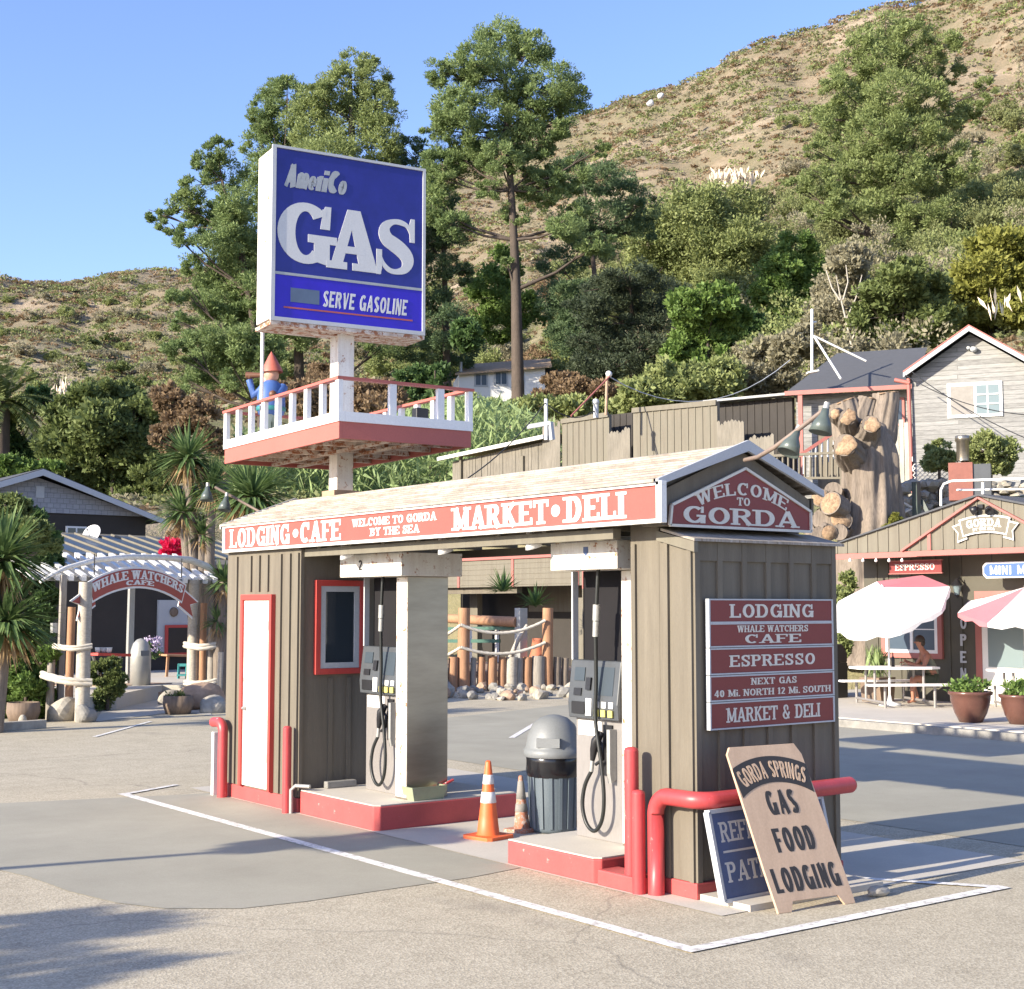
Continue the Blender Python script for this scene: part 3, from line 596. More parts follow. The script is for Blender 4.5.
# right booth with the low bump-out towards the road
m = MB(); m.box(7.31, 8.87, 7.86, 8.18, .12, 2.80); m.box(7.312, 8.872, 7.50, 7.862, .12, 2.60)
for y in (7.52, 7.77, 8.13): m.box(7.288, 7.309, y-.02, y+.022, .12, 2.58)
planks_y(m, 7.50, 7.31, 8.87, .12, 2.58, .26, .05); m.box(7.31,7.36,7.478,7.499,.12,2.59); m.box(8.82,8.87,7.478,7.499,.12,2.59); m.box(7.36,8.82,7.482,7.499,2.44,2.59)
W(m, 'booth', M['olive'], st)
W(MB().box(7.29, 8.89, 7.47, 8.2, 0, .119), 'booth_plinth', M['red'], st, .01)
W(MB().prism([(7.44,2.60),(7.80,2.69),(7.80,2.67),(7.44,2.58)][::-1], lambda a,b,t: (t,a,b), 7.27, 8.93), 'lower_roof', M['shingle'], st)
W(MB().prism([(7.445,2.577),(7.85,2.672),(7.85,2.60),(7.445,2.50)], lambda a,b,t: (t,a,b), 7.272, 7.309), 'barge_board', M['olive_pale'], st)
# main roof
Z0, ZR, XF, XB, XR = 3.00, 3.34, 7.05, 8.80, 7.97
ya, yb = 7.58, 14.80
m = MB(); nrow = 11
for i in range(nrow):
    for sgn in (-1, 1):
        xe, xr = (XF-.05, XR) if sgn < 0 else (XB+.05, XR)
        t0, t1 = i/nrow, (i+1)/nrow
        xa, za = xe+(xr-xe)*t0, Z0+(ZR-Z0)*t0; xb_, zb = xe+(xr-xe)*t1, Z0+(ZR-Z0)*t1
        m.add([(xa,ya,za+.030),(xa,yb,za+.030),(xb_,yb,zb+.016),(xb_,ya,zb+.016),(xa,ya,za+.006),(xa,yb,za+.006)], [(0,1,2,3),(0,4,5,1)])
W(m, 'roof', M['shingle'], st)
m = MB(); m.prism([(XF+.02,Z0-.03),(XR,ZR-.012),(XB-.02,Z0-.03),(XB-.02,Z0-.10),(XF+.02,Z0-.10)], lambda a,b,t: (a,t,b), 7.68, yb-.06)
m.box(7.12, 8.76, 7.9, 14.8, 2.805, 2.895)
for y in np.arange(8.4, 13, .62): m.box(7.14, 8.74, y, y+.05, 2.70, 2.804)
m.box(7.14,7.22,8.19,13.07,2.62,2.699); m.box(8.66,8.74,8.19,13.07,2.62,2.699)
W(m, 'canopy_ceiling', M['olive_pale'], st)
W(MB().prism([(7.13,2.70),(7.13,2.955),(XR,3.30),(8.74,2.955),(8.74,2.70)], lambda a,b,t: (a,t,b), 7.63, 7.86), 'gable_wall', M['olive'], st)
def rake(y0, y1):
    mm = MB()
    for xe, s in ((XF-.03, -1), (XB+.03, 1)):
        mm.prism([(xe,Z0+.03-.05),(xe,Z0+.032),(XR,ZR+.04),(XR,ZR-.045)], lambda a,b,t: (a,t,b), y0, y1)
    return mm
W(rake(7.55, 7.58), 'barge_board', M['greywhite'], st); W(rake(14.802, 14.83), 'barge_board', M['greywhite'], st)
W(MB().prism([(7.13,2.70),(7.13,2.955),(XR,3.30),(8.74,2.955),(8.74,2.70)], lambda a,b,t: (a,t,b), 14.72, 14.86), 'gable_wall', M['olive'], st)
W(MB().box(8.80, 8.825, 7.66, 14.78, 2.84, 2.975), 'rear_fascia', M['olive'], st)
# front fascia sign
fs = thing('fascia_sign', 'long red fascia board with white frame reading LODGING CAFE and MARKET DELI', 'sign', (7.04, 11.2, 2.86))
W(MB().box(7.04, 7.07, 7.58, 14.71, 2.74, 2.985), 'board', M['fascia_red'], fs)
W(MB().box(7.02,7.075,7.52,14.76,2.985,3.015).box(7.02,7.075,7.52,14.76,2.71,2.74).box(7.02,7.075,7.52,7.58,2.74,2.985).box(7.02,7.075,14.71,14.76,2.74,2.985), 'frame', M['white'], fs, .003)
def fy(px): return onx(px, 520, 7.04).y
def ftext(txt, pxa, pxb, zc, hgt, v=.26, h=.14, gap=.06):
    y0, y1 = fy(pxa), fy(pxb)
    return text_mb(txt, plane_fn((7.04,(y0+y1)/2,zc-hgt/2), (0,-1,0), (0,0,1), (-1,0,0)), hgt, abs(y1-y0), v, h, gap=gap, thick=.006)
for a in (('LODGING', 231, 291, 2.862, .205, .24, .11), ('*', 293, 301, 2.862, .26), ('CAFE', 301, 342, 2.862, .205, .26, .13), ('WELCOME TO GORDA', 353, 437, 2.91, .075, .22, .14), ('BY THE SEA', 371, 420, 2.81, .075, .22, .14),
          ('MARKET', 454, 550, 2.862, .195, .26, .14), ('*', 551, 564, 2.862, .28), ('DELI', 567, 627, 2.862, .2, .28, .14)):
    W(ftext(*a), 'lettering', M['white'], fs)
# gable sign
gs = thing('gable_sign', 'dark red house-shaped board reading WELCOME TO GORDA on the station gable', 'sign', (8.0, 7.6, 2.7))
gp = [(7.18,2.70),(8.72,2.70),(8.72,2.86),(7.98,3.165),(7.20,2.85)]
W(MB().prism(gp, lambda a,b,t: (a,t,b), 7.605, 7.629), 'board', M['sign_red'], gs)
cxx = sum(p[0] for p in gp)/5; m = MB()
for i in range(5):
    a, b = gp[i], gp[(i+1) % 5]; m.beam((a[0],7.602,a[1]), (b[0],7.602,b[1]), .02, .022, up=(0,1,0))
W(m, 'frame', M['cream'], gs)
gf = lambda x, z: plane_fn((x,7.605,z), (1,0,0), (0,0,1), (0,-1,0))
W(text_mb('WELCOME', arc_fn((7.96,7.605,2.955), (1,0,0), (0,0,1), (0,-1,0), 1.15), .095, .98, .2, .11, gap=.14), 'lettering', M['cream'], gs)
W(text_mb('TO', gf(7.96, 2.875), .062, .14, .2, .12), 'lettering', M['cream'], gs)
W(text_mb('GORDA', gf(7.95, 2.725), .125, 1.26, .2, .12, gap=.06), 'lettering', M['cream'], gs)
# stacked boards on the booth end
rows = [(2.145,1.985,[('LODGING',.92,.10,0)]), (1.975,1.815,[('WHALE WATCHERS',.78,.05,.045),('CAFE',.62,.065,-.03)]), (1.80,1.625,[('ESPRESSO',.94,.085,0)]),
        (1.61,1.44,[('NEXT GAS',.50,.05,.042),('40 Mi. NORTH 12 Mi. SOUTH',1.28,.05,-.038)]), (1.425,1.245,[('MARKET & DELI',1.02,.105,0)])]
rl = ['dark red board reading LODGING, top of the stack on the booth end', 'dark red board reading WHALE WATCHERS CAFE on the booth end', 'dark red board reading ESPRESSO in the stack on the booth end',
      'dark red board reading NEXT GAS and mileages on the booth end', 'dark red board reading MARKET & DELI, bottom of the booth end stack']
for (z1, z0, tx), lb in zip(rows, rl):
    z1 = 2.155-(2.145-z1)*1.05; z0 = 2.155-(2.145-z0)*1.05
    b = thing('sign_board', lb, 'sign', (8.1, 7.46, z0), 0, 'stacked boards on the booth end')
    W(MB().box(7.42, 8.77, 7.445, 7.477, z0, z1), 'board', M['sign_red'], b)
    e = .011; W(MB().box(7.41,8.78,7.438,7.478,z0-e/2,z0+e/2).box(7.41,8.78,7.438,7.478,z1-e/2,z1+e/2).box(7.41,7.424,7.438,7.478,z0+e/2,z1-e/2).box(8.766,8.78,7.438,7.478,z0+e/2,z1-e/2), 'frame', M['greywhite'], b)
    for t, w, hh, dz in tx: W(text_mb(t, plane_fn((8.10,7.445,(z0+z1)/2+dz-hh/2), (1,0,0), (0,0,1), (0,-1,0)), hh, w, .2, .12, gap=.12 if len(t) < 10 else .09, thick=.004), 'lettering', M['cream'], b)

# cone floodlights under the fascia
for i, (y, lb) in enumerate(((12.35,'above the far pump'),(10.6,'between the two pumps'),(9.3,'above the near pump'))):
    o = thing('floodlight', 'white cone floodlight under the canopy edge '+lb, 'lamp', (7.22, y, 2.66), 0, 'cone floodlights under the canopy')
    W(MB().lathe([(.018,.10),(.03,.09),(.05,.02),(.075,-.05),(.07,-.05),(.0,.0)], (7.22,y,2.64), 16, 0, (.45,0,-1) and (-.35,0,1)), 'lamp_shade', M['white'], o)
    W(MB().tube([(7.24,y,2.70),(7.2,y,2.72),(7.18,y,2.75)], .012, 8), 'bracket', M['galv'], o)

# gooseneck sign lamps
def gooseneck(name, lb, pts, lamps):
    o = thing(name, lb, 'lamp', pts[0]); W(MB().tube(pts, .017, 10), 'arm', M['rust_arm'], o)
    for c, ax in lamps:
        sh = W(MB().lathe([(r_*.72,z_*.72) for r_,z_ in [(.0,.17),(.035,.165),(.045,.10),(.085,.03),(.115,-.08),(.108,-.08),(.06,.02),(0,.04)]], c, 20, 0, ax), 'lamp_shade', M['green_lamp'], o)
        c = Vector(c); a = Vector(ax).normalized(); W(MB().tube([c+a*.11, c+a*.165], .022, 10), 'socket', M['galv'], sh)
    return o
E = 6.55
gooseneck('sign_lamp', 'pair of grey-green enamel lamps on a rusty arm over the gable sign', [ony(745,460,7.5), ony(758,457,7.25), ony(775,447,6.9), ony(803,426,6.75), ony(829,406,6.6)],
    [(ony(791,446,6.8), (.45,-.1,.9)), (ony(822,425,6.55), (.25,-.1,1))])
q0 = Vector((8.0,14.96,3.25)); gooseneck('sign_lamp', 'pair of enamel lamps on an arm at the far gable by the yuccas', [q0, P(262,513,17.3), P(235,498,17.3), P(215,487,17.3)], [(P(207,496,17.3), (.1,.1,1)), (P(225,506,17.2), (.2,.1,1))])

# islands
def island(lb, y0, y1, x1, zt, step=False):
    o = thing('pump_island', lb, 'kerb', (7.8,(y0+y1)/2,0))
    c = .05
    W(MB().prism([(7.09,y0+c),(7.09+c,y0),(x1,y0),(x1,y1),(7.09,y1)], lambda a,b,t: (a,b,t), 0, zt-.012), 'kerb_side', M['red'], o, .012)
    W(MB().prism([(7.10,y0+c+.01),(7.10+c,y0+.01),(x1-.01,y0+.01),(x1-.01,y1),(7.10,y1)], lambda a,b,t: (a,b,t), zt-.011, zt), 'concrete_top', M['concrete'], o)
    return o
i1 = island('long red kerbed concrete island under the far pump', 11.53, 13.0, 8.75, .24)
i2 = island('red kerbed concrete island under the near pump', 8.34, 9.47, 8.75, .20)
W(MB().box(7.09, 7.305, 7.86, 8.338, 0, .12), 'lower_step', M['red'], i2, .012)

# fuel pumps
def pump(lb, yv0, yv1, yc0, yc1, ycol0, ycol1, zi, num, fx=.09):
    o = thing('fuel_pump', lb, 'fuel pump', (7.8,(yc0+yc1)/2,zi), 0, 'fuel pumps under the canopy')
    x0, x1 = 7.63, 8.08; zc = zi+.98; zd = zi+1.46; zv0 = 2.40
    W(MB().box(x0+.03, x1, yc0, yc1, zi, zc), 'cabinet', M['pump_body'], o, .008)
    hd = W(MB().prism([(x0-.035,zc+.002),(x0-.045,zc+.13),(x0+.0,zd),(x1,zd),(x1,zc+.002)], lambda a,b,t: (a,t,b), yc0-.02, yc1+.02), 'display_head', M['pump_grey'], o, .01)
    L_ = yc1-yc0
    pf = lambda s, t, k: Vector((x0-.045+(.045)*max(0,(t-.13))/.35-k, yc1-s*L_, zc+t))
    def patch(nm, s0, s1, t0, t1, mt, k=.008): return W(MB().prism([(s0,t0),(s1,t0),(s1,t1),(s0,t1)], pf, 0.0, k), nm, mt, hd)
    patch('screen', .08, .30, .31, .42, M['lcd']); patch('screen', .52, .92, .20, .43, M['lcd'], .004); patch('card_reader', .36, .46, .24, .34, M['black'], .02); patch('printer', .10, .26, .19, .25, M['black'], .012)
    patch('keypad', .06, .34, .04, .14, M['black'], .006); patch('notice', .37, .49, .03, .17, M['white'], .009)
    for k in range(3):
        s = .56+k*.15; patch('grade_button', s, s+.09, .03, .085, M['yellow'], .016); patch('grade_label', s, s+.09, .10, .15, M['white'], .008)
    W(MB().box(x0+.022, x0+.029, yc1-.28*L_-.17, yc1-.04, zc-.14, zc-.02), 'notice', M['white'], o)
    W(MB().box(x0+.12, x1-.02, yc0-.01, yc1+.01, zd+.001, zv0), 'opening_shade', M['pump_dark'], o)  # solid near-black block paints the shade of the open gap
    W(MB().box(x0-fx, x1-.06, ycol0, ycol1, zi, zv0), 'side_column', M['steel'], o, .006)
    W(MB().box(x0-fx-.002, x0-fx-.0005, ycol0+.004, ycol1-.004, zi+.02, zv0-.01), 'column_edge', M['white_rust'], o)
    W(MB().box(x0+.0, x0+.06, yc1+.001, yc1+.02, zd, zv0), 'side_trim', M['greywhite'], o)
    v = W(MB().box(7.38, 8.10, yv0, yv1, zv0+.001, 2.63), 'valance', M['white_rust'], o, .006)
    # nozzle in its boot
    yn = yc1-.72*L_
    W(MB().prism([(0,0),(.10,-.03),(.13,.05),(.13,.40),(.0,.40)], lambda a,b,t: (x0+.028-a*.55, t, zc-.47+b), yn-.09, yn-.05), 'nozzle_boot', M['galv'], o)
    W(MB().box(x0+.012, x0+.029, yn-.05, yn+.06, zc-.45, zc-.04), 'boot_recess', M['black'], o)
    nz = MB().tube([(x0-.03,yn+.03,zc-.10),(x0-.055,yn+.07,zc-.17),(x0-.05,yn+.10,zc-.24),(x0-.05,yn+.12,zc-.33)], [.028,.042,.034,.02], 10)
    nz.tube([(x0-.05,yn+.06,zc-.15),(x0-.035,yn+.01,zc-.2),(x0-.04,yn+.0,zc-.31),(x0-.05,yn+.08,zc-.36)], .014, 8)
    nn = W(nz, 'nozzle', M['black'], o)
    W(MB().tube([(x0-.05,yn+.12,zc-.33),(x0-.05,yn+.135,zc-.42)], .018, 10), 'hose_swivel', M['galv'], nn)
    # hose: down from the valance, loop, back up to the nozzle
    pts = []; xa = x0-.075
    ctrl = [(xa-.03,yn-.03,2.44),(xa-.03,yn-.01,2.2),(xa-.02,yn+.02,1.9),(xa,yn+.04,1.5),(xa,yn+.05,zc),(xa,yn-.02,zc-.35),(xa,yn-.05,zc-.62),(xa,yn-.02,zc-.80),(xa,yn+.07,zc-.89),(xa,yn+.17,zc-.84),(xa,yn+.22,zc-.70),(xa+.01,yn+.20,zc-.54),(x0-.05,yn+.135,zc-.42)]
    cv = [Vector(c) for c in ctrl]
    for i in range(len(cv)-1):
        p0, p1, p2, p3 = cv[max(i-1,0)], cv[i], cv[i+1], cv[min(i+2,len(cv)-1)]
        for k in range(6):
            t = k/6; pts.append(.5*((2*p1)+(p2-p0)*t+(2*p0-5*p1+4*p2-p3)*t*t+(3*p1-p0-3*p2+p3)*t**3))
    pts.append(cv[-1]); hs = W(MB().tube(pts, .0165, 10), 'hose', M['rubber'], o)
    W(MB().tube([(xa-.026,yn,2.12),(xa-.024,yn+.01,1.99)], .03, 12).tube([(xa-.024,yn+.01,1.985),(xa-.02,yn+.022,1.86)], .026, 12), 'breakaway_coupling', M['galv'], hs)
    return o, v
p1, v1 = pump('stainless fuel pump numbered 2 beside the left booth', 11.57, 12.74, 11.97, 12.66, 11.70, 11.90, .24, '2')
p2, v2 = pump('fuel pump next to the grey bin and the right booth', 8.42, 9.26, 8.68, 9.27, 8.45, 8.655, .20, '0', .0)
W(text_mb('2', plane_fn((7.38,12.33,2.47), (0,-1,0), (0,0,1), (-1,0,0)), .10, .06, .16, .16, serif=False), 'number', M['ink'], v1)
W(MB().prism([(.0,-.04),(.03,-.01),(.028,.035),(-.028,.035),(-.03,-.01)], lambda a,b,t: (7.38-t, 8.80+a, 2.55+b), 0, .004), 'badge', M['bluesign'], v2)

# bollards and guard pipes
def pipe(lb, pts, r, mat=None, cap=True):
    o = thing('guard_pipe' if len(pts) > 2 else 'bollard', lb, 'bollard', (pts[0][0], pts[0][1], 0), 0, 'red painted steel bollards and guard pipes')
    m = MB().tube(pts, r, 18)
    if cap: m.lathe([(r,0),(r*.85,r*.35),(r*.4,r*.5),(0,r*.55)], pts[-1], 18, 0, (Vector(pts[-1])-Vector(pts[-2])).normalized())
    W(m, 'pipe', mat or M['red_pipe'], o); return o
def bend(c, r, a0, a1, u, w, n=8): return [Vector(c)+Vector(u)*math.cos(R(a0+(a1-a0)*k/n))*r+Vector(w)*math.sin(R(a0+(a1-a0)*k/n))*r for k in range(n+1)]
pipe('red bent guard pipe at the far side of the white door', [(7.0,14.62,0),(7.0,14.62,.72)]+bend((7.06,14.72,.72), .10, 180+0, 90, (0,1,0), (0,0,1))[:0]+bend((7.0,14.72,.72), .10, 180, 80, (0,1,0), (0,0,1))+[(7.0,14.86,.81)], .055)
pipe('short red bollard standing between white door and far island', [(7.0,13.12,0),(7.0,13.12,.86)], .045)
pipe('taller scuffed red bollard at the booth corner', [(7.16,8.02,0),(7.16,8.02,1.03)], .055)
pipe('shorter scuffed red bollard at the booth corner', [(7.12,7.90,0),(7.12,7.90,.73)], .05)
zt = .725
pts = [Vector((7.20,7.80,0)), Vector((7.20,7.80,zt-.14))]+bend((7.20,7.66,zt-.14), .14, 0, 80, (0,1,0), (0,0,1))+[Vector((7.20,7.52,zt))]+bend((7.34,7.46,zt), .14, 180, 265, (1,0,0), (0,1,0))[1:]+[Vector((7.9,7.30,zt)), Vector((8.80,7.32,zt))]
pipe('long red guard pipe wrapped around the booth end at knee height', pts, .062)
o = thing('post', 'white wooden stake behind the bent red pipe', 'post', (7.02,14.86,0)); W(MB().box(6.99,7.05,14.83,14.89,.0,.70), 'stake', M['white'], o, .004)
o = thing('drain_pipe', 'grey pipe elbow between the short bollard and the island', 'pipe', (7.05,13.04,0)); W(MB().tube([(7.02,13.06,0),(7.02,13.06,.24),(7.04,13.0,.285),(7.12,12.85,.285)], .02, 10), 'pipe', M['galv'], o)
o = thing('concrete_block', 'grey block lying on the island against the booth', 'block', (7.4,12.95,.24)); W(MB().box(7.35,7.7,12.9,12.98,.241,.31), 'block', M['stone_grey'], o, .01)

# ================================================================== LOOSE THINGS ON THE FORECOURT
def cone(lb, loc, h, mats, bands, tilt=0):
    o = thing('traffic_cone', lb, 'traffic cone', (*loc, 0), R(12), 'traffic cones'); o.rotation_euler.x = tilt
    rb, rt = h*.155, h*.035; rad = lambda t: rb+(rt-rb)*t
    MB().prism([(-.2,-.16),(-.16,-.2),(.16,-.2),(.2,-.16),(.2,.16),(.16,.2),(-.16,.2),(-.2,.16)], lambda a,b,t: (a*h/.78,b*h/.78,t), 0, .035).build('base', mats[0], o, .006)
    MB().lathe([(rb*1.06,.035),(rad(.06),h*.06)]+[(rad(t), t*h) for t in (.3,.6,.9,.98)]+[(rt*.7,h),(rt*.5,h*.99),(rt*.5,h*.8)], (0,0,0), 28).build('cone', mats[0], o)
    for a, b in bands: MB().lathe([(rad(a)+.001,a*h),(rad(a)+.004,a*h+.002),(rad(b)+.004,b*h-.002),(rad(b)+.001,b*h)], (0,0,0), 28).build('reflective_band', mats[1], o)
c1 = onz(484,841); cone('bright orange traffic cone with clean white bands', (c1.x+.12,c1.y+.1), .70, (M['orange'], M['reflective']), [(.46,.60),(.70,.82)])
c2 = onz(520,834); cone('grimy faded traffic cone next to the bin', (c2.x+.1,c2.y+.1), .52, (M['orange_dirty'], M['stone_grey']), [(.36,.5),(.58,.9)], R(-2))
# bin
bl = onz(563,833); b = thing('litter_bin', 'round grey plastic litter bin with domed lid behind the near pump', 'bin', (8.44,10.55,0))
MB().lathe([(.0,.01),(.20,.01),(.215,.04),(.225,.3),(.24,.62),(.245,.70),(.235,.70),(.2,.1),(0,.08)], (0,0,0), 32).build('body', M['bin_blue'], b)
m = MB()
for k in range(16):
    a = 2*math.pi*k/16; m.beam((.222*math.cos(a),.222*math.sin(a),.05), (.243*math.cos(a),.243*math.sin(a),.58), .03, .012, up=(math.cos(a),math.sin(a),0))
m.build('rib', M['bin_blue'], b)
MB().lathe([(.248,.52),(.262,.56),(.258,.66),(.262,.725),(.25,.73),(.235,.6)], (0,0,0), 32).build('liner', M['bag'], b)
lid = MB().lathe([(.275,.70),(.285,.71),(.285,.765),(.27,.775),(.262,.80),(.245,.90),(.20,1.0),(.13,1.06),(.05,1.085),(0,1.09)], (0,0,0), 32).build('lid', M['bin_grey'], b)
a = math.radians(200); ux, uy = math.cos(a), math.sin(a)
MB().box(-.11,.11,-.262,-.20,.80,.885).build('flap', M['bin_grey'], lid).rotation_euler = (0,0,R(-50))
for ob in b.children: pass
# washer tub on the far island
t_ = thing('washer_tub', 'green water tub with a red squeegee handle on the far island', 'tub', (7.72,11.66,.24))
tm = MB(); 
for (w, d_, z0, z1) in ((.34,.16,.0,.012),): tm.box(-w/2,w/2,-d_/2,d_/2,z0,z1)
for sx in (-1,1): tm.add([(sx*.17,-.08,.0),(sx*.17,.08,.0),(sx*.205,.1,.13),(sx*.205,-.1,.13),(sx*.155,-.07,.012),(sx*.155,.07,.012),(sx*.19,.09,.13),(sx*.19,-.09,.13)], [(0,1,2,3),(4,7,6,5),(3,2,6,7)])
for sy in (-1,1): tm.add([(-.17,sy*.08,.0),(.17,sy*.08,.0),(.205,sy*.1,.13),(-.205,sy*.1,.13),(-.155,sy*.07,.012),(.155,sy*.07,.012),(.19,sy*.09,.13),(-.19,sy*.09,.13)], [(0,1,2,3),(4,7,6,5),(3,2,6,7)])
tm.build('tub', M['green_water'], t_); MB().box(-.165,.165,-.078,.078,.05,.055).build('water', M['green_water'], t_)
sq = thing('squeegee', 'red-handled squeegee resting in the green tub', 'squeegee', (7.84,11.66,.3)); MB().tube([(-.12,0,-.02),(.22,0,.10)], .014, 8).build('handle', M['red_pipe'], sq); MB().beam((-.12,-.07,-.02),(-.12,.07,-.02),.03,.02).build('blade', M['black'], sq)

# sandwich board
A0, A1 = onz(778,914), onz(855,903)
uu = (A1-A0).normalized(); bw = (A1-A0).length; nn_ = Vector((uu.y,-uu.x,0))    # towards the camera
if nn_.dot(Vector((0,-1,0))) < 0: nn_ = -nn_
lean = R(15); hb = 1.175; upv = (Vector((0,0,1))*math.cos(lean)-nn_*math.sin(lean)-uu*.20).normalized(); fn_ = (nn_*math.cos(lean)+Vector((0,0,1))*math.sin(lean)).normalized()
sb = thing('sandwich_board', 'tan folding board reading GORDA SPRINGS GAS FOOD LODGING leaning by the booth', 'sign', A0)
bo = A0+Vector((0,0,.0))
bf = lambda a, b, t: bo+uu*a+upv*b+fn_*t
op = [(.0,0),(.12,0),(.16,.07),(bw-.14,.07),(bw-.10,0),(bw,.0),(bw,.24),(bw-.02,hb-.08),(bw-.06,hb),(.06,hb),(.02,hb-.05),(0,.3)]
W(MB().prism(op, bf, -.012, .008), 'front_panel', M['tan_board'], sb, .003)
rl_ = -nn_*.42
top0, top1 = bf(.03,hb-.06,-.02), bf(bw-.03,hb-.06,-.02)
rl_ = -nn_*.30; top0 = bf(.2,hb-.06,-.02)
W(MB().prism([(0,0),(1,0),(1,1),(0,1)], lambda a,b,t: (A0+uu*.34+rl_).lerp(A1+rl_-uu*.02, a).lerp(top0.lerp(top1, a), b)-nn_*t, 0, .015), 'rear_panel', M['tan_board'], sb)
mid = bw/2+.0
band = [( (mid+ (.62+dr)*math.sin(R(a))), (hb-.27-.62+(.62+dr)*math.cos(R(a)))) for dr, rng_ in ((.19, range(-32,33,2)), (0, range(32,-33,-2))) for a in rng_]
band = [(min(max(x,.018),bw-.018), y) for x, y in band]
W(MB().prism(band, bf, .0085, .0105), 'arched_band', M['ink'], sb)
tf = lambda z: (lambda s, t, k: bf(mid+s, z+t, k))
def af(s, t, k):
    a = s/.66; return bf(mid+math.sin(a)*(.62+t), hb-.27-.62+math.cos(a)*(.62+t), k)
W(text_mb('GORDA SPRINGS', lambda s,t,k: af(s,t+.035,k), .12, bw*.80, .24, .14, serif=False, gap=.16, lift=.0105, thick=.0012), 'lettering', M['tan_board'], sb)
for t, w, z in (('GAS',.27,.675),('FOOD',.36,.41),('LODGING',.60,.135)):
    W(text_mb(t, lambda s,t2,k,z=z: bf(mid+(.02 if z > .2 else .01)+s-.02, z+t2, k), .17, w, .32, .15, serif=False, gap=.17, lift=.008, thick=.0012), 'lettering', M['ink'], sb)
# blue sign leaning behind it
B0 = onz(722,908); B0 = Vector((7.25,7.16,.05)); 
rs_ = thing('leaning_sign', 'weathered blue framed sign reading PATIO leaning behind the sandwich board', 'sign', B0)
ub = Vector((1,.05,0)).normalized(); wb = Vector((-.10,.14,.98)).normalized(); nb = ub.cross(wb).normalized()
rf = lambda a,b,t: B0+ub*a+wb*b+nb*t
W(MB().prism([(0,0),(1.26,0),(1.26,.62),(0,.62)], rf, -.03, .0), 'panel', M['bluesign'], rs_)
m = MB(); 
for a, b in (((0,0),(1.26,0)),((1.26,0),(1.26,.62)),((1.26,.62),(0,.62)),((0,.62),(0,0))): m.beam(rf(*a,-.01), rf(*b,-.01), .028, .05, up=nb)
W(m, 'frame', M['greywhite'], rs_)
W(text_mb('REFRESHMENTS', lambda s,t,k: rf(.09+s,.40+t,k), .14, 1.15, .2, .12, center=False, thick=.002), 'lettering', M['sign_white'], rs_)
W(text_mb('PATIO', lambda s,t,k: rf(.09+s,.12+t,k), .14, .50, .2, .12, center=False, thick=.002), 'lettering', M['sign_white'], rs_)
W(MB().prism([(.08,.325),(1.25,.325),(1.25,.34),(.08,.34)], rf, .001, .004), 'rule', M['sign_white'], rs_)
struct('threshold_slab', MB().box(7.32, 8.75, 6.98, 7.468, 0, .045), M['concrete'])
o = tag(MB().blob((0,0,.03), (.10,.05,.035), 3, .3, 1).build('stone', M['stone']), 'small broken stone beside the foot of the sandwich board', 'stone'); o.location = onz(878,896)

# ================================================================== POLE SIGN WITH BALCONY
D0 = 14.4
def az_dir(deg):  # horizontal direction, degrees to the right of the camera axis
    a = R(deg); return Vector((math.cos(TH-a), math.sin(TH-a), 0))
uR, uL = az_dir(57), az_dir(-33)
pc = P(339, 438, D0); pc.z = 0
LA, LB = 3.12, 1.58
ps = thing('pole_sign', 'tall pole carrying a blue GAS sign above a railed white balcony', 'pole sign', pc+uL*LA/2+uR*LB/2)
c0 = ps.location.copy(); zb = P(339,438,D0).z; zt_ = P(339,411,D0).z; zw0 = P(339,421,D0).z; zr = P(339,376,D0).z
def bal(a, b, z): return Vector((pc.x, pc.y, 0))+uL*a+uR*b+Vector((0,0,z))
def obox(mb, a0, a1, b0, b1, z0, z1): 
    vs = [bal(a,b,z) for z in (z0,z1) for a,b in ((a0,b0),(a1,b0),(a1,b1),(a0,b1))]
    return mb.add(vs, [(0,3,2,1),(4,5,6,7),(0,1,5,4),(1,2,6,5),(2,3,7,6),(3,0,4,7)])
W(MB().tube([c0, c0+Vector((0,0,5.9))], .135, 4, smooth=False) if False else obox(MB(), LA/2-.105, LA/2+.105, LB/2-.105, LB/2+.105, 0, 5.62), 'pole', M['white_rust'], ps, .01)
W(obox(MB(), LA/2-.16, LA/2+.16, LB/2-.16, LB/2+.16, 3.28, 3.42), 'flashing', M['stone_tan'], ps)
pl = W(obox(obox(obox(obox(MB(), 0, LA, 0, .04, zb, zw0), 0, LA, LB-.04, LB, zb, zw0), 0, .04, .041, LB-.041, zb, zw0), LA-.04, LA, .041, LB-.041, zb, zw0), 'balcony', M['brick_red'], ps)
W(obox(obox(obox(obox(obox(MB(), -.015, LA+.015, -.015, .06, zw0, zt_), -.015, LA+.015, LB-.06, LB+.015, zw0, zt_), -.015, .06, .061, LB-.061, zw0, zt_), LA-.06, LA+.015, .061, LB-.061, zw0, zt_), .06,LA-.06,.06,LB-.06, zw0+.02, zt_-.03), 'white_border', M['white'], pl)
m = obox(MB(), .042, LA-.042, .042, LB-.042, zb+.10, zb+.12)
for a in np.linspace(.35, LA-.35, 6): obox(m, a-.03, a+.03, .043, LB-.043, zb+.02, zb+.099)
obox(m, .043, LA-.043, LB/2-.2, LB/2-.14, zb+.0, zb+.03); obox(m, .043, LA-.043, LB/2+.14, LB/2+.2, zb+.0, zb+.03)
W(m, 'joists', M['rusty_white'], pl)
m = obox(obox(obox(obox(MB(), -.02, LA+.02, -.03, .05, zr-.03, zr), -.02, LA+.02, LB-.05, LB+.03, zr-.03, zr), -.02, .05, .051, LB-.051, zr-.03, zr), LA-.05, LA+.02, .051, LB-.051, zr-.03, zr)
W(m, 'handrail', M['brick_red'], pl)
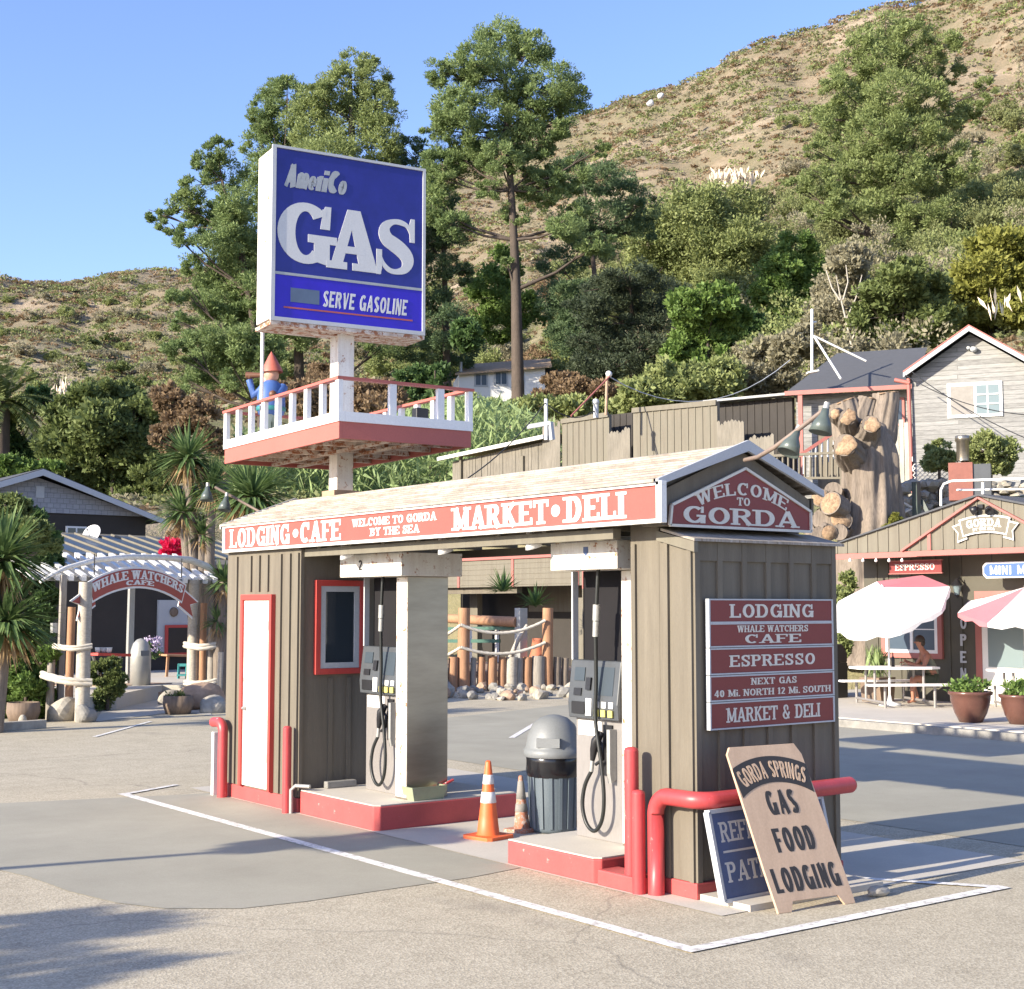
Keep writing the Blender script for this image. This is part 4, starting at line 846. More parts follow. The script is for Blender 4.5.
for a in list(np.linspace(.03, LA-.03, 9)):
    for b_ in (.01, LB-.01): W(obox(MB(), a-.04, a+.04, b_-.025, b_+.025, zt_, zr-.031), 'baluster', M['white'], pl)
for b_ in (.62, LB-.38):
    for a in (.015, LA-.015): W(obox(MB(), a-.025, a+.025, b_-.04, b_+.04, zt_, zr-.031), 'baluster', M['white'], pl)
# sign cabinet
DS = 16.0; sR, sN = az_dir(61), az_dir(-29)
tl, tr, bl_, br_ = P(273.3,147,15.45), P(423.7,170.6,16.35), P(269.8,318,15.45), P(420.5,333,16.35)
sR = Vector((tr.x-tl.x, tr.y-tl.y, 0)); sw_ = sR.length; sR.normalize(); sN = Vector((sR.y,-sR.x,0))
if sN.dot(tl) > 0: sN = -sN
zt2 = (tl.z+tr.z)/2; zb2 = (bl_.z+br_.z)/2; so = Vector((tl.x, tl.y, 0)); hs_ = zt2-zb2
print('sign', sw_, hs_, zt2, zb2, tl.z, tr.z, bl_.z, br_.z)
sf = lambda a,b,t: so+sR*a+Vector((0,0,zb2+b))+sN*t
cab = W(MB().prism([(-.0,0),(sw_,0),(sw_,hs_),(0,hs_)], sf, -.50, -.002), 'sign_cabinet', M['white_rust'], ps, .01)
m = MB()
for a0,a1,b0,b1 in ((-.015,.03,-.03,hs_+.02),(sw_-.02,sw_+.015,-.03,hs_+.02),(.03,sw_-.02,hs_-.01,hs_+.02),(.03,sw_-.02,-.03,.015)): m.prism([(a0,b0),(a1,b0),(a1,b1),(a0,b1)], sf, -.001, .03)
W(m, 'cabinet_frame', M['greywhite'], cab)
zd_ = hs_*.262
for t0, t1 in ((0,.012),(-.512,-.501)):
    W(MB().prism([(.03,zd_+.018),(sw_-.02,zd_+.018),(sw_-.02,hs_-.01),(.03,hs_-.01)], sf, t0, t1), 'upper_face', M['blue'], cab)
    W(MB().prism([(.03,.015),(sw_-.02,.015),(sw_-.02,zd_-.012),(.03,zd_-.012)], sf, t0, t1), 'lower_face', M['blue2'], cab)
W(MB().prism([(.03,zd_-.012),(sw_-.02,zd_-.012),(sw_-.02,zd_+.018),(.03,zd_+.018)], sf, 0, .02), 'divider', M['galv'], cab)
def stext(t, a0, a1, b0, hh, **k): return text_mb(t, lambda s,tt,n: sf((a0+a1)/2+s, b0+tt, n), hh, a1-a0, lift=.012, **k)
_gc = [0]
def fat(mb, poly, s0, kx, b0, hh):
    _gc[0] += 1; mb.prism([(s0+x*kx, b0+y*hh) for x, y in poly], sf, .012, .018+_gc[0]*.0003)
def ring(mb, cx, cy, ro, ri, a0, a1, *a, n=30):
    f = lambda rr_, t, c=(0,0): (cx+c[0]+rr_[0]*math.cos(R(t)), cy+c[1]+rr_[1]*math.sin(R(t)))
    _gc[0] += 1; s0, kx, b0, hh = a; k = _gc[0]
    for i in range(n):
        t0, t1 = a0+(a1-a0)*i/n, a0+(a1-a0)*(i+1)/n
        mb.prism([(s0+x*kx, b0+y*hh) for x, y in (f(ri,t0),f(ro,t0),f(ro,t1),f(ri,t1))], sf, .012, .018+k*.0003)
gx0, gb, gh_ = .055, hs_*.335, hs_*.36
m = MB(); a = (gx0, sw_*.39, gb, gh_)                # G
ring(m, .46, .5, (.46,.5), (.17,.36), 42, 312, *a); fat(m, [(.70,.60),(.86,.60),(.88,.98),(.78,.98),(.745,.90)], *a); fat(m, [(.50,.36),(.98,.36),(.98,.49),(.50,.49)], *a); fat(m, [(.60,.06),(.86,.0),(.86,.37),(.60,.37)], *a)
fat(m, [(.70,.86),(.79,.80),(.80,.92),(.74,.93)], *a)
a = (gx0+sw_*.315, sw_*.355, gb-.01, gh_)             # A
fat(m, [(.38,1.),(.62,1.),(.93,.1),(.60,.1)], *a); fat(m, [(.38,1.),(.52,.88),(.30,.1),(.09,.1)], *a); fat(m, [(.24,.27),(.72,.27),(.68,.39),(.28,.39)], *a); fat(m, [(.0,0),(.38,0),(.38,.12),(.0,.12)], *a); fat(m, [(.48,0),(1.02,0),(1.02,.12),(.48,.12)], *a)
a = (gx0+sw_*.645, sw_*.265, gb-.015, gh_)           # S
sp_ = [(.90,.72),(.80,.86),(.62,.915),(.42,.91),(.24,.83),(.20,.71),(.28,.60),(.45,.53),(.62,.455),(.76,.36),(.80,.25),(.72,.13),(.52,.075),(.33,.09),(.17,.19),(.09,.32)]
sw2 = [.07,.10,.13,.13,.22,.30,.34,.36,.36,.34,.30,.20,.13,.12,.10,.07]
def _cr(v):
    out = []
    for i in range(len(v)-1):
        p0, p1, p2, p3 = v[max(i-1,0)], v[i], v[i+1], v[min(i+2,len(v)-1)]
        for k in range(4): t = k/4; out.append(.5*(2*p1+(p2-p0)*t+(2*p0-5*p1+4*p2-p3)*t*t+(3*p1-p0-3*p2+p3)*t**3))
    return out+[v[-1]]
sp_ = list(zip(_cr([p[0] for p in sp_]), _cr([p[1] for p in sp_]))); sw2 = _cr(sw2)
_gc[0] += 1; Ls, Rs_ = [], []
for i, (x, y) in enumerate(sp_):
    p, q = sp_[max(i-1,0)], sp_[min(i+1,len(sp_)-1)]; dx, dy = (q[0]-p[0])*a[1], (q[1]-p[1])*a[3]; l = math.hypot(dx,dy); nx, ny = -dy/l, dx/l; w2 = sw2[i]*a[1]*.5
    Ls.append((a[0]+x*a[1]+nx*w2, a[2]+y*a[3]+ny*w2)); Rs_.append((a[0]+x*a[1]-nx*w2, a[2]+y*a[3]-ny*w2))
for i in range(len(sp_)-1): m.prism([Ls[i],Ls[i+1],Rs_[i+1],Rs_[i]], sf, .012, .018+_gc[0]*.0003)
fat(m, [(.86,.60),(.98,.60),(.98,1.),(.88,1.),(.84,.9)], *a); fat(m, [(.0,.0),(.10,.0),(.14,.1),(.14,.42),(.0,.42)], *a)
W(m, 'lettering', M['sign_white'], cab)
W(stext('AmeriCo', .12, .86, hs_*.775, hs_*.135, v=.38, h=.27, serif=False, slant=.28, gap=.02), 'lettering', M['galv'], cab)
W(stext('SERVE GASOLINE', .60, sw_-.22, hs_*.095, hs_*.095, v=.24, h=.17, serif=False, slant=.22, gap=.16), 'lettering', M['sign_white'], cab)
W(MB().prism([(.22,.20),(.56,.20),(.56,.36),(.22,.36)], sf, .012, .015), 'grey_patch', M['greyblue'], cab)
W(MB().prism([(.14,.125),(sw_-.14,.125),(sw_-.14,.142),(.14,.142)], sf, .012, .016), 'orange_rule', M['orange_line'], cab)
# saddle that carries the cabinet
W(MB().beam(sf(.2,-.06,-.25), sf(sw_-.2,-.06,-.25), .16, .06), 'saddle', M['rusty_white'], cab)
W(MB().prism([(-.012,-.075),(sw_+.012,-.075),(sw_+.012,-.032),(-.012,-.032)], sf, -.49, .02), 'bottom_rail', M['rusty_white'], cab)
# garden gnome statue on the balcony, looking out to sea through a spyglass
gn_c = bal(2.72, .42, zt_-.03); gn = thing('gnome_statue', 'painted gnome statue in red hat and blue coat looking through a spyglass', 'statue', gn_c)
gn.scale = (.93,.93,.93)
MB().tube([(-.07,.0,0),(-.08,0,.25),(-.05,0,.38)], [.07,.075,.09], 12).tube([(.07,.0,0),(.08,0,.25),(.05,0,.38)], [.07,.075,.09], 12).build('trousers', M['gnome_trouser'], gn)
MB().lathe([(.0,.34),(.17,.36),(.19,.45),(.185,.6),(.15,.74),(.08,.80),(0,.82)], (0,0,0), 20, sq=.85).build('coat', M['gnome_blue'], gn)
MB().lathe([(.188,.40),(.197,.41),(.197,.45),(.188,.46)], (0,0,0), 20, sq=.87).build('belt', M['teal'], gn)
dl = az_dir(-80)     # looks left
hd_ = Vector((0,0,.88))
MB().blob(hd_, (.10,.10,.11), 2, .08).blob(hd_+dl*.10, (.03,.03,.03), 1, .05).build('head', M['gnome_skin'], gn)
MB().blob(hd_+dl*.05-Vector((0,0,.07)), (.07,.07,.08), 5, .1).build('beard', M['gnome_skin'], gn)
MB().lathe([(.14,.0),(.13,.04),(.09,.12),(.05,.20),(.0,.28)], hd_+Vector((0,0,.03))-dl*.01, 18, 0, Vector((0,0,1))+dl*.05).build('hat', M['gnome_red'], gn)
sh_ = Vector((0,0,.72)); MB().tube([sh_+dl*.10, sh_+dl*.24+Vector((0,0,-.10)), sh_+dl*.30+Vector((0,0,.10))], [.065,.055,.045], 10).tube([sh_-dl*.08+uR*.08, sh_-uL*.20+uR*.0+Vector((0,0,-.2)), sh_-uL*.24+dl*.08+Vector((0,0,-.12))], [.065,.055,.045], 10).build('sleeves', M['gnome_blue'], gn)
MB().blob(sh_+dl*.29+Vector((0,0,.15)), .045, 3, .1).blob(sh_-uL*.24+dl*.08+Vector((0,0,-.12)), .05, 4, .1).build('hands', M['gnome_brown'], gn)
MB().tube([hd_+dl*.09+Vector((0,0,.0)), hd_+dl*.20, hd_+dl*.34], [.025,.035,.05], 12).build('spyglass', M['gnome_brown'], gn)
fp = thing('flag_pole', 'thin white pole standing on the balcony before the gnome', 'pole', bal(2.3,.12,zt_-.03)); MB().tube([(0,0,0),(0,0,1.22)], .022, 8).lathe([(0,.03),(.03,.02),(.02,0)], (0,0,1.22), 8).build('pole', M['white'], fp)
fl = thing('floodlight', 'small dark floodlight on the balcony floor behind the rail', 'lamp', bal(.5,LB-.35,zt_-.02)); MB().box(-.08,.08,-.05,.05,.05,.2).build('head', M['black'], fl, .01); MB().tube([(0,0,0),(0,0,.08)], .015, 8).build('stem', M['galv'], fl)
# ================================================================== MARKET (right)
mk = thing('market_building', 'grey-olive board market with salmon trimmed gable, window and open door', 'shop', (26, 16.6, .15))
YA, YP, YZ = 20.3, 16.6, 12.9
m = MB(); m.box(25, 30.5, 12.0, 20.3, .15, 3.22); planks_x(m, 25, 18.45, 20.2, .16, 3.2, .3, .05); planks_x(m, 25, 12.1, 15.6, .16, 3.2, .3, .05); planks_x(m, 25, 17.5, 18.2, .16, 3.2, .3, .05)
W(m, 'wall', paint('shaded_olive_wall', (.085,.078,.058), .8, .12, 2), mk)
fp_ = [(YA,3.24),(YA,3.44),(YP,4.30),(YZ,3.44),(YZ,3.24)]
m = MB().prism(fp_, lambda a,b,t: (t,a,b), 24.0, 24.08); zf = lambda y: 4.28-abs(y-YP)*.2325
planks_x(m, 24.0, YZ, YA, 3.25, 0, .27, .035, -.02, zf=lambda y: zf(y)-.02)
W(m, 'gable_front', M['olive_pale'], mk)
W(MB().prism([(YA+.1,3.43),(YP,4.31),(YZ-.1,3.43),(YZ-.1,3.40),(YP,4.27),(YA+.1,3.40)], lambda a,b,t: (t,a,b), 23.93, 30.6), 'roof', M['grey_roof'], mk)
W(MB().box(23.97,25,12.9,20.35,3.16,3.235).box(23.96,23.999,12.9,20.35,3.12,3.235), 'soffit', M['salmon'], mk)
m = MB()
for a, b in (((18.45,3.25),(YP,4.235)),((YP,4.235),(14.75,3.25))): m.beam((23.95,a[0],a[1]), (23.95,b[0],b[1]), .04, .075, up=(1,0,0))
m.box(23.955,23.978,17.75,17.83,3.24,3.58); m.box(23.93,23.972,14.75,18.1,3.13,3.235)
W(m, 'salmon_trim', M['salmon'], mk)
w_ = W(MB().box(24.93,24.998,18.25,18.36,1.02,2.60).box(24.93,24.998,19.70,19.81,1.02,2.60).box(24.93,24.998,18.36,19.70,2.50,2.60).box(24.93,24.998,18.36,19.70,1.02,1.13), 'window', M['salmon'], mk)
W(MB().box(24.94,24.997,18.361,18.44,1.131,2.499).box(24.94,24.997,19.62,19.699,1.131,2.499).box(24.94,24.997,18.99,19.06,1.131,2.499).box(24.94,24.997,18.44,18.99,1.131,1.20).box(24.94,24.997,19.06,19.62,1.131,1.20).box(24.95,24.99,18.44,19.62,2.08,2.10).box(24.951,24.991,18.44,19.62,1.62,1.64), 'frame', M['white'], w_)
W(MB().box(24.965,24.99,18.441,19.619,1.201,2.499), 'pane', M['glass_blue'], w_)
dd = W(MB().box(24.95,24.998,16.2,17.3,.16,2.28), 'door', M['white'], mk); W(MB().box(24.93,25.0,17.30,17.44,.16,2.42).box(24.93,25,16.05,16.19,.16,2.42).box(24.93,25,16.19,17.30,2.29,2.42), 'door_frame', M['salmon'], mk)
W(MB().box(24.93,24.949,16.35,17.15,.9,2.1), 'door_pane', M['glass_pale'], dd)
# signs on the market
bn = thing('banner_sign', 'white outlined ribbon sign reading GORDA high on the market gable', 'sign', (23.93, 16.45, 3.75))
ct = (onx(951,530,23.93).y+onx(1019,530,23.93).y)/2; wd = abs(onx(951,530,23.93).y-onx(1019,530,23.93).y)
bfn = arc_fn((23.93,ct,3.86), (0,-1,0), (0,0,1), (-1,0,0), 2.2)
def ribbon_shape(fn, w, h, tail, e, mo, mi_, par, drop=.06):
    hw = w/2
    for nm, mt, q, t0, t1 in (('outline', mo, e, -.02, .0), ('board', mi_, 0, .001, .008)):
        m = MB()
        for k in range(14):
            s0, s1 = -hw-q+(w+2*q)*k/14, -hw-q+(w+2*q)*(k+1)/14; m.prism([(s0,-h-q),(s1,-h-q),(s1,q),(s0,q)], fn, t0, t1)
        for sg in (-1, 1):
            m.prism([(sg*(hw-.06+q*.0),-h-drop-q),(sg*(hw+tail+q),-h-drop-q),(sg*(hw+tail*.6+q),-h/2-drop),(sg*(hw+tail+q),-drop+q),(sg*(hw-.06),-drop+q)], fn, t0-.012, t1-.012)
        W(m, nm, mt, par)
ribbon_shape(bfn, wd*.72, .29, wd*.13, .03, M['white'], M['olive_pale'], bn)
W(text_mb('GORDA', lambda s,t,k: bfn(s,t-.19,k), .15, wd*.55, .24, .14, gap=.05, lift=.009), 'lettering', M['white'], bn)
W(text_mb('BY THE SEA', lambda s,t,k: bfn(s,t-.265,k), .05, wd*.36, .24, .16, gap=.05, lift=.009), 'lettering', M['white'], bn)
es = thing('shop_sign', 'small dark red board reading ESPRESSO under the market eave', 'sign', (24.3, 18.9, 2.85))
y0, y1 = onx(890,565,24.4).y, onx(942,565,24.4).y; z1, z0 = onx(916,561,24.4).z, onx(916,573,24.4).z
W(MB().box(24.38,24.41,y1,y0,z0,z1), 'board', M['sign_red'], es); W(MB().box(24.37,24.415,y1-.02,y0+.02,z1,z1+.018).box(24.37,24.415,y1-.02,y0+.02,z0-.018,z0), 'frame', M['salmon'], es)
W(text_mb('ESPRESSO', plane_fn((24.38,(y0+y1)/2,z0+.06), (0,-1,0), (0,0,1), (-1,0,0)), .13, (y0-y1)*.76, .2, .12), 'lettering', M['cream'], es)
W(MB().tube([(24.4,y0-.15,z1),(24.4,y0-.15,3.15)], .01, 6).tube([(24.4,y1+.15,z1),(24.4,y1+.15,3.15)], .01, 6), 'hanger', M['black'], es)
ms = thing('shop_sign', 'blue board with white edge reading MINI MART above the market door', 'sign', (24.3, 16.4, 2.85))
y0 = onx(983,565,24.4).y; y1 = y0-1.62; z1, z0 = onx(1000,562,24.4).z, onx(1000,578,24.4).z; c = .07
oc = lambda e: [(y0+e-c,z0-e),(y0+e,z0-e+c),(y0+e,z1+e-c),(y0+e-c,z1+e),(y1-e+c,z1+e),(y1-e,z1+e-c),(y1-e,z0-e+c),(y1-e+c,z0-e)]
W(MB().prism(oc(0), lambda a,b,t: (t,a,b), 24.39, 24.42), 'outline', M['white'], ms); W(MB().prism(oc(-.03), lambda a,b,t: (t,a,b), 24.38, 24.3895), 'board', paint('royal_blue_board', (.05,.11,.32), .5, .1, 3), ms)
W(text_mb('MINI MART', plane_fn((24.38,(y0+y1)/2,z0+.07), (0,-1,0), (0,0,1), (-1,0,0)), .17, 1.28, .22, .2, serif=False, gap=.2), 'lettering', M['white'], ms)
W(MB().tube([(24.4,y0-.2,z1),(24.4,y0-.2,3.15)], .01, 6).tube([(24.4,y1+.2,z1),(24.4,y1+.2,3.15)], .01, 6), 'hanger', M['black'], ms)
op_ = thing('vertical_sign', 'white letters spelling OPEN down the wall between window and door', 'sign', (24.95, 17.85, 1.3))
for k, ch in enumerate('OPEN'):
    py = 623+k*17; p = onx(963, py, 24.95); W(text_mb(ch, plane_fn((24.965,p.y,p.z-.12), (0,-1,0), (0,0,1), (-1,0,0)), .24, .15, .26, .18, serif=False), 'lettering', M['greywhite'], op_)
ln = thing('wall_lantern', 'white glass carriage lantern on the market wall above OPEN', 'lamp', (24.7, 18.0, 2.45)); c = onx(957,588,24.75)
W(MB().lathe([(.05,-.14),(.085,.02),(.10,.05)], c, 6), 'glass', M['glass_pale'], ln); W(MB().lathe([(.13,.05),(.09,.11),(.04,.15),(.03,.19),(0,.2)], c, 12).tube([c+Vector((0,0,.15)), c+Vector((.1,0,.22)), c+Vector((.24,0,.1))], .012, 6).lathe([(.02,-.2),(.05,-.16),(.05,-.14),(0,-.14)], c, 10), 'housing', M['black'], ln)
fl2 = thing('floodlight', 'twin dark floodlights at the peak of the market gable', 'lamp', (23.9, 16.55, 4.05))
for px in (974, 989): c = onx(px,510,23.85); W(MB().lathe([(0,-.08),(.06,-.07),(.09,.06),(.085,.06),(0,.0)], c, 14, 0, (-.6, (.6 if px < 980 else -.6), -.5)), 'lamp_shade', M['black'], fl2)
W(MB().box(23.93,23.99,16.5,16.62,4.02,4.1), 'mount', M['black'], fl2)
for k in range(5):
    p = onx(850+k*13, 560.5, 23.95); o = thing('bulb', 'one of the small round bulbs strung along the market eave', 'lamp', p, 0, 'string of bulbs along the market eave'); MB().lathe([(0,-.035),(.03,-.02),(.035,.0),(.02,.03),(.012,.05),(0,.05)], (0,0,0), 10).build('bulb_glass', M['white'], o)
rl0 = thing('roof_rail', 'white pipe rail running along the market roof', 'railing', P(941,506,34))
pts = [P(941,506,34), P(941,490,34), P(944,484,33.9), P(952,481,33.8), P(1040,478,32)]
W(MB().tube(pts, .032, 8).tube([P(957,490,34.2), P(1040,489,32.4)], .026, 8), 'rail', M['white'], rl0); 
for px in (983,): W(MB().tube([P(px,479,33.2), P(px,500,33.4)], .04, 8), 'upright', M['white'], rl0)

# patio furniture -------------------------------------------------
def umbrella(lb, base, h, rad, tilt, tax, reds, skirt=.16):
    o = thing('patio_umbrella', lb, 'umbrella', base, 0, 'red and white patio umbrellas')
    MB().tube([(0,0,0),(0,0,h)], .022, 10).lathe([(.0,.0),(.22,.0),(.22,.05),(.05,.09),(.03,.2)], (0,0,0), 16).build('pole', M['white'], o)
    top = Vector((0,0,h)); rot = Matrix.Rotation(tilt, 4, Vector(tax)); n = 8
    def cp(r, a, dz=0): v = Vector((r*math.cos(a), r*math.sin(a), .42*(1-(r/rad))**1.15-.42+dz+.40)); return top+(rot @ v)
    for mt, sel, nm in ((M['umb_red'], reds, 'red_canopy_panels'), (M['umb_white'], [k for k in range(n) if k not in reds], 'white_canopy_panels')):
        m = MB(); 
        for k in sel:
            a0, a1 = 2*math.pi*k/n, 2*math.pi*(k+1)/n; rs_l = [.04, .35*rad, .7*rad, rad]; vs = []
            for r in rs_l:
                for j in range(5):
                    a = a0+(a1-a0)*j/4; sagk = 1-.075*math.sin(math.pi*j/4); vs.append(cp(r*sagk, a, -.02*math.sin(math.pi*j/4)*(r/rad)))
            for j in range(5): a = a0+(a1-a0)*j/4; vs.append(cp(rad*(1-.075*math.sin(math.pi*j/4)), a, -skirt*.5-.05*(j % 2)))
            m.add(vs, [(i*5+j, i*5+j+1, (i+1)*5+j+1, (i+1)*5+j) for i in range(4) for j in range(4)])
        ob = m.build(nm, mt, o); s = ob.modifiers.new('cloth', 'SOLIDIFY'); s.thickness = .004
    m = MB()
    for k in range(n): a = 2*math.pi*k/n; m.tube([top+Vector((0,0,-.02)), cp(rad*.98, a, -.015)], .008, 6)
    m.build('rib', M['galv'], o); MB().lathe([(.03,.36),(.03,.42),(0,.46)], top, 10, 0, rot @ Vector((0,0,1))).build('finial', M['white'], o)
    return o
u1b = P(890,706,28.3); u1b.z = .15
u1 = umbrella('large patio umbrella tilted over the picnic table, mostly white panels with a red one', u1b, 2.0, 1.24, R(30), (.14,-.99,0), [7, 0])
u2b = P(1030,712,27.4); u2b.z = .15
u2 = umbrella('patio umbrella with a red stripe and white panels at the right edge of the picture', u2b, 1.95, 1.30, R(14), (.5,-1,0), [3, 6, 0])
def picnic(lb, c, rz):
    o = thing('picnic_table', lb, 'picnic table', c, rz, 'picnic tables with attached benches')
    MB().prism([(-.85,-.25),(-.6,-.45),(.6,-.45),(.85,-.25),(.85,.25),(.6,.45),(-.6,.45),(-.85,.25)], lambda a,b,t: (a,b,t), .72, .765).build('tabletop', M['umb_white'], o, .008)
    for s in (-1, 1):
        MB().prism([(-.8,-.15),(.8,-.15),(.85,-.08),(.85,.08),(.8,.15),(-.8,.15),(-.85,.08),(-.85,-.08)], lambda a,b,t: (a,b+s*.80,t), .42, .46).build('bench', M['umb_white'], o, .008)
    for s in (-1, 1):
        MB().tube([(s*.5,-.8,.42),(s*.5,-.8,.0)], .03, 8).tube([(s*.5,.8,.42),(s*.5,.8,.0)], .03, 8).tube([(s*.5,-.8,.1),(s*.5,.8,.1)], .028, 8).tube([(s*.5,-.25,.1),(s*.5,-.25,.72)], .028, 8).tube([(s*.5,.25,.1),(s*.5,.25,.72)], .028, 8).build('leg_frame', M['pump_body'], o)
    return o
tb = P(895,706,28.5); tb.z = .15; picnic('white picnic table with benches under the tilted umbrella', tb, TH-R(90)+R(6))
tb2 = P(1036,712,27.2); tb2.z = .15; picnic('white picnic table under the striped umbrella at the right edge', tb2, TH-R(90))
def planter(lb, px, py, seed, sc_=1.):
    c = onz(px, py, .15); o = thing('planter', lb, 'planter', c, 0, 'glazed pots by the market kerb')
    k = sc_; MB().lathe([(.0,.0),(.19*k,.0),(.27*k,.16*k),(.33*k,.36*k),(.335*k,.45*k),(.37*k,.47*k),(.37*k,.52*k),(.33*k,.52*k),(.31*k,.44*k),(0,.42*k)], (0,0,0), 28).build('pot', M['pot'], o)
    leaf_mesh('foliage', M['leaf_bright'], *clumps([((0,0,.58*k), (.34*k,.34*k,.17*k), 26, 26)], 0, .38, .085), parent=o); return o
planter('wide brown glazed pot with bright leafy plants by the kerb', 971, 722, 1); planter('brown glazed pot cut by the right edge of the picture', 1021, 724, 2, .95)
# grill or bin beside the wall, behind the table
gr = thing('barbecue', 'dark barbecue with a closed hood left of the picnic table', 'barbecue', (24.0,20.9,.15))
MB().box(-.4,.4,-.6,.6,.0,.75).build('cabinet', M['black'], gr, .01); MB().prism([(-.4,.76),(-.4,.95),(-.15,1.15),(.25,1.15),(.4,.95),(.4,.76)], lambda a,b,t: (a,t,b), -.6, .6).build('hood', M['dark_wall'], gr, .02)
def boxplanter(lb, c):
    o = thing('planter', lb, 'planter', c, 0); MB().prism([(-.2,0),(.2,0),(.27,.5),(-.27,.5)], lambda a,b,t: (a,t,b), -.25, .25).build('pot', M['pot_wood'], o)
    n = 60; C_ = rng.normal(size=(n,3))*np.array([.1,.1,.05])+np.array([0,0,.8]); N_ = rng.normal(size=(n,3))*.3+np.array([0,0,1.]); leaf_mesh('foliage', M['reed'], C_, N_, np.full(n,.7), parent=o, aspect=.08); return o
c = P(878,703,29.6); c.z = .15; boxplanter('wooden tub with tall grass-like plant behind the picnic table', c)

# person sitting at the picnic table -------------------------------
def skin_body(name, mat, joints, edges, parent, root=0, sub=2):
    me = bpy.data.meshes.new(name); me.from_pydata([j[0] for j in joints], edges, []); o = bpy.data.objects.new(name, me); COL.objects.link(o); o.parent = parent
    md = o.modifiers.new('skin', 'SKIN'); md.use_smooth_shade = True
    for i, j in enumerate(joints): me.skin_vertices[0].data[i].radius = j[1] if isinstance(j[1], tuple) else (j[1], j[1]); me.skin_vertices[0].data[i].use_root = (i == root)
    ss = o.modifiers.new('sub', 'SUBSURF'); ss.levels = sub; ss.render_levels = sub; me.materials.append(mat); return o
ppos = P(926,703,28.9); ppos.z = .15
pr = thing('person', 'person in sleeveless top and dark shorts sitting with arms on the picnic table', 'person', ppos, TH-R(90)+R(180))
# local: +x faces left in the picture (towards the table), z up
def V3(*a): return Vector(a)
J = [((-.16,0,.50),(.15,.13)), ((-.13,0,.68),(.13,.11)), ((-.06,0,.86),(.15,.11)), ((.0,0,.98),(.13,.09)), ((.05,0,1.07),.052), ((.09,0,1.15),.062), ((.11,0,1.23),.085), ((.12,0,1.31),.075),
     ((-.12,.10,.48),.10), ((.26,.13,.50),.075), ((.30,.13,.30),.055), ((.30,.13,.07),.038), ((.42,.14,.035),.035),
     ((-.12,-.10,.48),.10), ((.24,-.13,.50),.075), ((.20,-.13,.30),.055), ((.12,-.13,.09),.038), ((.25,-.14,.035),.035),
     ((.0,.18,.95),.058), ((.10,.24,.74),.045), ((.34,.16,.80),.034), ((.40,.13,.81),.03),
     ((.0,-.18,.95),.058), ((.12,-.24,.76),.045), ((.34,-.12,.84),.034), ((.40,-.09,.88),.03)]
Eg = [(0,1),(1,2),(2,3),(3,4),(4,5),(5,6),(6,7),(0,8),(8,9),(9,10),(10,11),(11,12),(0,13),(13,14),(14,15),(15,16),(16,17),(3,18),(18,19),(19,20),(20,21),(3,22),(22,23),(23,24),(24,25)]
skin_body('body', M['skin'], J, Eg, pr)
skin_body('tank_top', M['tanktop'], [((-.165,0,.47),(.165,.145)),((-.14,0,.68),(.145,.125)),((-.065,0,.85),(.165,.125)),((-.01,0,.945),(.135,.10))], [(0,1),(1,2),(2,3)], pr)
skin_body('shorts', M['shorts'], [((-.16,0,.48),(.16,.14)),((-.10,.10,.475),.118),((.14,.125,.495),.10),((-.10,-.10,.475),.118),((.12,-.125,.495),.10)], [(0,1),(1,2),(0,3),(3,4)], pr)
MB().blob((.095,0,1.29), (.10,.09,.095), 4, .1).blob((.06,0,1.22), (.07,.08,.08), 5, .1).build('hair', M['hair'], pr)
MB().blob((.20,0,1.235), (.018,.014,.02), 1, .05).build('nose', M['skin'], pr)
for s in (-1,1):
    m = MB()
    for k, (dy, l) in enumerate(((-.024,.07),(-.008,.08),(.008,.078),(.024,.065))):
        b = Vector((.41, s*.11+dy, .83 if s < 0 else .80)); m.tube([b, b+Vector((l*.6,0,.005)), b+Vector((l,0,-.02))], [.010,.009,.007], 6)
    b = Vector((.40, s*.11-s*.03, .83 if s < 0 else .80)); m.tube([b, b+Vector((.03,-s*.03,.0)), b+Vector((.055,-s*.03,-.005))], [.011,.010,.008], 6)
    m.build('fingers', M['skin'], pr)
dr = thing('bottle', 'dark bottle standing on the picnic table by the person', 'bottle', P(893,664,28.4)); dr.location.z = .15+.766
MB().lathe([(0,0),(.035,0),(.035,.16),(.012,.21),(.012,.27),(0,.27)], (0,0,0), 12).build('glass', M['black'], dr)

# ================================================================== STUMP, WOODPILE AND THE GREY HOUSE
sp = P(873,535,37.); gz = tz(sp.x, sp.y); k = 37/F
stp = thing('tree_stump', 'huge pollarded tree stump with sawn limbs above the market roof', 'tree', (sp.x, sp.y, min(gz, sp.z)))
Q = lambda px, py, d=0: P(px, py, 37+d)
m = MB().bark([Vector((sp.x,sp.y,gz-.3)), Q(872,530), Q(872,500), Q(869,460), Q(864,435), Q(858,428)], [40*k,32*k,28*k,27*k,24*k,16*k], 110, .09)
W(m, 'trunk', M['bark'], stp)
def limb(pts, rs, cut=True):
    l = W(MB().bark(pts, rs, 60, .09, .1, 0, len(stp.children)), 'limb', M['bark'], stp)
    if cut:
        d = (Vector(pts[-1])-Vector(pts[-2])).normalized(); mm = MB().lathe([(rs[-1]*.97,-.01),(rs[-1]*.90,.02),(rs[-1]*.5,.03),(0,.028)], pts[-1], 28, 0, (d+Vector((-.15,.1,.12))).normalized()); c_ = Vector(pts[-1]); mm.v = [tuple(c_+(Vector(v)-c_)*(1+.16*math.sin(i_ % 28*.9)*math.sin(i_ % 28*.37+len(stp.children)))) for i_, v in enumerate(mm.v)]; W(mm, 'cut_face', M['cutwood'], l)
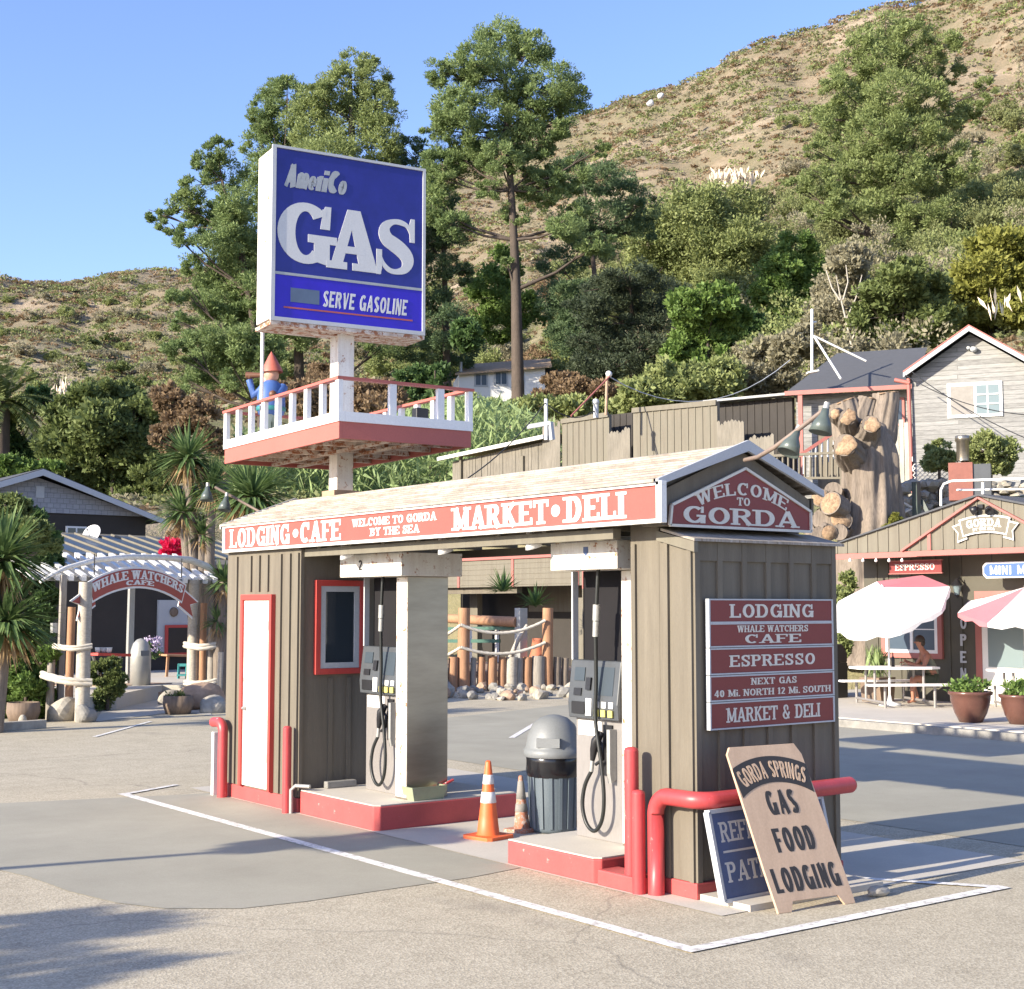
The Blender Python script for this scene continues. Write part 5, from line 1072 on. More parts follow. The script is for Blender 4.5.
limb([Q(862,470), Q(880,435), Q(886,400), Q(886,394)], [19*k,16*k,13*k,13*k]); limb([Q(855,450), Q(848,420,.1), Q(843,402,.1)], [20*k,17*k,14*k])
limb([Q(866,440), Q(862,415), Q(868,399)], [14*k,12*k,9*k]); limb([Q(862,450,-.2), Q(868,432,-.6), Q(871,424,-1.1)], [15*k,12*k,9*k]); limb([Q(855,460,-.2), Q(848,450,-.7), Q(845,445,-1.2)], [16*k,14*k,11*k])
limb([Q(852,430,-.2), Q(848,420,-.7), Q(848,417,-1.0)], [12*k,10*k,8*k]); limb([Q(850,425,-.2), Q(837,416,-.5), Q(835,414,-.8)], [10*k,8*k,5*k])
for i, (px, py, r, d) in enumerate([(821,498,9,0),(834,505,12,-.3),(840,521,11,-.2),(824,520,11,0),(812,528,7,.2),(828,532,8,-.4),(840,532,8,-.4),(848,528,7,.1),(818,535,7,-.3),(834,492,9,.3)]):
    o = thing('sawn_log', 'sawn round of trunk wood in the pile left of the stump' , 'log', P(px,py,36.5+d), 0, 'sawn logs piled beside the stump'); r = r*36.5/F
    a = Vector((-.75, -.5+.5*math.sin(i*2.1), .25*math.sin(i))).normalized()
    MB().bark([a*-.3, a*.16], [r,r], 40, .10, .1, 0, i).build('log', M['bark'], o); 
    if i in (0,1,2,5): MB().lathe([(r*.92,.001),(r*.9,.012),(0,.014)], a*.16, 14, 0, a).build('cut_face', M['cutwood'], o)

hu = az_dir(112); hv = az_dir(22); HO = P(960,470,43); HO.z = 0
def hplane(px, py, b=0):   # pixel -> (a, z) on the facade plane set back by b
    d = ray(px, py); n = hv; o = HO+hv*b; t = (o.dot(n))/(d[0]*n.x+d[1]*n.y); p = Vector((d[0]*t, d[1]*t, 0)); return (p-o).dot(hu), H+d[2]*t
def hf(a, b, z): return HO+hu*a+hv*b+Vector((0,0,z))
gh = thing('grey_house', 'weathered grey clapboard house with a gable and white divided window', 'house', HO+Vector((0,0,5)))
gh.rotation_euler.z = math.atan2(hu.y, hu.x)
a_ap, z_ap = hplane(970,330); a_l, z_l = hplane(905,376); aw, _ = hplane(912,400); _, zb_ = hplane(940,500)
a_r = 2*a_ap-a_l; sl = (z_ap-z_l)/(a_ap-a_l); wr = 2*a_ap-aw
hw = lambda a: z_ap-sl*abs(a-a_ap)-.12
W(MB().prism([(aw,zb_-1),(wr,zb_-1),(wr,hw(wr)),(a_ap,z_ap-.12),(aw,hw(aw))], lambda a,b,t: hf(a,t,b), 0, 8), 'wall', M['clap'], gh)
m = MB()
for s in (-1,1):
    e = a_l if s < 0 else a_r; m.prism([(e,z_l-.02),(e,z_l+.06),(a_ap,z_ap+.06),(a_ap,z_ap-.02)], lambda a,b,t: hf(a,t,b), -.48, 8.3)
W(m, 'roof', M['grey_roof'], gh)
m = MB()
for e in (a_l, a_r): m.prism([(e,z_l-.12),(e,z_l+.03),(a_ap,z_ap+.03),(a_ap,z_ap-.12)], lambda a,b,t: hf(a,t,b), -.53, -.482)
W(m, 'barge_board', M['greywhite'], gh)
m = MB()
for e in (a_l, a_r): m.prism([(e,z_l+.032),(e,z_l+.075),(a_ap,z_ap+.075),(a_ap,z_ap+.032)], lambda a,b,t: hf(a,t,b), -.545, -.482)
W(m, 'drip_edge', M['salmon'], gh)
(x0,zt1),(x1,zb1) = hplane(947,384), hplane(1003,416)
wn = W(MB().prism([(x0,zb1),(x1,zb1),(x1,zt1),(x0,zt1)], lambda a,b,t: hf(a,t,b), -.05, -.002), 'window', M['white'], gh); xm = (x0+x1)/2
for (c0_,c1_,mt,nm) in ((x0+.1,xm-.03,M['curtain'],'curtain'),(xm+.05,x1-.1,M['glass_pale'],'pane')): W(MB().prism([(c0_,zb1+.1),(c1_,zb1+.1),(c1_,zt1-.1),(c0_,zt1-.1)], lambda a,b,t: hf(a,t,b), -.06, -.0505), nm, mt, wn)
m = MB()
xq = (xm+.05+x1-.1)/2; m.prism([(xq-.02,zb1+.1),(xq+.02,zb1+.1),(xq+.02,zt1-.1),(xq-.02,zt1-.1)], lambda a,b,t: hf(a,t,b), -.072, -.061)
for q in (1/3, 2/3): zq = zb1+.1+(zt1-zb1-.2)*q; m.prism([(xm+.05,zq-.02),(x1-.1,zq-.02),(x1-.1,zq+.02),(xm+.05,zq+.02)], lambda a,b,t: hf(a,t,b), -.085, -.073)
W(m, 'glazing_bar', M['white'], wn)
a_v, z_v = hplane(974,350); W(MB().blob(hf(a_v,-.12,z_v), (.1,.1,.08), 3, .2).blob(hf(a_v-.15,-.12,z_v+.05), (.06,.06,.05), 3, .2), 'lamp', M['greywhite'], gh)
W(MB().tube([hf(aw-.08,-.1,z_l-.1), hf(aw-.04,-.12,zb_)], .06, 8).tube([hf(aw-.5,-.1,z_l-.12), hf(aw-.04,-.12,z_l-.25)], .07, 8), 'downpipe', M['salmon'], gh)
# low wing to the left
BW = 1.6
al, ze = hplane(790,392,BW-.5); ar, _ = hplane(915,389,BW-.5); ar = aw+.0
_, zr_ = hplane(840,353,BW+3.6); awl, _ = hplane(796,400,BW)
W(MB().prism([(awl,zb_-1),(ar,zb_-1),(ar,ze-.05),(awl,ze-.05)], lambda a,b,t: hf(a,t,b), BW, BW+6), 'wing_wall', M['clap'], gh)
W(MB().add([hf(al-.1,BW-.6,ze),hf(ar,BW-.6,ze),hf(ar,BW+3.6,zr_),hf(al+.9,BW+3.6,zr_),hf(al-.1,BW+7.5,ze)], [(0,1,2,3),(0,3,4)]), 'wing_roof', M['grey_roof'], gh)
W(MB().prism([(al-.15,ze-.13),(ar,ze-.13),(ar,ze+.01),(al-.15,ze+.01)], lambda a,b,t: hf(a,t,b), BW-.66, BW-.602), 'gutter', M['salmon'], gh)
for px, mt in ((801,M['salmon']),): a_, _ = hplane(px,420,BW-.5); W(MB().prism([(a_-.07,zb_-.5),(a_+.07,zb_-.5),(a_+.07,ze-.14),(a_-.07,ze-.14)], lambda a,b,t: hf(a,t,b), BW-.62, BW-.48), 'post', mt, gh)
(x0,zt1),(x1,zb1) = hplane(893,398,BW), hplane(905,426,BW); w2 = W(MB().prism([(x0,zb1),(x1,zb1),(x1,zt1),(x0,zt1)], lambda a,b,t: hf(a,t,b), BW-.06, BW-.002), 'window', M['salmon'], gh); W(MB().prism([(x0+.08,zb1+.08),(x1-.08,zb1+.08),(x1-.08,zt1-.08),(x0+.08,zt1-.08)], lambda a,b,t: hf(a,t,b), BW-.068, BW-.061), 'pane', M['glass'], w2)
fb = thing('board_fence', 'tall weathered vertical board fence right of the stump', 'fence', HO+Vector((0,0,4)))
m = MB(); x0, zt1 = hplane(874,424,.6); x1, _ = hplane(909,424,.6); n = 7
for i in range(n): xa, xb = x0+(x1-x0)*i/n, x0+(x1-x0)*(i+1)/n-.02; m.prism([(xa,zb_-1),(xb,zb_-1),(xb,zt1+.05*(i%3)),(xa,zt1+.05*(i%3))], lambda a,b,t: hf(a,t,b), .6, .64)
W(m, 'boards', woodm('silvered_boards', (.25,.235,.19), (.50,.48,.42), 2, 6), fb)
# antenna on the wing roof
an = thing('roof_antenna', 'white mast antenna with two diagonal stays on the dark roof', 'antenna', P(812,372,45)); b0 = P(812,372,45)
W(MB().tube([b0, P(812,309,45)], .045, 8).tube([P(812,322,45),P(816,322,45.2)], .03, 6), 'mast', M['white'], an); W(MB().tube([P(814,336,45), P(841,379,43.2)], .035, 8).tube([P(814,336,45), P(866,361,45)], .035, 8), 'stay', M['white'], an); W(MB().beam(P(807,373,45), P(818,371,45), .3, .05), 'base', M['white'], an)
# deck rail
dk = thing('deck_railing', 'pale wooden deck railing and stair rail left of the stump', 'railing', P(810,470,39)); m = MB(); 
W(MB().beam(P(770,456,39.5), P(852,452,38.5), .09, .07).beam(P(770,478,39.5), P(852,478,38.5), .08, .06), 'rail', M['olive_pale'], dk)
for k_ in range(15): px = 772+k_*5.5; d_ = 39.5-k_*.07; W(MB().beam(P(px,457,d_), P(px,478,d_), .05, .05), 'baluster', M['olive_pale'], dk)
W(MB().beam(P(800,455,40.5), P(838,430,40.5), .08, .09), 'stair_rail', M['salmon'], dk)
for k_ in range(6): px = 804+k_*6; W(MB().beam(P(px,452-k_*4,40.5), P(px,474-k_*3,40.5), .045, .045), 'baluster', M['greywhite'], dk)
# retaining wall of stones, lattice, tank, chimney
rw = thing('stone_wall', 'pale rubble retaining wall below the grey house', 'wall', P(930,505,38.5)); m = MB(); rr = random.Random(5)
for i in range(230):
    px, py = rr.uniform(878,1060), rr.uniform(482,528); m.blob(P(px,py,38.6+rr.uniform(-.1,.25)-(py-476)*.004), (rr.uniform(.14,.26),rr.uniform(.14,.26),rr.uniform(.10,.18)), i, .35, 1, 0, 1)
W(m, 'stones', M['stone'], rw); W(MB().prism([(-3.,0),(5,0),(5,1.05),(-3,1.05)], lambda a,b,t: P(930,530,39.5)+hu*a+Vector((0,0,b))+hv*t, 0, .3), 'backing', M['stone'], rw)
lt = thing('lattice_panel', 'white diamond lattice panel under the grey house corner', 'lattice', P(930,472,39.3)); m = MB()
for i in range(-5, 12):
    for s in (1,-1):
        x0 = i*.13; a0, a1 = x0, x0+s*.45
        def clip(p): return p
        m.beam(P(913,480,39.3)+hu*max(0,min(1.2,a0))+Vector((0,0,0 if 0<=a0<=1.2 else abs(a0-max(0,min(1.2,a0))))), P(913,480,39.3)+hu*max(0,min(1.2,a1))+Vector((0,0,.45 if 0<=a1<=1.2 else max(0,.45-abs(a1-max(0,min(1.2,a1)))))), .025, .012+.003*(s+1))
W(m, 'slats', M['white'], lt)
tk = thing('rusty_stove', 'rusty red box with a short steel chimney behind the market roof', 'stove', P(962,500,36.5)); 
W(MB().prism([(-.42,0),(.18,0),(.18,.98),(-.42,.98)], lambda a,b,t: P(966,500,36.5)+hu*a+Vector((0,0,b))+hv*t, 0, .5), 'box', M['tank'], tk); W(MB().prism([(.181,.1),(.62,.1),(.62,.93),(.181,.93)], lambda a,b,t: P(966,500,36.5)+hu*a+Vector((0,0,b))+hv*t, .05, .5), 'side_box', M['pump_grey'], tk)
c = P(963,461,36.7); W(MB().lathe([(.16,0),(.16,.50),(.19,.52),(.19,.64),(.17,.66),(0,.66)], c, 18), 'chimney', M['steel'], tk)
pk = thing('white_planks', 'white broken planks leaning by the stone wall', 'planks', P(895,500,37.5)); W(MB().beam(P(884,516,37.5), P(894,488,37.6), .22, .06).beam(P(889,520,37.4), P(915,506,37.8), .14, .05).beam(P(893,498,37.5), P(912,508,37.7), .12, .05), 'plank', M['white'], pk)
pst = thing('green_post', 'weathered green-grey post beside the stone wall', 'post', P(917,524,37)); W(MB().beam(P(917,524,37), P(916,482,37), .16, .16).beam(P(928,512,37), P(922,500,37.1), .1, .1), 'post', M['green_lamp'], pst)

# ================================================================== BOARD BUILDING ON THE BANK
XB_ = 33.
def bx_(px, py): p = onx(px, py, XB_); return p.y, p.z
bb = thing('board_building', 'long olive board-clad shed with a stepped top edge on the bank', 'shed', (XB_, 36, 5))
def slab(pa, pb, x0=XB_, dx=.12, zb=4.2, mt='olive_pale', nm='wall', cap=True, step=.34):
    pa_, pb_ = onx(*pa, x0), onx(*pb, x0); (y0,z0),(y1,z1) = (pa_.y,pa_.z), (pb_.y,pb_.z)
    m = MB().prism([(y0,zb),(y0,z0),(y1,z1),(y1,zb)], lambda a,b,t: (t,a,b), x0, x0+dx)
    y = min(y0,y1)+step
    while y < max(y0,y1)-.05:
        z = z0+(z1-z0)*(y-y0)/(y1-y0); m.box(x0-.025, x0-.001, y-.03, y+.03, zb, z-.02); y += step
    o = W(m, nm, M[mt], bb)
    if cap: W(MB().beam((x0-.04,y0,z0-.02), (x0-.04,y1,z1-.02), .06, .17), 'cap_board', M['olive_pale'], bb)
slab((562,421),(609,414)); slab((633,410),(717,402), zb=4.2)
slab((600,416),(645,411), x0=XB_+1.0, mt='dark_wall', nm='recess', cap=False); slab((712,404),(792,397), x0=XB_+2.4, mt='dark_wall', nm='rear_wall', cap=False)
ea, eb = onx(708,402,XB_+2.2), onx(796,394,XB_+2.2); W(MB().beam(ea, eb, .5, .08), 'roof_edge', M['galv'], bb)
W(MB().prism([(bx_(562,421)[0],4.2),(bx_(562,421)[0],8.0),(bx_(792,397)[0],7.7),(bx_(792,397)[0],4.2)], lambda a,b,t: (t,a,b), XB_+2.8, XB_+6), 'rear_block', M['olive'], bb)
rr = random.Random(2)
for (a, b_, pt), lb in zip(((545,562,426),(610,632,432),(718,746,424),(752,776,438)), ('short picket fence left of the long board building','picket fence filling the gap between the two board walls','taller picket fence right of the board building','low stepped picket fence before the dark shed wall')):
    pf_ = thing('picket_fence', lb, 'fence', onx((a+b_)/2,440,XB_-.1)); m = MB()
    y0, y1 = bx_(a,pt)[0], bx_(b_,pt)[0]; z = bx_(a,pt)[1]; y = y1
    while y < y0-.1:
        h_ = z+rr.uniform(-.08,.1); m.prism([(y,4.2),(y+.15,4.2),(y+.15,h_-.06),(y+.075,h_),(y,h_-.06)], lambda q,w,t: (t,q,w), XB_-.1, XB_-.07-.002*rr.random()); y += .15
    W(m, 'pickets', M['picket'], pf_)
ls = thing('lean_to_shed', 'weathered plank lean-to with a white roof edge left of the board building', 'shed', (XB_, 43, 5))
(y0,z0),(y1,z1) = bx_(452,462), bx_(548,441)
m = MB(); y = y1
while y < y0-.1: z = z1+(z0-z1)*(y-y1)/(y0-y1); m.box(XB_+.02*random.random(), XB_+.06, y, y+.19, 4.0, z-.0); y += .205
W(m, 'wall', M['picket'], ls); W(MB().beam((XB_-.35,y0+.5,z0+.14), (XB_-.35,y1-.2,z1+.12), .12, .14), 'roof_edge', M['white'], ls)
W(MB().add([(XB_-.4,y0+.5,z0+.2),(XB_-.4,y1-.2,z1+.18),(XB_+3,y1-.2,z1+.5),(XB_+3,y0+.5,z0+.5)], [(0,1,2,3)]), 'roof', M['tan_roof'], ls)
for px in (524, 462): yy, zz_ = bx_(px,456); W(MB().box(XB_-.1,XB_-.01,yy-.06,yy+.06,4.0,zz_), 'post', M['olive_pale'], ls)
def pole(lb, pts, r, mt, extra=None):
    o = thing('utility_pole', lb, 'pole', pts[0]); W(MB().tube(pts, r, 8), 'pole', mt, o)
    if extra: extra(o)
    return o
pole('thin pale pole with a hooked top behind the board building', [P(606,415,48), P(607,378,48), P(608,374,48), P(611,373,48)], .05, M['stone_tan'], lambda o: W(MB().blob(P(609,374,48), .12, 1, .1), 'lamp', M['white'], o))
pole('short white vent pipe standing behind the board building', [P(596,418,47), P(596,404,47)], .09, M['greywhite'], lambda o: W(MB().blob(P(596,402,47), .13, 1, .15), 'cap', M['greywhite'], o))
pole('white service mast with a cross arm beside the lean-to', [P(546,440,45), P(546,399,45)], .06, M['white'], lambda o: W(MB().beam(P(527,427,45), P(550,423,45), .12, .14).beam(P(550,422,45), P(552,440,45), .18, .12), 'cross_arm', M['greywhite'], o))
for i, (a, b_, sag, r) in enumerate([(P(608,376,48), P(790,360,52), 1.2, .018), (P(610,376,48), P(571,416,46), 0, .03), (P(546,403,45), P(596,410,47), .35, .02), (P(546,402,45), P(468,478,40), .2, .02), (P(905,375,42.4), P(1030,415,36), .25, .014), (P(912,372,42.4), P(1030,440,36), .15, .014)]):
    o = thing('overhead_wire', ['pale wire sagging right from the hooked pole','straight stay wire from the hooked pole down to the board wall','wire from the white mast to the vent pipe','dark wire running down left from the white mast','upper thin wire crossing the grey house gable','lower thin wire crossing the grey house window'][i], 'wire', a)
    W(MB().tube([a.lerp(b_, t/12)-Vector((0,0,sag*4*(t/12)*(1-t/12))) for t in range(13)], r, 5), 'cable', M['greywhite'] if i in (0,) else (M['salmon'] if i == 1 else M['wire']), o)

# ================================================================== OPEN SHED BEHIND THE FORECOURT
os_ = thing('open_shed', 'open-fronted market shed with a wide beige fascia trimmed in salmon red', 'shed', (27, 33, 0))
XS = 26.
def sx(px, py, x=XS): p = onx(px, py, x); return p.y, p.z
yl = sx(405,566)[0]; yr = sx(583,558)[0]; zt3, zb3 = 3.56, 2.72
m = MB().box(XS, XS+.1, yr, yl, zb3, zt3)
for k_ in range(5): m.box(XS-.012, XS-.001, yr+.12, yl, zb3+.06+k_*.16, zb3+.075+k_*.16)
W(m, 'fascia', M['olive_pale'], os_)
m = MB().box(XS-.06, XS+.16, yr, yl, zt3, zt3+.09)
for px in (459, 513, 578): y = sx(px,570)[0]; m.box(XS-.03, XS-.013, y-.06, y+.06, zb3, zt3)
m.box(XS-.04, XS+.2, yr-.10, yr-.001, zb3-.1, zt3+.08)
W(m, 'salmon_trim', M['salmon'], os_)
W(MB().box(XS+.1, XS+3.4, yr-.8, yl, zt3-.1, zt3), 'roof', M['grey_roof'], os_)
W(MB().box(XS+2.3, XS+2.45, yr-2.4, yl, 0, zt3-.1), 'rear_wall', M['dark_wall'], os_); W(MB().box(XS+2.2, XS+2.29, yr+1.6, yl-4, 1.95, zt3-.3), 'rear_sunlit_strip', M['olive_pale'], os_)  # dark wall colour paints the interior shadow, pale strip the sunlit part
m = MB().box(XS+.3, XS+.42, yr-2.4, yr+.9, 0, zb3-.35); planks_x(m, XS+.3, yr-2.4, yr+.9, 0, zb3-.35, .3)
W(m, 'side_panel', M['olive_pale'], os_); W(MB().box(XS+.0, XS+.16, yr-.12, yr+.04, 0, zb3-.1), 'post', M['olive_pale'], os_)
W(MB().box(XS+.31, XS+.41, yr-2.4, yr-.0, zb3-.349, zt3-.1), 'side_panel', M['olive'], os_)
for px, ww in ((476,.22),(439,.18)): y = sx(px,600,XS+1.5)[0]; W(MB().box(XS+1.4, XS+1.6, y-ww, y+ww, 0, zb3+.3), 'post', M['olive_pale'], os_)
W(MB().box(XS+.2, XS+.4, yl-6, yl, zb3-.2, zb3-.0), 'beam', M['olive'], os_)
# things in front of the shed
o = thing('log_beam', 'thick peeled log lying across the rear terrace rail', 'log', (24.2,32,1.6)); W(MB().tube([P(437,618,39.5), P(517,622,37.6)], [.12,.14], 14), 'log', M['log_orange'], o)
o = thing('terrace_rail', 'dark green double rail on the shed terrace', 'railing', (24,33,1)); W(MB().beam(P(432,629,39.2), P(516,628,37.8), .07, .09).beam(P(432,641,39.2), P(500,641,38), .07, .09), 'rail', M['green_metal'], o)
for px in (470, 497): W(MB().beam(P(px,628,38.5), P(px,662,38.5), .08, .08), 'upright', M['white'], o)
o = thing('grey_pillar', 'square grey pillar behind the rope fence', 'pillar', onz(521,680)); W(MB().beam(P(521,684,37.6), P(521,608,37.6), .24, .24), 'pillar', M['galv'], o)
o = thing('chimenea', 'tall terracotta pot behind the rope fence', 'pot', P(538,664,37.6)); W(MB().lathe([(.0,-.9),(.24,-.9),(.26,-.3),(.25,.15),(.19,.32),(.15,.62),(.16,.68),(0,.66)], P(538,664,37.6), 20), 'pot', paint('terracotta', (.45,.15,.08), .8, .2, 4), o)
o = thing('driftwood', 'pale driftwood branch propped on the shed terrace', 'driftwood', P(520,655,36)); W(MB().tube([P(508,662,36.9),P(518,640,36.9),P(527,625,37)], [.06,.06,.04], 8), 'branch', M['log_pale'], o)
def spiky(name, lb, cat, c, n, L_, mat, trunk=None, group=None, spread=1., droop=.35, w=.05, pot=None, dn=-.35):
    """rosette of sword leaves; each leaf is a bent blade"""
    o = thing(name, lb, cat, c, 0, group); m = MB(); rr = random.Random(int(c.x*100))
    for i in range(n):
        a = rr.uniform(0, 2*math.pi); el = math.asin(rr.uniform(dn, 1.)*.98); l = L_*rr.uniform(.75,1.1)
        d = Vector((math.cos(a)*math.cos(el), math.sin(a)*math.cos(el), math.sin(el))); s = Vector((-math.sin(a), math.cos(a), 0))*w/2
        p1 = d*l*.5; p2 = d*l+Vector((0,0,-droop*l*(1-abs(math.sin(el)))*.6)); b0 = d*.05; up = s.cross(d)*.5
        m.add([b0-s*.7, b0+s*.7, p1-s, p1+up*.6, p1+s, p2], [(0,3,2),(0,1,3),(1,4,3),(2,3,5),(3,4,5)])
    m.build('leaves', mat, o); return o
for px, py, d_, lb in ((503,592,39,'dark spiky agave hanging before the shed fascia'),(535,606,38,'dark spiky plant in the shed shade')):
    c = P(px,py,d_); spiky('agave', lb, 'plant', c, 60, .72, M['leaf_dark'], w=.07, dn=.1)
    o['label'] = o['label']
# rope fence of posts
posts = [(443,8,657,'log_grey'),(453,10,657,'log_orange'),(463.5,12,608,'log_orange'),(473,6,658,'log_grey'),(481,8,657,'log_orange'),(492,10,656,'log_orange'),(502,8,657,'log_orange'),(511,13,657,'log_pale'),(519,8,658,'log_grey'),(527,9,657,'log_orange'),(538,14,656,'log_grey'),(547.5,11,608,'log_orange'),(557,8,657,'bark'),(565,7,658,'bark')]
tall = {}
for i, (px, w, ty, mt) in enumerate(posts):
    by = 691.5-(px-440)*.02; b = onz(px, by); D_ = b.x*math.cos(TH)+b.y*math.sin(TH); top = P(px, ty, D_)
    lb = 'tall orange-brown log post at the %s end of the rope fence' % ('left' if px < 500 else 'right') if ty < 620 else {'log_grey':'short silver-grey log in the row of fence posts','log_orange':'short orange-brown log in the row of fence posts','log_pale':'short sun-bleached log in the row of fence posts','bark':'short dark log at the right end of the fence row'}[mt]
    o = thing('log_post', lb, 'post', b, 0, 'log posts of the rope fence'); r = w/2*D_/F
    W(MB().tube([b-Vector((0,0,.1)), b+Vector((0,0,top.z*.5)), Vector((b.x+.02,b.y,top.z))], [r*1.04,r,r*.97], 14), 'log', M[mt], o)
    if ty < 620: tall[px] = Vector((b.x, b.y, top.z))
t0, t1 = tall[463.5], tall[547.5]
def rope(lb, pts, r=.035, group=None):
    o = thing('rope', lb, 'rope', pts[0], 0, group); W(MB().twist(pts, r*1.1), 'strand', M['rope'], o); return o
sagp = lambda a, b_, s, n=14: [a.lerp(b_, t/n)-Vector((0,0,s*4*(t/n)*(1-t/n))) for t in range(n+1)]
for dz, s, nm in ((.42,.14,'upper'),(.98,.10,'lower')):
    f_ = Vector((-.15,-.1,0)); rope(nm+' pale rope sagging between the two tall log posts', sagp(t0-Vector((0,0,dz+.0))+f_, t1-Vector((0,0,dz-.1))+f_, s+.12)); rope(nm+' pale rope running left from the tall log post', sagp(t0-Vector((0,0,dz))+f_, P(405,652 if s > .12 else 668,38.5), .1))
rr = random.Random(9)
for i in range(78):
    px = rr.uniform(436, 578); py = rr.uniform(688, 701)-(3 if px > 545 else 0); c = onz(px, py); s = rr.uniform(.08,.20)*(1.6 if px < 448 else 1)
    mt = rr.choice(['stone','stone','stone_grey','stone_tan']); o = thing('rock', {'stone':'pale rock in the border below the log posts','stone_grey':'grey rock in the border below the log posts','stone_tan':'tan rock in the border below the log posts'}[mt], 'rock', (c.x,c.y,s*.45), rr.uniform(0,6), 'rocks bordering the rope fence')
    tag(o); MB().blob((0,0,0), (s,s*rr.uniform(.6,.9),s*.75), i, .45, 1, 0, 2).build('stone', M[mt], o)
struct('planting_bed', MB().prism([(20.4,32.0),(20.8,30.6),(23.9,29.3),(25.8,30.0),(25.8,40),(22,42)], lambda a,b,t: (a,b,t), -.1, .42), M['stone_tan'])
o = thing('rock', 'pale upturned dish-like rock on the bank above the shed fascia', 'rock', onx(507,556,30.2)); MB().blob((0,0,0), (.5,.6,.2), 3, .2).build('stone', M['white'], o)

# ================================================================== CAFE ENTRANCE (left)
def cpost(lb, px, wpx, ty, by, D_, mt, grp='log posts at the cafe entrance', sq=False):
    b = P(px, by, D_); top = P(px, ty, D_); o = thing('log_post', lb, 'post', (b.x,b.y,0), 0, grp); r = wpx/2*D_/F
    W(MB().tube([Vector((b.x,b.y,-.05)), Vector((b.x,b.y,top.z*.5)), Vector((b.x+.01,b.y,top.z))], [r*1.05,r,r*.95], 4 if sq else 14, smooth=not sq), 'log', M[mt], o); return o
DL, DR = 26.8, 31.4
cpost('short pale log, leftmost post of the cafe entrance', 50, 8, 657, 700, DL, 'log_grey'); cpost('tall squared pergola post in the left cluster of the cafe entrance', 60, 8, 575, 700, DL+.3, 'log_grey', sq=True)
cpost('reddish middle log in the left cluster of the cafe entrance', 69, 8, 607, 700, DL, 'log_orange'); cpost('thick pale log under the left end of the cafe banner', 82, 14, 582, 718, DL-.4, 'log_pale')
cpost('thick pale log under the right end of the cafe banner', 192, 11, 580, 690, DR, 'log_pale'); cpost('reddish log second in the right cluster of the cafe entrance', 202, 7, 603, 690, DR, 'log_orange')
cpost('grey log third in the right cluster of the cafe entrance', 211, 8, 627, 693, DR-.2, 'log_grey'); cpost('short pale log, rightmost post of the cafe entrance', 220, 7, 652, 696, DR-.5, 'log_pale')
cpost('squared grey pergola post in the middle of the cafe entrance', 129, 8, 588, 690, 33.5, 'galv', sq=True)
def wrap(lb, px0, px1, py, D_, dy=0, r=.05):
    pts = [P(px0+(px1-px0)*t/10, py+dy*t/10+2.5*math.sin(math.pi*t/10), D_-.25-.12*math.sin(math.pi*t/10)) for t in range(11)]
    o = rope(lb, pts, r*.55); rope2 = MB().twist([p+Vector((0,0,r*.95)) for p in pts], r*.52); W(rope2, 'strand', M['rope'], o)
wrap('upper thick rope around the left cluster of cafe posts', 53, 92, 647, DL-.2, 0); wrap('lower thick rope around the left cluster of cafe posts', 41, 92, 676, DL-.2, 8, .07)
wrap('upper thick rope around the right cluster of cafe posts', 184, 218, 646, DR-.2, 0, .07); wrap('lower thick rope around the right cluster of cafe posts', 184, 224, 684, DR-.2, -4, .06)
lp = P(66,585,25.9); rp_ = P(203,585,30.2); lp.z = rp_.z = 0; cu = (rp_-lp).normalized(); cn = Vector((cu.y,-cu.x,0)); 
if cn.dot(lp) > 0: cn = -cn
cw = (rp_-lp).length; crown = lp+cu*cw*.50+Vector((0,0,P(132,570,28.9).z))
cs_ = thing('banner_sign', 'red ribbon-shaped sign reading WHALE WATCHERS CAFE over the cafe entrance', 'sign', crown)
cfn = arc_fn(crown, cu, (0,0,1), cn, 4.3)
ribbon_shape(cfn, cw*.72, .34, cw*.13, .04, M['white'], M['fascia_red'], cs_, .10)
W(text_mb('WHALE WATCHERS', lambda s,t,k: cfn(s,t-.20,k), .17, cw*.70, .24, .14, gap=.05, lift=.009, thick=.012), 'lettering', M['white'], cs_)
W(text_mb('CAFE', lambda s,t,k: cfn(s,t-.31,k), .09, cw*.22, .24, .16, gap=.05, lift=.009, thick=.012), 'lettering', M['white'], cs_)
m = MB()
for s in (-.32,.32): p = crown+cu*cw*s; m.tube([p+Vector((0,0,-.15)), p+Vector((0,0,.25))], .012, 6)
W(m, 'hanger', M['black'], cs_)
o = thing('driftwood_arch', 'long curved white driftwood log arching over the cafe banner', 'driftwood', P(120,558,28.6)); W(MB().tube([P(40,582,26.8),P(52,575,27),P(66,568,27.3),P(95,560,28),P(130,557,28.9),P(165,557.5,29.8),P(190,560,30.5),P(206,566,30.9),P(215,572,31.1)], [.03,.04,.045,.055,.06,.06,.075,.075,.05], 14), 'log', M['driftwood_white'], o)
pg = thing('pergola', 'white slatted pergola over the cafe entrance', 'pergola', P(110,570,30)); 
W(MB().beam(P(30,578,27.5), P(215,582,32.2), .08, .09), 'beam', M['stone_grey'], pg); W(MB().beam(P(30,560,30.8), P(215,563,35.8), .08, .10), 'beam', M['stone_grey'], pg)
for k_ in range(17):
    t = k_/16; a = P(30,574.5,27.3).lerp(P(213,579,32.2), t); b_ = P(4,556,30.4).lerp(P(186,558,35.2), t); d_ = (b_-a).normalized(); W(MB().beam(a-d_*.3, b_+d_*.3, .09, .13), 'rafter', M['white'], pg)
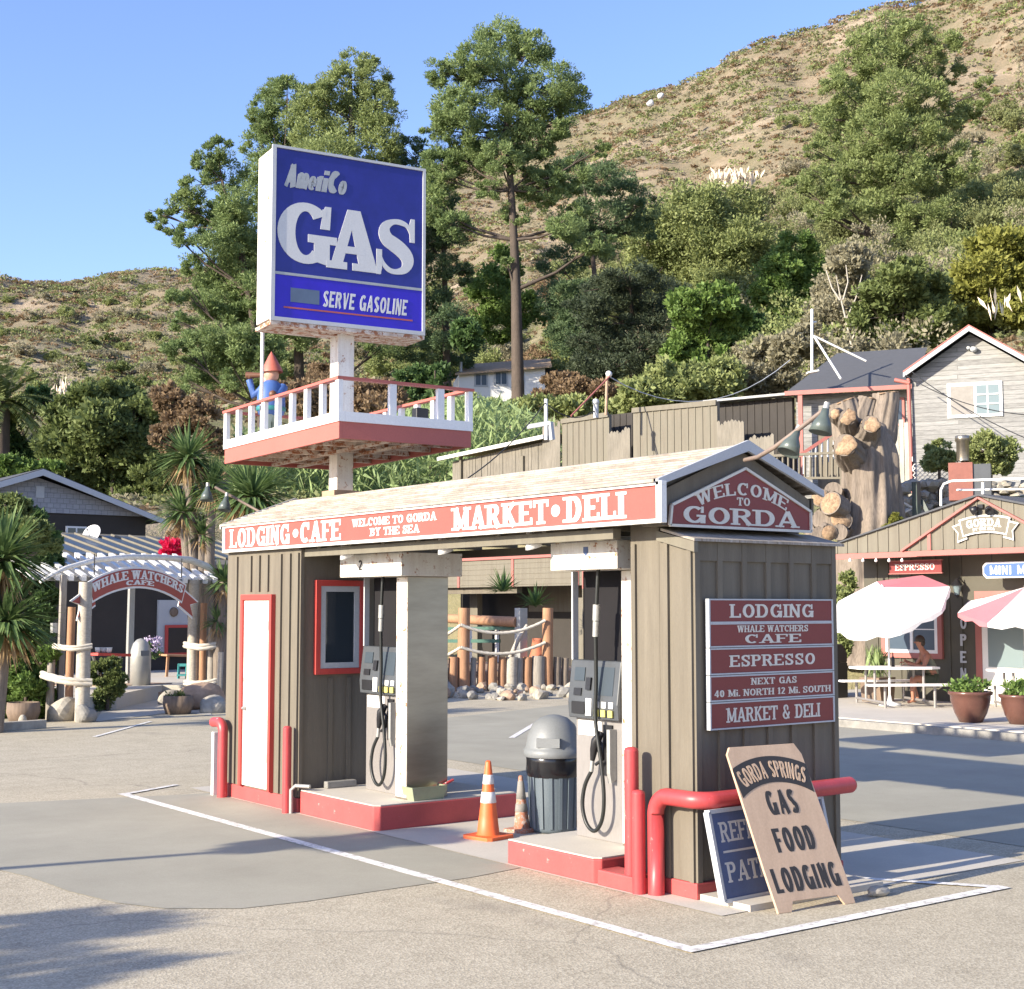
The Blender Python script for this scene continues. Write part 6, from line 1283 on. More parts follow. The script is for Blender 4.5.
# cafe building
c1_, c2_ = P(-60,600,36.), P(250,600,43.); c1_.z = c2_.z = 0; qu = (c2_-c1_).normalized(); qn = Vector((qu.y,-qu.x,0))
if qn.dot(c1_) > 0: qn = -qn
cw2 = (c2_-c1_).length; qf = lambda a,b,z: c1_+qu*a-qn*b+Vector((0,0,z))
cb = thing('cafe_building', 'dark cafe building with a glazed lean-to roof behind the pergola', 'cafe', c1_+qu*cw2/2)
W(MB().prism([(0,0),(cw2,0),(cw2,3.3),(0,3.3)], lambda a,b,t: qf(a,t,b), 0, 5), 'wall', M['dark_wall'], cb)  # dark colour paints in the shade of the cafe interior
zr1, zr2 = 3.35, 4.35
W(MB().add([qf(0,-.4,zr1),qf(cw2,-.4,zr1),qf(cw2,4.,zr2),qf(0,4.,zr2)], [(0,1,2,3)]).add([qf(0,-.4,zr1-.12),qf(cw2,-.4,zr1-.12),qf(cw2,-.4,zr1),qf(0,-.4,zr1)], [(0,1,2,3)]), 'roof', M['olive_pale'], cb)
m = MB(); m2 = MB()
for k_ in range(12):
    a0 = cw2*.42+k_*.62; m.add([qf(a0,.4,zr1+.205),qf(a0+.50,.4,zr1+.205),qf(a0+.50,3.6,zr1+.93),qf(a0,3.6,zr1+.93)], [(0,1,2,3)]); m2.beam(qf(a0+.56,.3,zr1+.20), qf(a0+.56,3.7,zr1+.97), .06, .06)
W(m, 'roof_glazing', M['glass_blue'], cb); W(m2, 'glazing_bar', M['olive_pale'], cb)
def cq(px, py):  # on the front wall
    d = ray(px, py); t = c1_.dot(qn)/(d[0]*qn.x+d[1]*qn.y); p = Vector((d[0]*t,d[1]*t,0)); return (p-c1_).dot(qu), H+d[2]*t
def cpanel(nm, x0, y0, x1, y1, mt, par=cb, k0=-.08, k1=-.01):
    (a0,z1_),(a1,z0_) = cq(x0,y0), cq(x1,y1); return W(MB().prism([(a0,z0_),(a1,z0_),(a1,z1_),(a0,z1_)], lambda a,b,t: qf(a,t,b), k0, k1), nm, mt, par)
wp = cpanel('white_wall', 157, 600, 186, 652, M['greywhite']); cpanel('doorway', 190, 600, 228, 690, M['dark_wall'])
cpanel('window', 10, 600, 28, 648, M['glass_pale']); cpanel('corner_board', 33, 590, 39, 650, M['greywhite'])
clk = thing('wall_clock', 'round dark wreath-like clock on the white cafe wall', 'clock', P(173,613,40)); a_, z_ = cq(172,612); W(MB().lathe([(.0,.0),(.14,.0),(.13,.04),(.06,.03),(0,.03)], qf(a_,-.09,z_), 20, 0, qn), 'face', M['pot_wood'], clk)
cbd = thing('chalkboard', 'chalkboard in an orange-red frame by the cafe door', 'chalkboard', P(176,640,39)); a0, z1_ = cq(163,625); a1, z0_ = cq(187,655)
W(MB().prism([(a0,z0_),(a1,z0_),(a1,z1_),(a0,z1_)], lambda a,b,t: qf(a,t,b), -.16, -.10), 'frame', M['trim_red'], cbd); W(MB().prism([(a0+.08,z0_+.08),(a1-.08,z0_+.08),(a1-.08,z1_-.08),(a0+.08,z1_-.08)], lambda a,b,t: qf(a,t,b), -.168, -.161), 'slate', M['black'], cbd)
# steps, bin, tables, pots
for i, (y_, dd_) in enumerate(((.16,31.6),(.32,32.3))):
    a, b_ = P(105,695,dd_), P(172,695,dd_+1.3); a.z = b_.z = 0; dv = Vector((cu.y,-cu.x,0)); dv = dv if dv.dot(a) > 0 else -dv
    struct('step', MB().add([a,b_,b_+dv*2,a+dv*2,a+Vector((0,0,y_)),b_+Vector((0,0,y_)),b_+dv*2+Vector((0,0,y_)),a+dv*2+Vector((0,0,y_))], [(0,1,5,4),(4,5,6,7),(1,2,6,5),(0,4,7,3)]), M['stone_tan'])
cbn = thing('litter_bin', 'pale grey dome-topped bin under the cafe pergola', 'bin', P(140,690,33.)); cbn.location.z = .30
r = .235; MB().lathe([(0,0),(r,0),(r,.62),(r*1.02,.64),(r*.97,.80),(r*.75,.96),(r*.4,1.05),(0,1.08)], (0,0,0), 26).build('body', M['galv'], cbn); MB().box(-.1,.1,-r-.01,-r+.05,.68,.80).build('flap', M['bin_grey'], cbn)
ct_ = thing('cafe_table', 'red-edged shelf table with cups left of the cafe doorway', 'table', P(107,690,31)); W(MB().beam(P(90,654,30.6), P(123,655,31.4), .5, .06), 'tabletop', M['trim_red'], ct_)
for px in (93,120): W(MB().beam(P(px,656,31), P(px+8 if px < 100 else px-10,688,31.2), .05, .05), 'leg', M['galv'], ct_)
for px, mt in ((98,'white'),(109,'white'),(104,'greywhite')): o = thing('cup', 'small white cup or dish on the red-edged cafe table', 'cup', P(px,652.5,31), 0, 'cups on the red-edged cafe table'); MB().lathe([(0,0),(.05,0),(.07,.11),(.06,.11),(0,.02)], (0,0,0), 12).build('cup_body', M[mt], o)
o = thing('cafe_table', 'brown wooden table inside the shaded cafe terrace', 'table', P(180,655,37)); W(MB().beam(P(163,655,37), P(196,656,37.5), .6, .05), 'tabletop', M['log_orange'], o); W(MB().beam(P(168,656,37), P(166,684,37), .06, .06).beam(P(191,656,37.5), P(192,684,37.5), .06, .06), 'leg', M['log_orange'], o)
o = thing('chair', 'green wooden chair back inside the cafe terrace', 'chair', P(181,678,36)); m = MB(); 
for px in (178,186): m.beam(P(px,688,36), P(px+1,664,36), .05, .05)
m.beam(P(178,665,36), P(187,665,36), .05, .07).beam(P(178,675,36), P(187,675,36), .3, .04); W(m, 'frame', M['teal'], o)
fl_ = thing('flower_pot', 'pot of lilac and white flowers on the cafe terrace', 'plant', P(155,655,35)); leaf_mesh('flowers', plain('lilac_petal', (.45,.38,.55), .7), *clumps([(tuple(P(153,644,35)-fl_.location), (.26,.26,.2), 20, 20)], 0, .35, .06), parent=fl_); leaf_mesh('foliage', M['leaf_dark'], *clumps([(tuple(P(153,650,35)-fl_.location), (.3,.3,.22), 20, 20)], 0, .35, .08), parent=fl_)
def barrel(lb, px, py, D_, plant=True):
    c = P(px, py, D_); c.z = 0; o = thing('planter', lb, 'planter', c); MB().lathe([(0,0),(.24,0),(.30,.18),(.29,.36),(.26,.36),(.25,.30),(0,.30)], (0,0,0), 20).build('tub', M['pot_wood'], o)
    if plant: leaf_mesh('foliage', M['leaf_mid'], *clumps([((0,0,.36), (.22,.22,.06), 12, 16)], 0, .4, .07), parent=o)
barrel('brown half-barrel planter at the kerb left of the cafe posts', 23, 722, 26.2, False); barrel('round brown tub with low greenery right of the cafe path', 178, 716, 28.2)
for px, py, D_, s, mt, lb in ((68,716,26.6,(.30,.22,.27),'stone','large knobbly pale rock at the foot of the left cafe posts'),(44,706,27.2,(.28,.2,.2),'stone','small pale rock left of the large knobbly rock'),(86,719,26.2,(.18,.18,.2),'stone_grey','round grey rock touching the thick left post'),(206,708,29.5,(.5,.4,.3),'stone_tan','broad tan rock right of the cafe tub'),(210,718,28.5,(.28,.22,.2),'stone','pale rock in front of the broad tan rock'),(172,700,31,(.3,.2,.2),'stone','pale rock on the cafe step'),(118,697,31,(.22,.16,.15),'stone_tan','small tan rock at the left of the cafe step'),(22,727,25.8,(.08,.08,.1),'stone','small white stone by the barrel planter')):
    c = onz(px, py); c = P(px, py, D_); o = thing('rock', lb, 'rock', (c.x,c.y,s[2]*.5)); MB().blob((0,0,0), s, int(px), .42, 1, 0, 3).build('stone', M[mt], o)
kb = thing('kerb_block', 'pale painted concrete wheel stop at the left edge', 'kerb', onz(20,733)); W(MB().beam(onz(-60,735)+Vector((0,0,.07)), onz(44,728)+Vector((0,0,.07)), .18, .15), 'block', M['stone'], kb, .01)
o = thing('meter_box', 'small grey electrical box on the pergola post', 'box', P(54,628,26.7)); W(MB().beam(P(54,633,26.7), P(54,623,26.7), .12, .1), 'box', M['galv'], o, .005)

# ================================================================== SHINGLED HOUSE (left, behind)
y0h = P(38,473,47).y
def hh(px, py): p = ony(px, py, y0h); return p.x, p.z
(xa,za),(xr2,zr3) = hh(38,473), hh(160,523); sl2 = (za-zr3)/(xr2-xa); xl2 = 2*xa-xr2
sh_h = thing('shingled_house', 'two-tone house with pale shingled gable and dark lower wall', 'house', (xa, y0h, 2))
zdk = hh(80,514)[1]
W(MB().prism([(xl2+.5,zdk),(xr2-.5,zdk),(xa,za-.15)], lambda a,b,t: (a,t,b), y0h, y0h+9), 'gable', M['shakes'], sh_h)
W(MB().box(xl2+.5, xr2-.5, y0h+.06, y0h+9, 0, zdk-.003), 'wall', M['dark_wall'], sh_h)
W(MB().prism([(xl2,zr3),(xa,za),(xr2,zr3),(xr2,zr3+.1),(xa,za+.12),(xl2,zr3+.1)], lambda a,b,t: (a,t,b), y0h-.5, y0h+9.3), 'roof', M['grey_roof'], sh_h)
W(MB().prism([(xl2,zr3-.10),(xa,za-.12),(xr2,zr3-.10),(xr2,zr3+.08),(xa,za+.09),(xl2,zr3+.08)], lambda a,b,t: (a,t,b), y0h-.54, y0h-.502), 'barge_board', M['greywhite'], sh_h)
(v0,vz1),(v1,vz0) = hh(36,486), hh(44,498); W(MB().box(v0,v1,y0h-.03,y0h-.002,vz0,vz1), 'vent', M['greywhite'], sh_h)
(v0,vz1),(v1,vz0) = hh(66,526), hh(86,545); wq = W(MB().box(v0,v1,y0h-.03,y0h+.058,vz0,vz1), 'window', M['white'], sh_h); W(MB().box(v0+.06,(v0+v1)/2-.03,y0h-.04,y0h-.031,vz0+.06,vz1-.06).box((v0+v1)/2+.03,v1-.06,y0h-.04,y0h-.031,vz0+.06,vz1-.06), 'pane', M['glass'], wq)
ds = thing('satellite_dish', 'white satellite dish in front of the dark house wall', 'satellite dish', P(92,545,43)); c = P(93,535,43); ax_ = (az_dir(-160)*.9+Vector((0,0,.45))).normalized()
W(MB().lathe([(0,0),(.12,.01),(.22,.04),(.31,.085),(.305,.095),(.2,.05),(0,.012)], c, 24, 0, ax_), 'dish', M['white'], ds); W(MB().tube([c+ax_*.0+Vector((0,0,-.2)), c+ax_*.32, ], .012, 6).tube([c, c-ax_*.05+Vector((0,0,-.5))], .025, 8).blob(c+ax_*.34, .04, 1, .1), 'arm', M['galv'], ds)
oh = thing('orange_house', 'terracotta gabled house peeking out of the trees far left', 'house', P(33,460,80)); yo = P(37,436,80).y
def ho(px,py): p = ony(px,py,yo); return p.x, p.z
(x0,z0),(x1,z1),(x2,z2) = ho(27,452), ho(37,436), ho(46,449)
W(MB().prism([(x0,z0-4),(x2+.6,z0-4),(x2+.6,z2),(x1,z1),(x0,z0)], lambda a,b,t: (a,t,b), yo, yo+6), 'wall', M['orange_wall'], oh); W(MB().beam((x0-.3,yo-.3,z0),(x1,yo-.3,z1+.1),.6,.16,up=(0,1,0)).beam((x1,yo-.3,z1+.1),(x2+.3,yo-.3,z2-.1),.6,.16,up=(0,1,0)), 'barge_board', M['dark_wall'], oh)
a, b_ = P(10,458,79), P(30,446,79); W(MB().add([a, P(38,458,78), P(34,444,80), P(24,444,82)], [(0,1,2,3)]), 'roof', M['grey_roof'], oh)
# white cottage on the hill
ch = thing('hill_cottage', 'small white cottage with a tan roof on the hillside behind the tall pine', 'house', P(500,395,119)); wu = az_dir(82); wv = az_dir(-8); WO = P(459,390,119); WO.z = 0
def wpl(px, py):
    d = ray(px, py); t = WO.dot(wv)/(d[0]*wv.x+d[1]*wv.y); p = Vector((d[0]*t,d[1]*t,0)); return (p-WO).dot(wu), H+d[2]*t
wfn = lambda a,b,z: WO+wu*a+wv*b+Vector((0,0,z))
a1,zt4 = wpl(545,366); _, zb4 = wpl(459,400); _, zt5 = wpl(459,374)
W(MB().prism([(0,zb4-3),(a1,zb4-3),(a1,zt4),(0,zt5)], lambda a,b,t: wfn(a,t,b), 0, 5), 'wall', M['white'], ch)
W(MB().add([wfn(-.4,-.6,zt5-.05),wfn(a1+.5,-.6,zt4-.05),wfn(a1+1.2,4.6,zt4+1.5),wfn(1.6,4.6,zt5+1.7),wfn(-.4,-.6,zt5-.2),wfn(a1+.5,-.6,zt4-.2)], [(0,1,2,3),(0,4,5,1)]), 'roof', M['tan_roof'], ch)
for xa_, xb_, ya_, yb_ in ((474,488,373,387),(494,508,371,386),(514,524,370,385)):
    (p0,q1),(p1_,q0) = wpl(xa_,ya_), wpl(xb_,yb_); wz = W(MB().prism([(p0,q0),(p1_,q0),(p1_,q1),(p0,q1)], lambda a,b,t: wfn(a,t,b), -.08, -.01), 'window', M['greywhite'], ch); pm = (p0+p1_)/2
    W(MB().prism([(p0+.15,q0+.15),(pm-.05,q0+.15),(pm-.05,q1-.15),(p0+.15,q1-.15)], lambda a,b,t: wfn(a,t,b), -.10, -.081).prism([(pm+.05,q0+.15),(p1_-.15,q0+.15),(p1_-.15,q1-.15),(pm+.05,q1-.15)], lambda a,b,t: wfn(a,t,b), -.10, -.081), 'pane', M['glass_blue'], wz)
W(MB().prism([(a1+.002,zb4-3),(a1+2.6,zb4-3),(a1+2.6,zt4-.2),(a1+.002,zt4)], lambda a,b,t: wfn(a,t,b), 1.2, 5), 'porch', M['dark_wall'], ch)
W(MB().tube([P(461,372,119), P(461,362,119)], .12, 8), 'chimney_pipe', M['greywhite'], ch)
# ================================================================== TREES AND SHRUBS
def tree(name, lb, D_, trunk, tw, blobs, leafmat, barkmat='bark_dark', cat='tree', group=None, leaf=.34, sub=.30, dens=1., depth=1., base_from_terrain=True, limbs=True, aspect=.3, up=.25, nl=95, jit=.05):
    """trunk: pixel points from the foot up at distance D_; blobs (px, py, r[, ry]) are the crown's leaf masses"""
    if D_ > 95 and leaf > .3: leaf *= .78
    bush = cat in ('bush', 'shrub', 'plant')
    k = D_/F; tp = [P(px, py, D_) for px, py in trunk]; g0 = tz(tp[0].x, tp[0].y)
    if tp[0].x < 28 and tp[0].y < 44: g0 = 0
    if base_from_terrain: tp = [Vector((tp[0].x, tp[0].y, min(g0, tp[0].z)-.3))]+(tp if tp[0].z > g0+.3 else tp[1:])
    o = thing(name, lb, cat, tp[0], 0, group); n = len(tp)
    L0 = o.location.copy(); rs_ = [max(.04, tw*k/2*(1-.75*i/max(1,n-1))) for i in range(n)]
    m = MB().tube([p-L0 for p in tp], rs_, 12)
    bl = []; rr = random.Random(int(trunk[0][0]))
    for b in blobs:
        px, py, r = b[:3]; ry = b[3] if len(b) > 3 else r; r *= 1.08; ry *= 1.12; dz = rr.uniform(-1,1)*r*k*.9*depth*1.2
        c, rad, _, _ = pblob(px, py, r, D_+dz, ry, depth=depth)
        c = Vector(c)-L0; bl.append((tuple(c), rad, max(22 if D_ < 45 else 6, int(r*ry/15*dens)), int(nl*(1.35 if D_ > 95 else 1))))
        if limbs and not (bush and D_ > 40):
            # limb from the trunk to this mass
            best = min(range(n), key=lambda i: abs(tp[i].z-(c.z+L0.z-(c-(tp[i]-L0)).xy.length*.45)))
            a = tp[best]-L0; mid = a.lerp(c, .5)+Vector((0,0,-.06*(c-a).length)); m.tube([a, mid, c], [max(.05,rs_[best]*.45), max(.04,rs_[best]*.3), .03], 6)
            for q in range(3):
                d = Vector((rr.uniform(-1,1), rr.uniform(-1,1), rr.uniform(-.3,.8)))*rad[0]*.7; m.tube([mid.lerp(c,.4), c+d], [.05,.02], 5)
    m.build('trunk', M[barkmat] if isinstance(barkmat, str) else barkmat, o)
    leaf_mesh('crown', M[leafmat], *clumps(bl, 0, sub, leaf, up=up), parent=o, aspect=aspect)
    return o
tree('pine_tree', 'tall bare-trunked pine with a domed crown standing in front of the white cottage', 105, [(518,397),(517,340),(516,290),(514,240),(511,190),(507,130),(505,80)], 15,
     [(500,42,30,22),(475,60,28,20),(530,52,26,20),(548,88,32,24),(572,96,20,24),(500,85,34,26),(455,78,24,18),(440,72,16,14),(462,112,30,22),(520,118,28,22),(556,125,24,16),(484,140,26,18),(450,148,22,18),(442,180,22,14),(432,128,12,14),(535,165,18,14),(490,190,16,12),(515,215,16,12),(575,215,18,10),(508,265,10,8),(552,190,16,12),(472,158,28,20),(438,170,20,20),(450,112,24,18),(430,205,24,18),(455,225,22,14),(542,188,26,18),(568,176,24,18),(565,228,26,12),(596,244,24,12),(598,150,14,10),(530,140,30,20),(500,160,26,16)], 'pine', depth=.9, leaf=.33, sub=.3)
tree('pine_tree', 'dark broad pine right of the tall pine, leaning towards the slope', 122, [(600,380),(597,300),(590,230),(583,180)], 9,
     [(575,170,22,18),(598,178,24,18),(622,195,26,18),(645,208,20,14),(600,215,30,20),(570,230,24,16),(632,232,24,16),(596,255,26,16),(555,262,20,16),(560,300,26,18),(590,300,24,20),(570,335,28,20)], 'pine_dark', leaf=.36)
tree('pine_tree', 'highest many-pointed pine of the group behind the GAS sign', 112, [(345,400),(343,340),(345,270),(350,200),(352,120),(350,80)], 16,
     [(352,66,18,16),(372,78,18,20),(340,92,26,22),(376,108,24,26),(318,98,20,18),(352,130,34,28),(385,140,20,24),(310,128,28,24),(330,160,34,26),(372,175,30,26),(395,195,24,24),(330,200,36,28),(360,230,36,26),(320,250,34,26),(390,240,26,24),(355,290,34,22)], 'pine_olive', leaf=.34)
tree('pine_tree', 'rounded pine crown left of the highest pine behind the sign', 116, [(300,400),(298,330),(290,250),(282,180)], 14,
     [(268,92,16,14),(288,98,22,18),(262,115,18,18),(285,125,28,22),(262,145,22,22),(292,155,30,24),(270,180,30,24),(232,255,30,24),(262,285,34,26),(228,300,30,22),(260,330,34,22),(225,355,30,16),(292,335,30,20),(250,230,30,22),(262,375,30,12),(285,210,34,24),(300,240,34,26),(280,270,34,26),(310,300,32,24),(345,330,26,14),(385,345,24,12)], 'pine', leaf=.34)
tree('pine_tree', 'leaning ragged pine on the far left of the group with a long side branch', 100, [(262,410),(258,350),(248,290),(235,230),(222,180)], 11,
     [(218,150,16,14),(205,160,14,12),(196,185,16,14),(225,178,22,18),(184,205,18,12),(160,215,13,9),(166,228,11,8),(205,212,24,18),(235,205,24,20),(190,238,18,14),(222,240,28,20),(248,235,22,20),(205,270,24,16),(235,275,28,20),(190,298,24,9),(222,305,28,18),(250,310,26,18),(182,322,20,6),(215,338,30,16),(245,345,26,18),(186,352,22,12),(212,372,28,14),(240,380,24,12),(195,385,16,10),(246,262,22,18),(256,292,24,20),(248,322,26,18),(262,352,26,18),(232,222,20,18),(228,362,26,14)], 'pine', leaf=.33)
tree('pine_tree', 'dark pine filling the gap between the GAS sign and the tall pine', 118, [(448,400),(446,330),(444,260),(440,190)], 11,
     [(408,150,16,18),(418,175,20,20),(438,200,22,18),(412,205,22,22),(448,232,22,16),(425,238,26,22),(440,268,28,14),(462,275,18,10),(430,300,24,16),(448,330,28,20),(420,350,26,18),(460,352,24,18)], 'pine_dark', leaf=.36)
tree('pine_tree', 'large sunlit pine growing high on the slope at the right', 135, [(880,300),(884,240),(888,180),(886,120),(880,70)], 13,
     [(888,32,22,18),(912,34,20,16),(862,42,18,16),(880,62,28,20),(918,62,26,20),(945,48,18,14),(952,70,14,14),(850,72,22,16),(838,88,18,14),(890,95,34,22),(925,100,28,20),(858,108,28,20),(830,118,20,14),(880,132,34,22),(918,138,30,20),(842,145,28,16),(950,125,18,16),(815,150,14,9),(865,168,34,20),(905,172,32,20),(828,180,26,14),(800,186,18,8),(935,180,24,20),(960,165,20,20),(885,205,32,18),(845,205,24,14),(925,215,28,18),(958,212,20,14),(900,238,26,16),(820,212,16,8),(972,110,16,14),(985,90,12,12),(962,240,18,12)], 'pine_olive', leaf=.42)
tree('cypress_tree', 'dark flat-tiered cypress behind the board building', 100, [(633,398),(633,360),(632,320),(631,280)], 9,
     [(630,276,34,8),(610,288,38,9),(655,290,36,9),(590,306,30,8),(640,304,40,8),(672,306,24,7),(612,324,34,8),(655,326,36,9),(600,342,32,9),(640,346,34,9),(672,348,26,9),(618,366,32,12),(655,370,30,12),(595,368,26,12)], 'cypress', leaf=.34, sub=.34)
# shrubs: label, distance, blobs, material
SH = [
 ('bright green broad-leaved tree right of the dark cypress', 92, [(690,305,24,18),(715,300,26,18),(735,318,18,16),(700,332,30,18),(725,345,26,16),(682,352,22,14),(708,362,28,12)], 'leaf_bright', .36, 'tree'),
 ('dark green tree between the bright tree and the right slope', 96, [(745,335,24,22),(768,345,22,20),(758,370,28,16),(735,372,20,14)], 'leaf_dark', .4, 'tree'),
 ('rounded bright green tree in the middle of the slope', 118, [(795,250,24,16),(780,270,26,18),(808,275,22,18),(770,292,24,16),(800,300,24,16),(785,320,20,14)], 'leaf_bright', .4, 'tree'),
 ('smooth olive thicket mound on the middle slope', 140, [(690,215,44,24),(730,210,40,22),(655,240,40,24),(700,250,50,26),(745,245,36,24),(660,275,44,20),(715,285,44,20)], 'leaf_olive', .42, 'bush'),
 ('fresh green bush at the left foot of the olive mound', 132, [(490,290,26,22),(505,265,20,18),(520,310,26,20),(498,325,30,18),(560,318,20,14)], 'leaf_bright', .42, 'bush'),
 ('yellow-green tree at the right edge above the grey house', 88, [(1000,248,34,18),(1024,262,34,22),(980,272,30,18),(1005,290,36,20),(970,298,28,16),(1020,312,30,20),(985,318,32,14)], 'leaf_yellow', .34, 'tree'),
 ('light green leafy tree behind the dark roof ridge', 84, [(905,275,26,16),(885,290,28,18),(925,292,28,18),(900,315,32,18),(870,318,22,16),(935,318,28,16),(885,338,30,12),(920,338,30,10)], 'leaf_mid', .33, 'tree'),
 ('grey leafless-looking bush left of the light green tree', 90, [(848,262,26,16),(840,290,30,20),(862,300,24,20),(828,318,28,20),(850,330,28,16)], 'leaf_grey', .3, 'bush'),
 ('grey-green brush directly above the board building', 76, [(650,392,34,14),(690,385,38,16),(720,378,32,18),(668,374,24,12),(640,405,34,8),(700,400,40,8)], 'leaf_olive', .3, 'bush'),
 ('pale dry brush left of the dark roof', 78, [(765,355,26,16),(790,350,24,18),(750,375,24,12),(780,378,28,12),(760,392,30,8),(808,340,20,16)], 'leaf_grey', .3, 'bush'),
 ('brownish scrub at the cottage foot right of the pine trunk', 96, [(560,382,22,9),(580,388,24,9),(605,392,26,8),(545,398,20,6)], 'leaf_brown', .3, 'bush'),
 ('low green brush along the slope below the cottage', 84, [(500,410,26,9),(540,408,30,9),(580,408,32,9),(620,412,30,8),(470,404,20,8)], 'leaf_olive', .3, 'bush'),
 ('dark green bushes under the GAS sign behind the balcony rail', 88, [(436,380,20,14),(424,394,22,12),(468,335,18,16),(412,380,18,14)], 'leaf_dark', .34, 'bush'),
 ('brown-green brush behind the gnome statue', 80, [(300,395,28,12),(345,392,30,12),(385,396,26,12),(270,400,22,12),(320,410,34,12),(375,412,34,12)], 'leaf_brown', .3, 'bush'),
 ('broad rounded green tree behind the shingled house', 66, [(95,395,26,16),(120,400,26,16),(70,415,28,18),(100,425,34,20),(140,418,26,18),(60,442,30,18),(95,455,36,20),(135,448,32,20),(160,440,18,16),(75,478,34,16),(115,485,38,18),(155,475,24,20),(60,465,24,16),(140,505,34,14),(170,505,22,14)], 'leaf_mid', .28, 'tree'),
 ('dark tree mass beside the palm at the far left', 74, [(10,455,26,20),(40,400,18,14),(-10,430,26,24),(20,480,24,14),(0,500,30,16)], 'leaf_dark', .32, 'tree'),
 ('fresh green bush behind the shingled house roof', 62, [(5,468,22,12),(28,470,18,10),(50,468,14,8)], 'leaf_bright', .28, 'bush'),
 ('light brown dry thicket beside the left yucca', 60, [(170,400,20,14),(182,420,20,18),(165,440,16,16),(200,412,18,16),(212,440,16,16)], 'leaf_brown', .24, 'bush'),
 ('round olive bush beside the steel chimney, left one', 38.5, [(938,450,13,12),(932,462,12,10),(948,462,11,10)], 'leaf_olive', .13, 'bush'),
 ('round olive bush right of the steel chimney', 38.5, [(985,448,20,15),(1005,454,16,14),(978,462,16,11),(997,468,20,9)], 'leaf_olive', .13, 'bush'),
 ('dark leafy shrub mass left of the pergola', 30, [(20,520,26,18),(38,545,24,18),(8,560,26,22),(25,585,28,18),(50,568,16,12),(15,612,28,16),(-10,520,26,24),(36,622,20,18),(48,600,14,18),(4,640,24,18),(30,560,26,18)], 'leaf_dark', .16, 'shrub'),
 ('sunlit shrub top beside the shingled gable', 28.5, [(12,508,20,12),(30,530,22,11),(45,545,16,8),(8,530,18,14)], 'leaf_mid', .13, 'shrub'),
 ('bright green leafy bush at the left edge in front of the cafe', 27, [(18,655,22,12),(38,668,18,13),(8,672,22,14),(30,684,22,12),(5,692,20,12),(48,655,10,8),(22,640,22,12),(14,706,24,12),(44,700,12,12),(36,712,10,7)], 'leaf_bright', .12, 'shrub'),
 ('yellow-green hedge beside the left end of the market', 34, [(846,585,10,16),(842,605,12,16),(850,625,12,16),(840,645,12,14)], 'leaf_olive', .13, 'shrub'),
 ('low dark green plants behind the left cafe posts', 29, [(100,672,13,14),(108,690,16,12),(114,668,10,10),(98,704,12,8),(118,680,9,12)], 'leaf_mid', .10, 'shrub'),
 ('small flowering weed at the foot of the bent red pipe', 18.3, [(208,789,9,6),(216,792,7,4)], 'leaf_olive', .05, 'plant'),
 ('small green tuft by the market retaining post', 36, [(895,522,7,7),(888,530,6,5)], 'leaf_yellow', .1, 'plant'),
]
for lb, D_, bl, mt, lf, cat in SH:
    px = sum(b[0] for b in bl)/len(bl); py = max(b[1]+(b[3] if len(b) > 3 else b[2]) for b in bl)
    tree('green_tree' if cat == 'tree' else ('bush' if cat != 'plant' else 'small_plant'), lb, D_, [(px, py+6),(px, (py+min(b[1] for b in bl))/2)], 8 if cat == 'tree' else 3, bl, mt, cat=cat, leaf=lf, sub=.34, nl=75, aspect=.5, dens=1.25, depth=.8)
def hit(px, py, r0=44, r1=330):
    d = ray(px, py); hl = math.hypot(d[0], d[1]); r = r0
    while r < r1:
        x, y = d[0]/hl*r, d[1]/hl*r
        if H+d[2]/hl*r <= tz(x, y): return Vector((x, y, tz(x, y)))
        r += 1.
    return None
def mounds(name, lb, group, pts, mats, size, leaf, seed, nt=9, nl=80):
    g_ = random.Random(seed)
    for px, py in pts:
        px += g_.uniform(-9,9); py += g_.uniform(-5,5); h_ = hit(px, py)
        if h_ is None: continue
        s = size*g_.uniform(.65,1.35); o = thing(name, lb, 'bush', h_, 0, group); bl = []
        for q in range(g_.randint(3,5)):
            rr_ = s*g_.uniform(.5,.85); bl.append(((g_.uniform(-1,1)*s*.9, g_.uniform(-1,1)*s*.9, rr_*g_.uniform(.2,.75)), (rr_,rr_,rr_*g_.uniform(.6,.85)), int(nt*1.4), nl))
        MB().tube([(0,0,-.4),(.1,0,s*.5)], [.08,.05], 6).build('stem', M['bark_dark'], o)
        leaf_mesh('foliage', M[g_.choice(mats)], *clumps(bl, 0, .42, leaf, up=.4), parent=o, aspect=.55)
grid = lambda x0, x1, y0, y1, dx, dy: [(x+(dx/2 if j % 2 else 0), y) for j, y in enumerate(range(y0, y1, dy)) for x in range(x0, x1, dx)]
mounds('bush', 'rounded chaparral bush in the thicket on the slope above the board building', 'bushes of the right-hand slope thicket', [p for p in grid(570,860,205,400,30,20) if p[1] > 262-(p[0]-570)*.30], ['leaf_olive','leaf_olive','leaf_olive','leaf_soft','leaf_soft','leaf_grey'], 3.0, .26, 3)
mounds('bush', 'rounded bush on the slope at the right around the sunlit pine', 'bushes around the sunlit pine', grid(800,1050,130,345,32,22), ['leaf_olive','leaf_soft','leaf_olive','leaf_grey','leaf_soft'], 3.0, .27, 4)
mounds('bush', 'bush on the slope between the pine trunks left of the cottage', 'bushes between the pine trunks', grid(210,560,300,410,34,20), ['leaf_brown','leaf_olive','leaf_grey','leaf_olive'], 2.0, .26, 5)
mounds('bush', 'dry bush on the far left slope above the broad green tree', 'bushes of the far left slope', grid(-20,210,305,400,34,17), ['leaf_olive','leaf_grey','leaf_olive','leaf_mid'], 1.5, .27, 6, 6, 60)
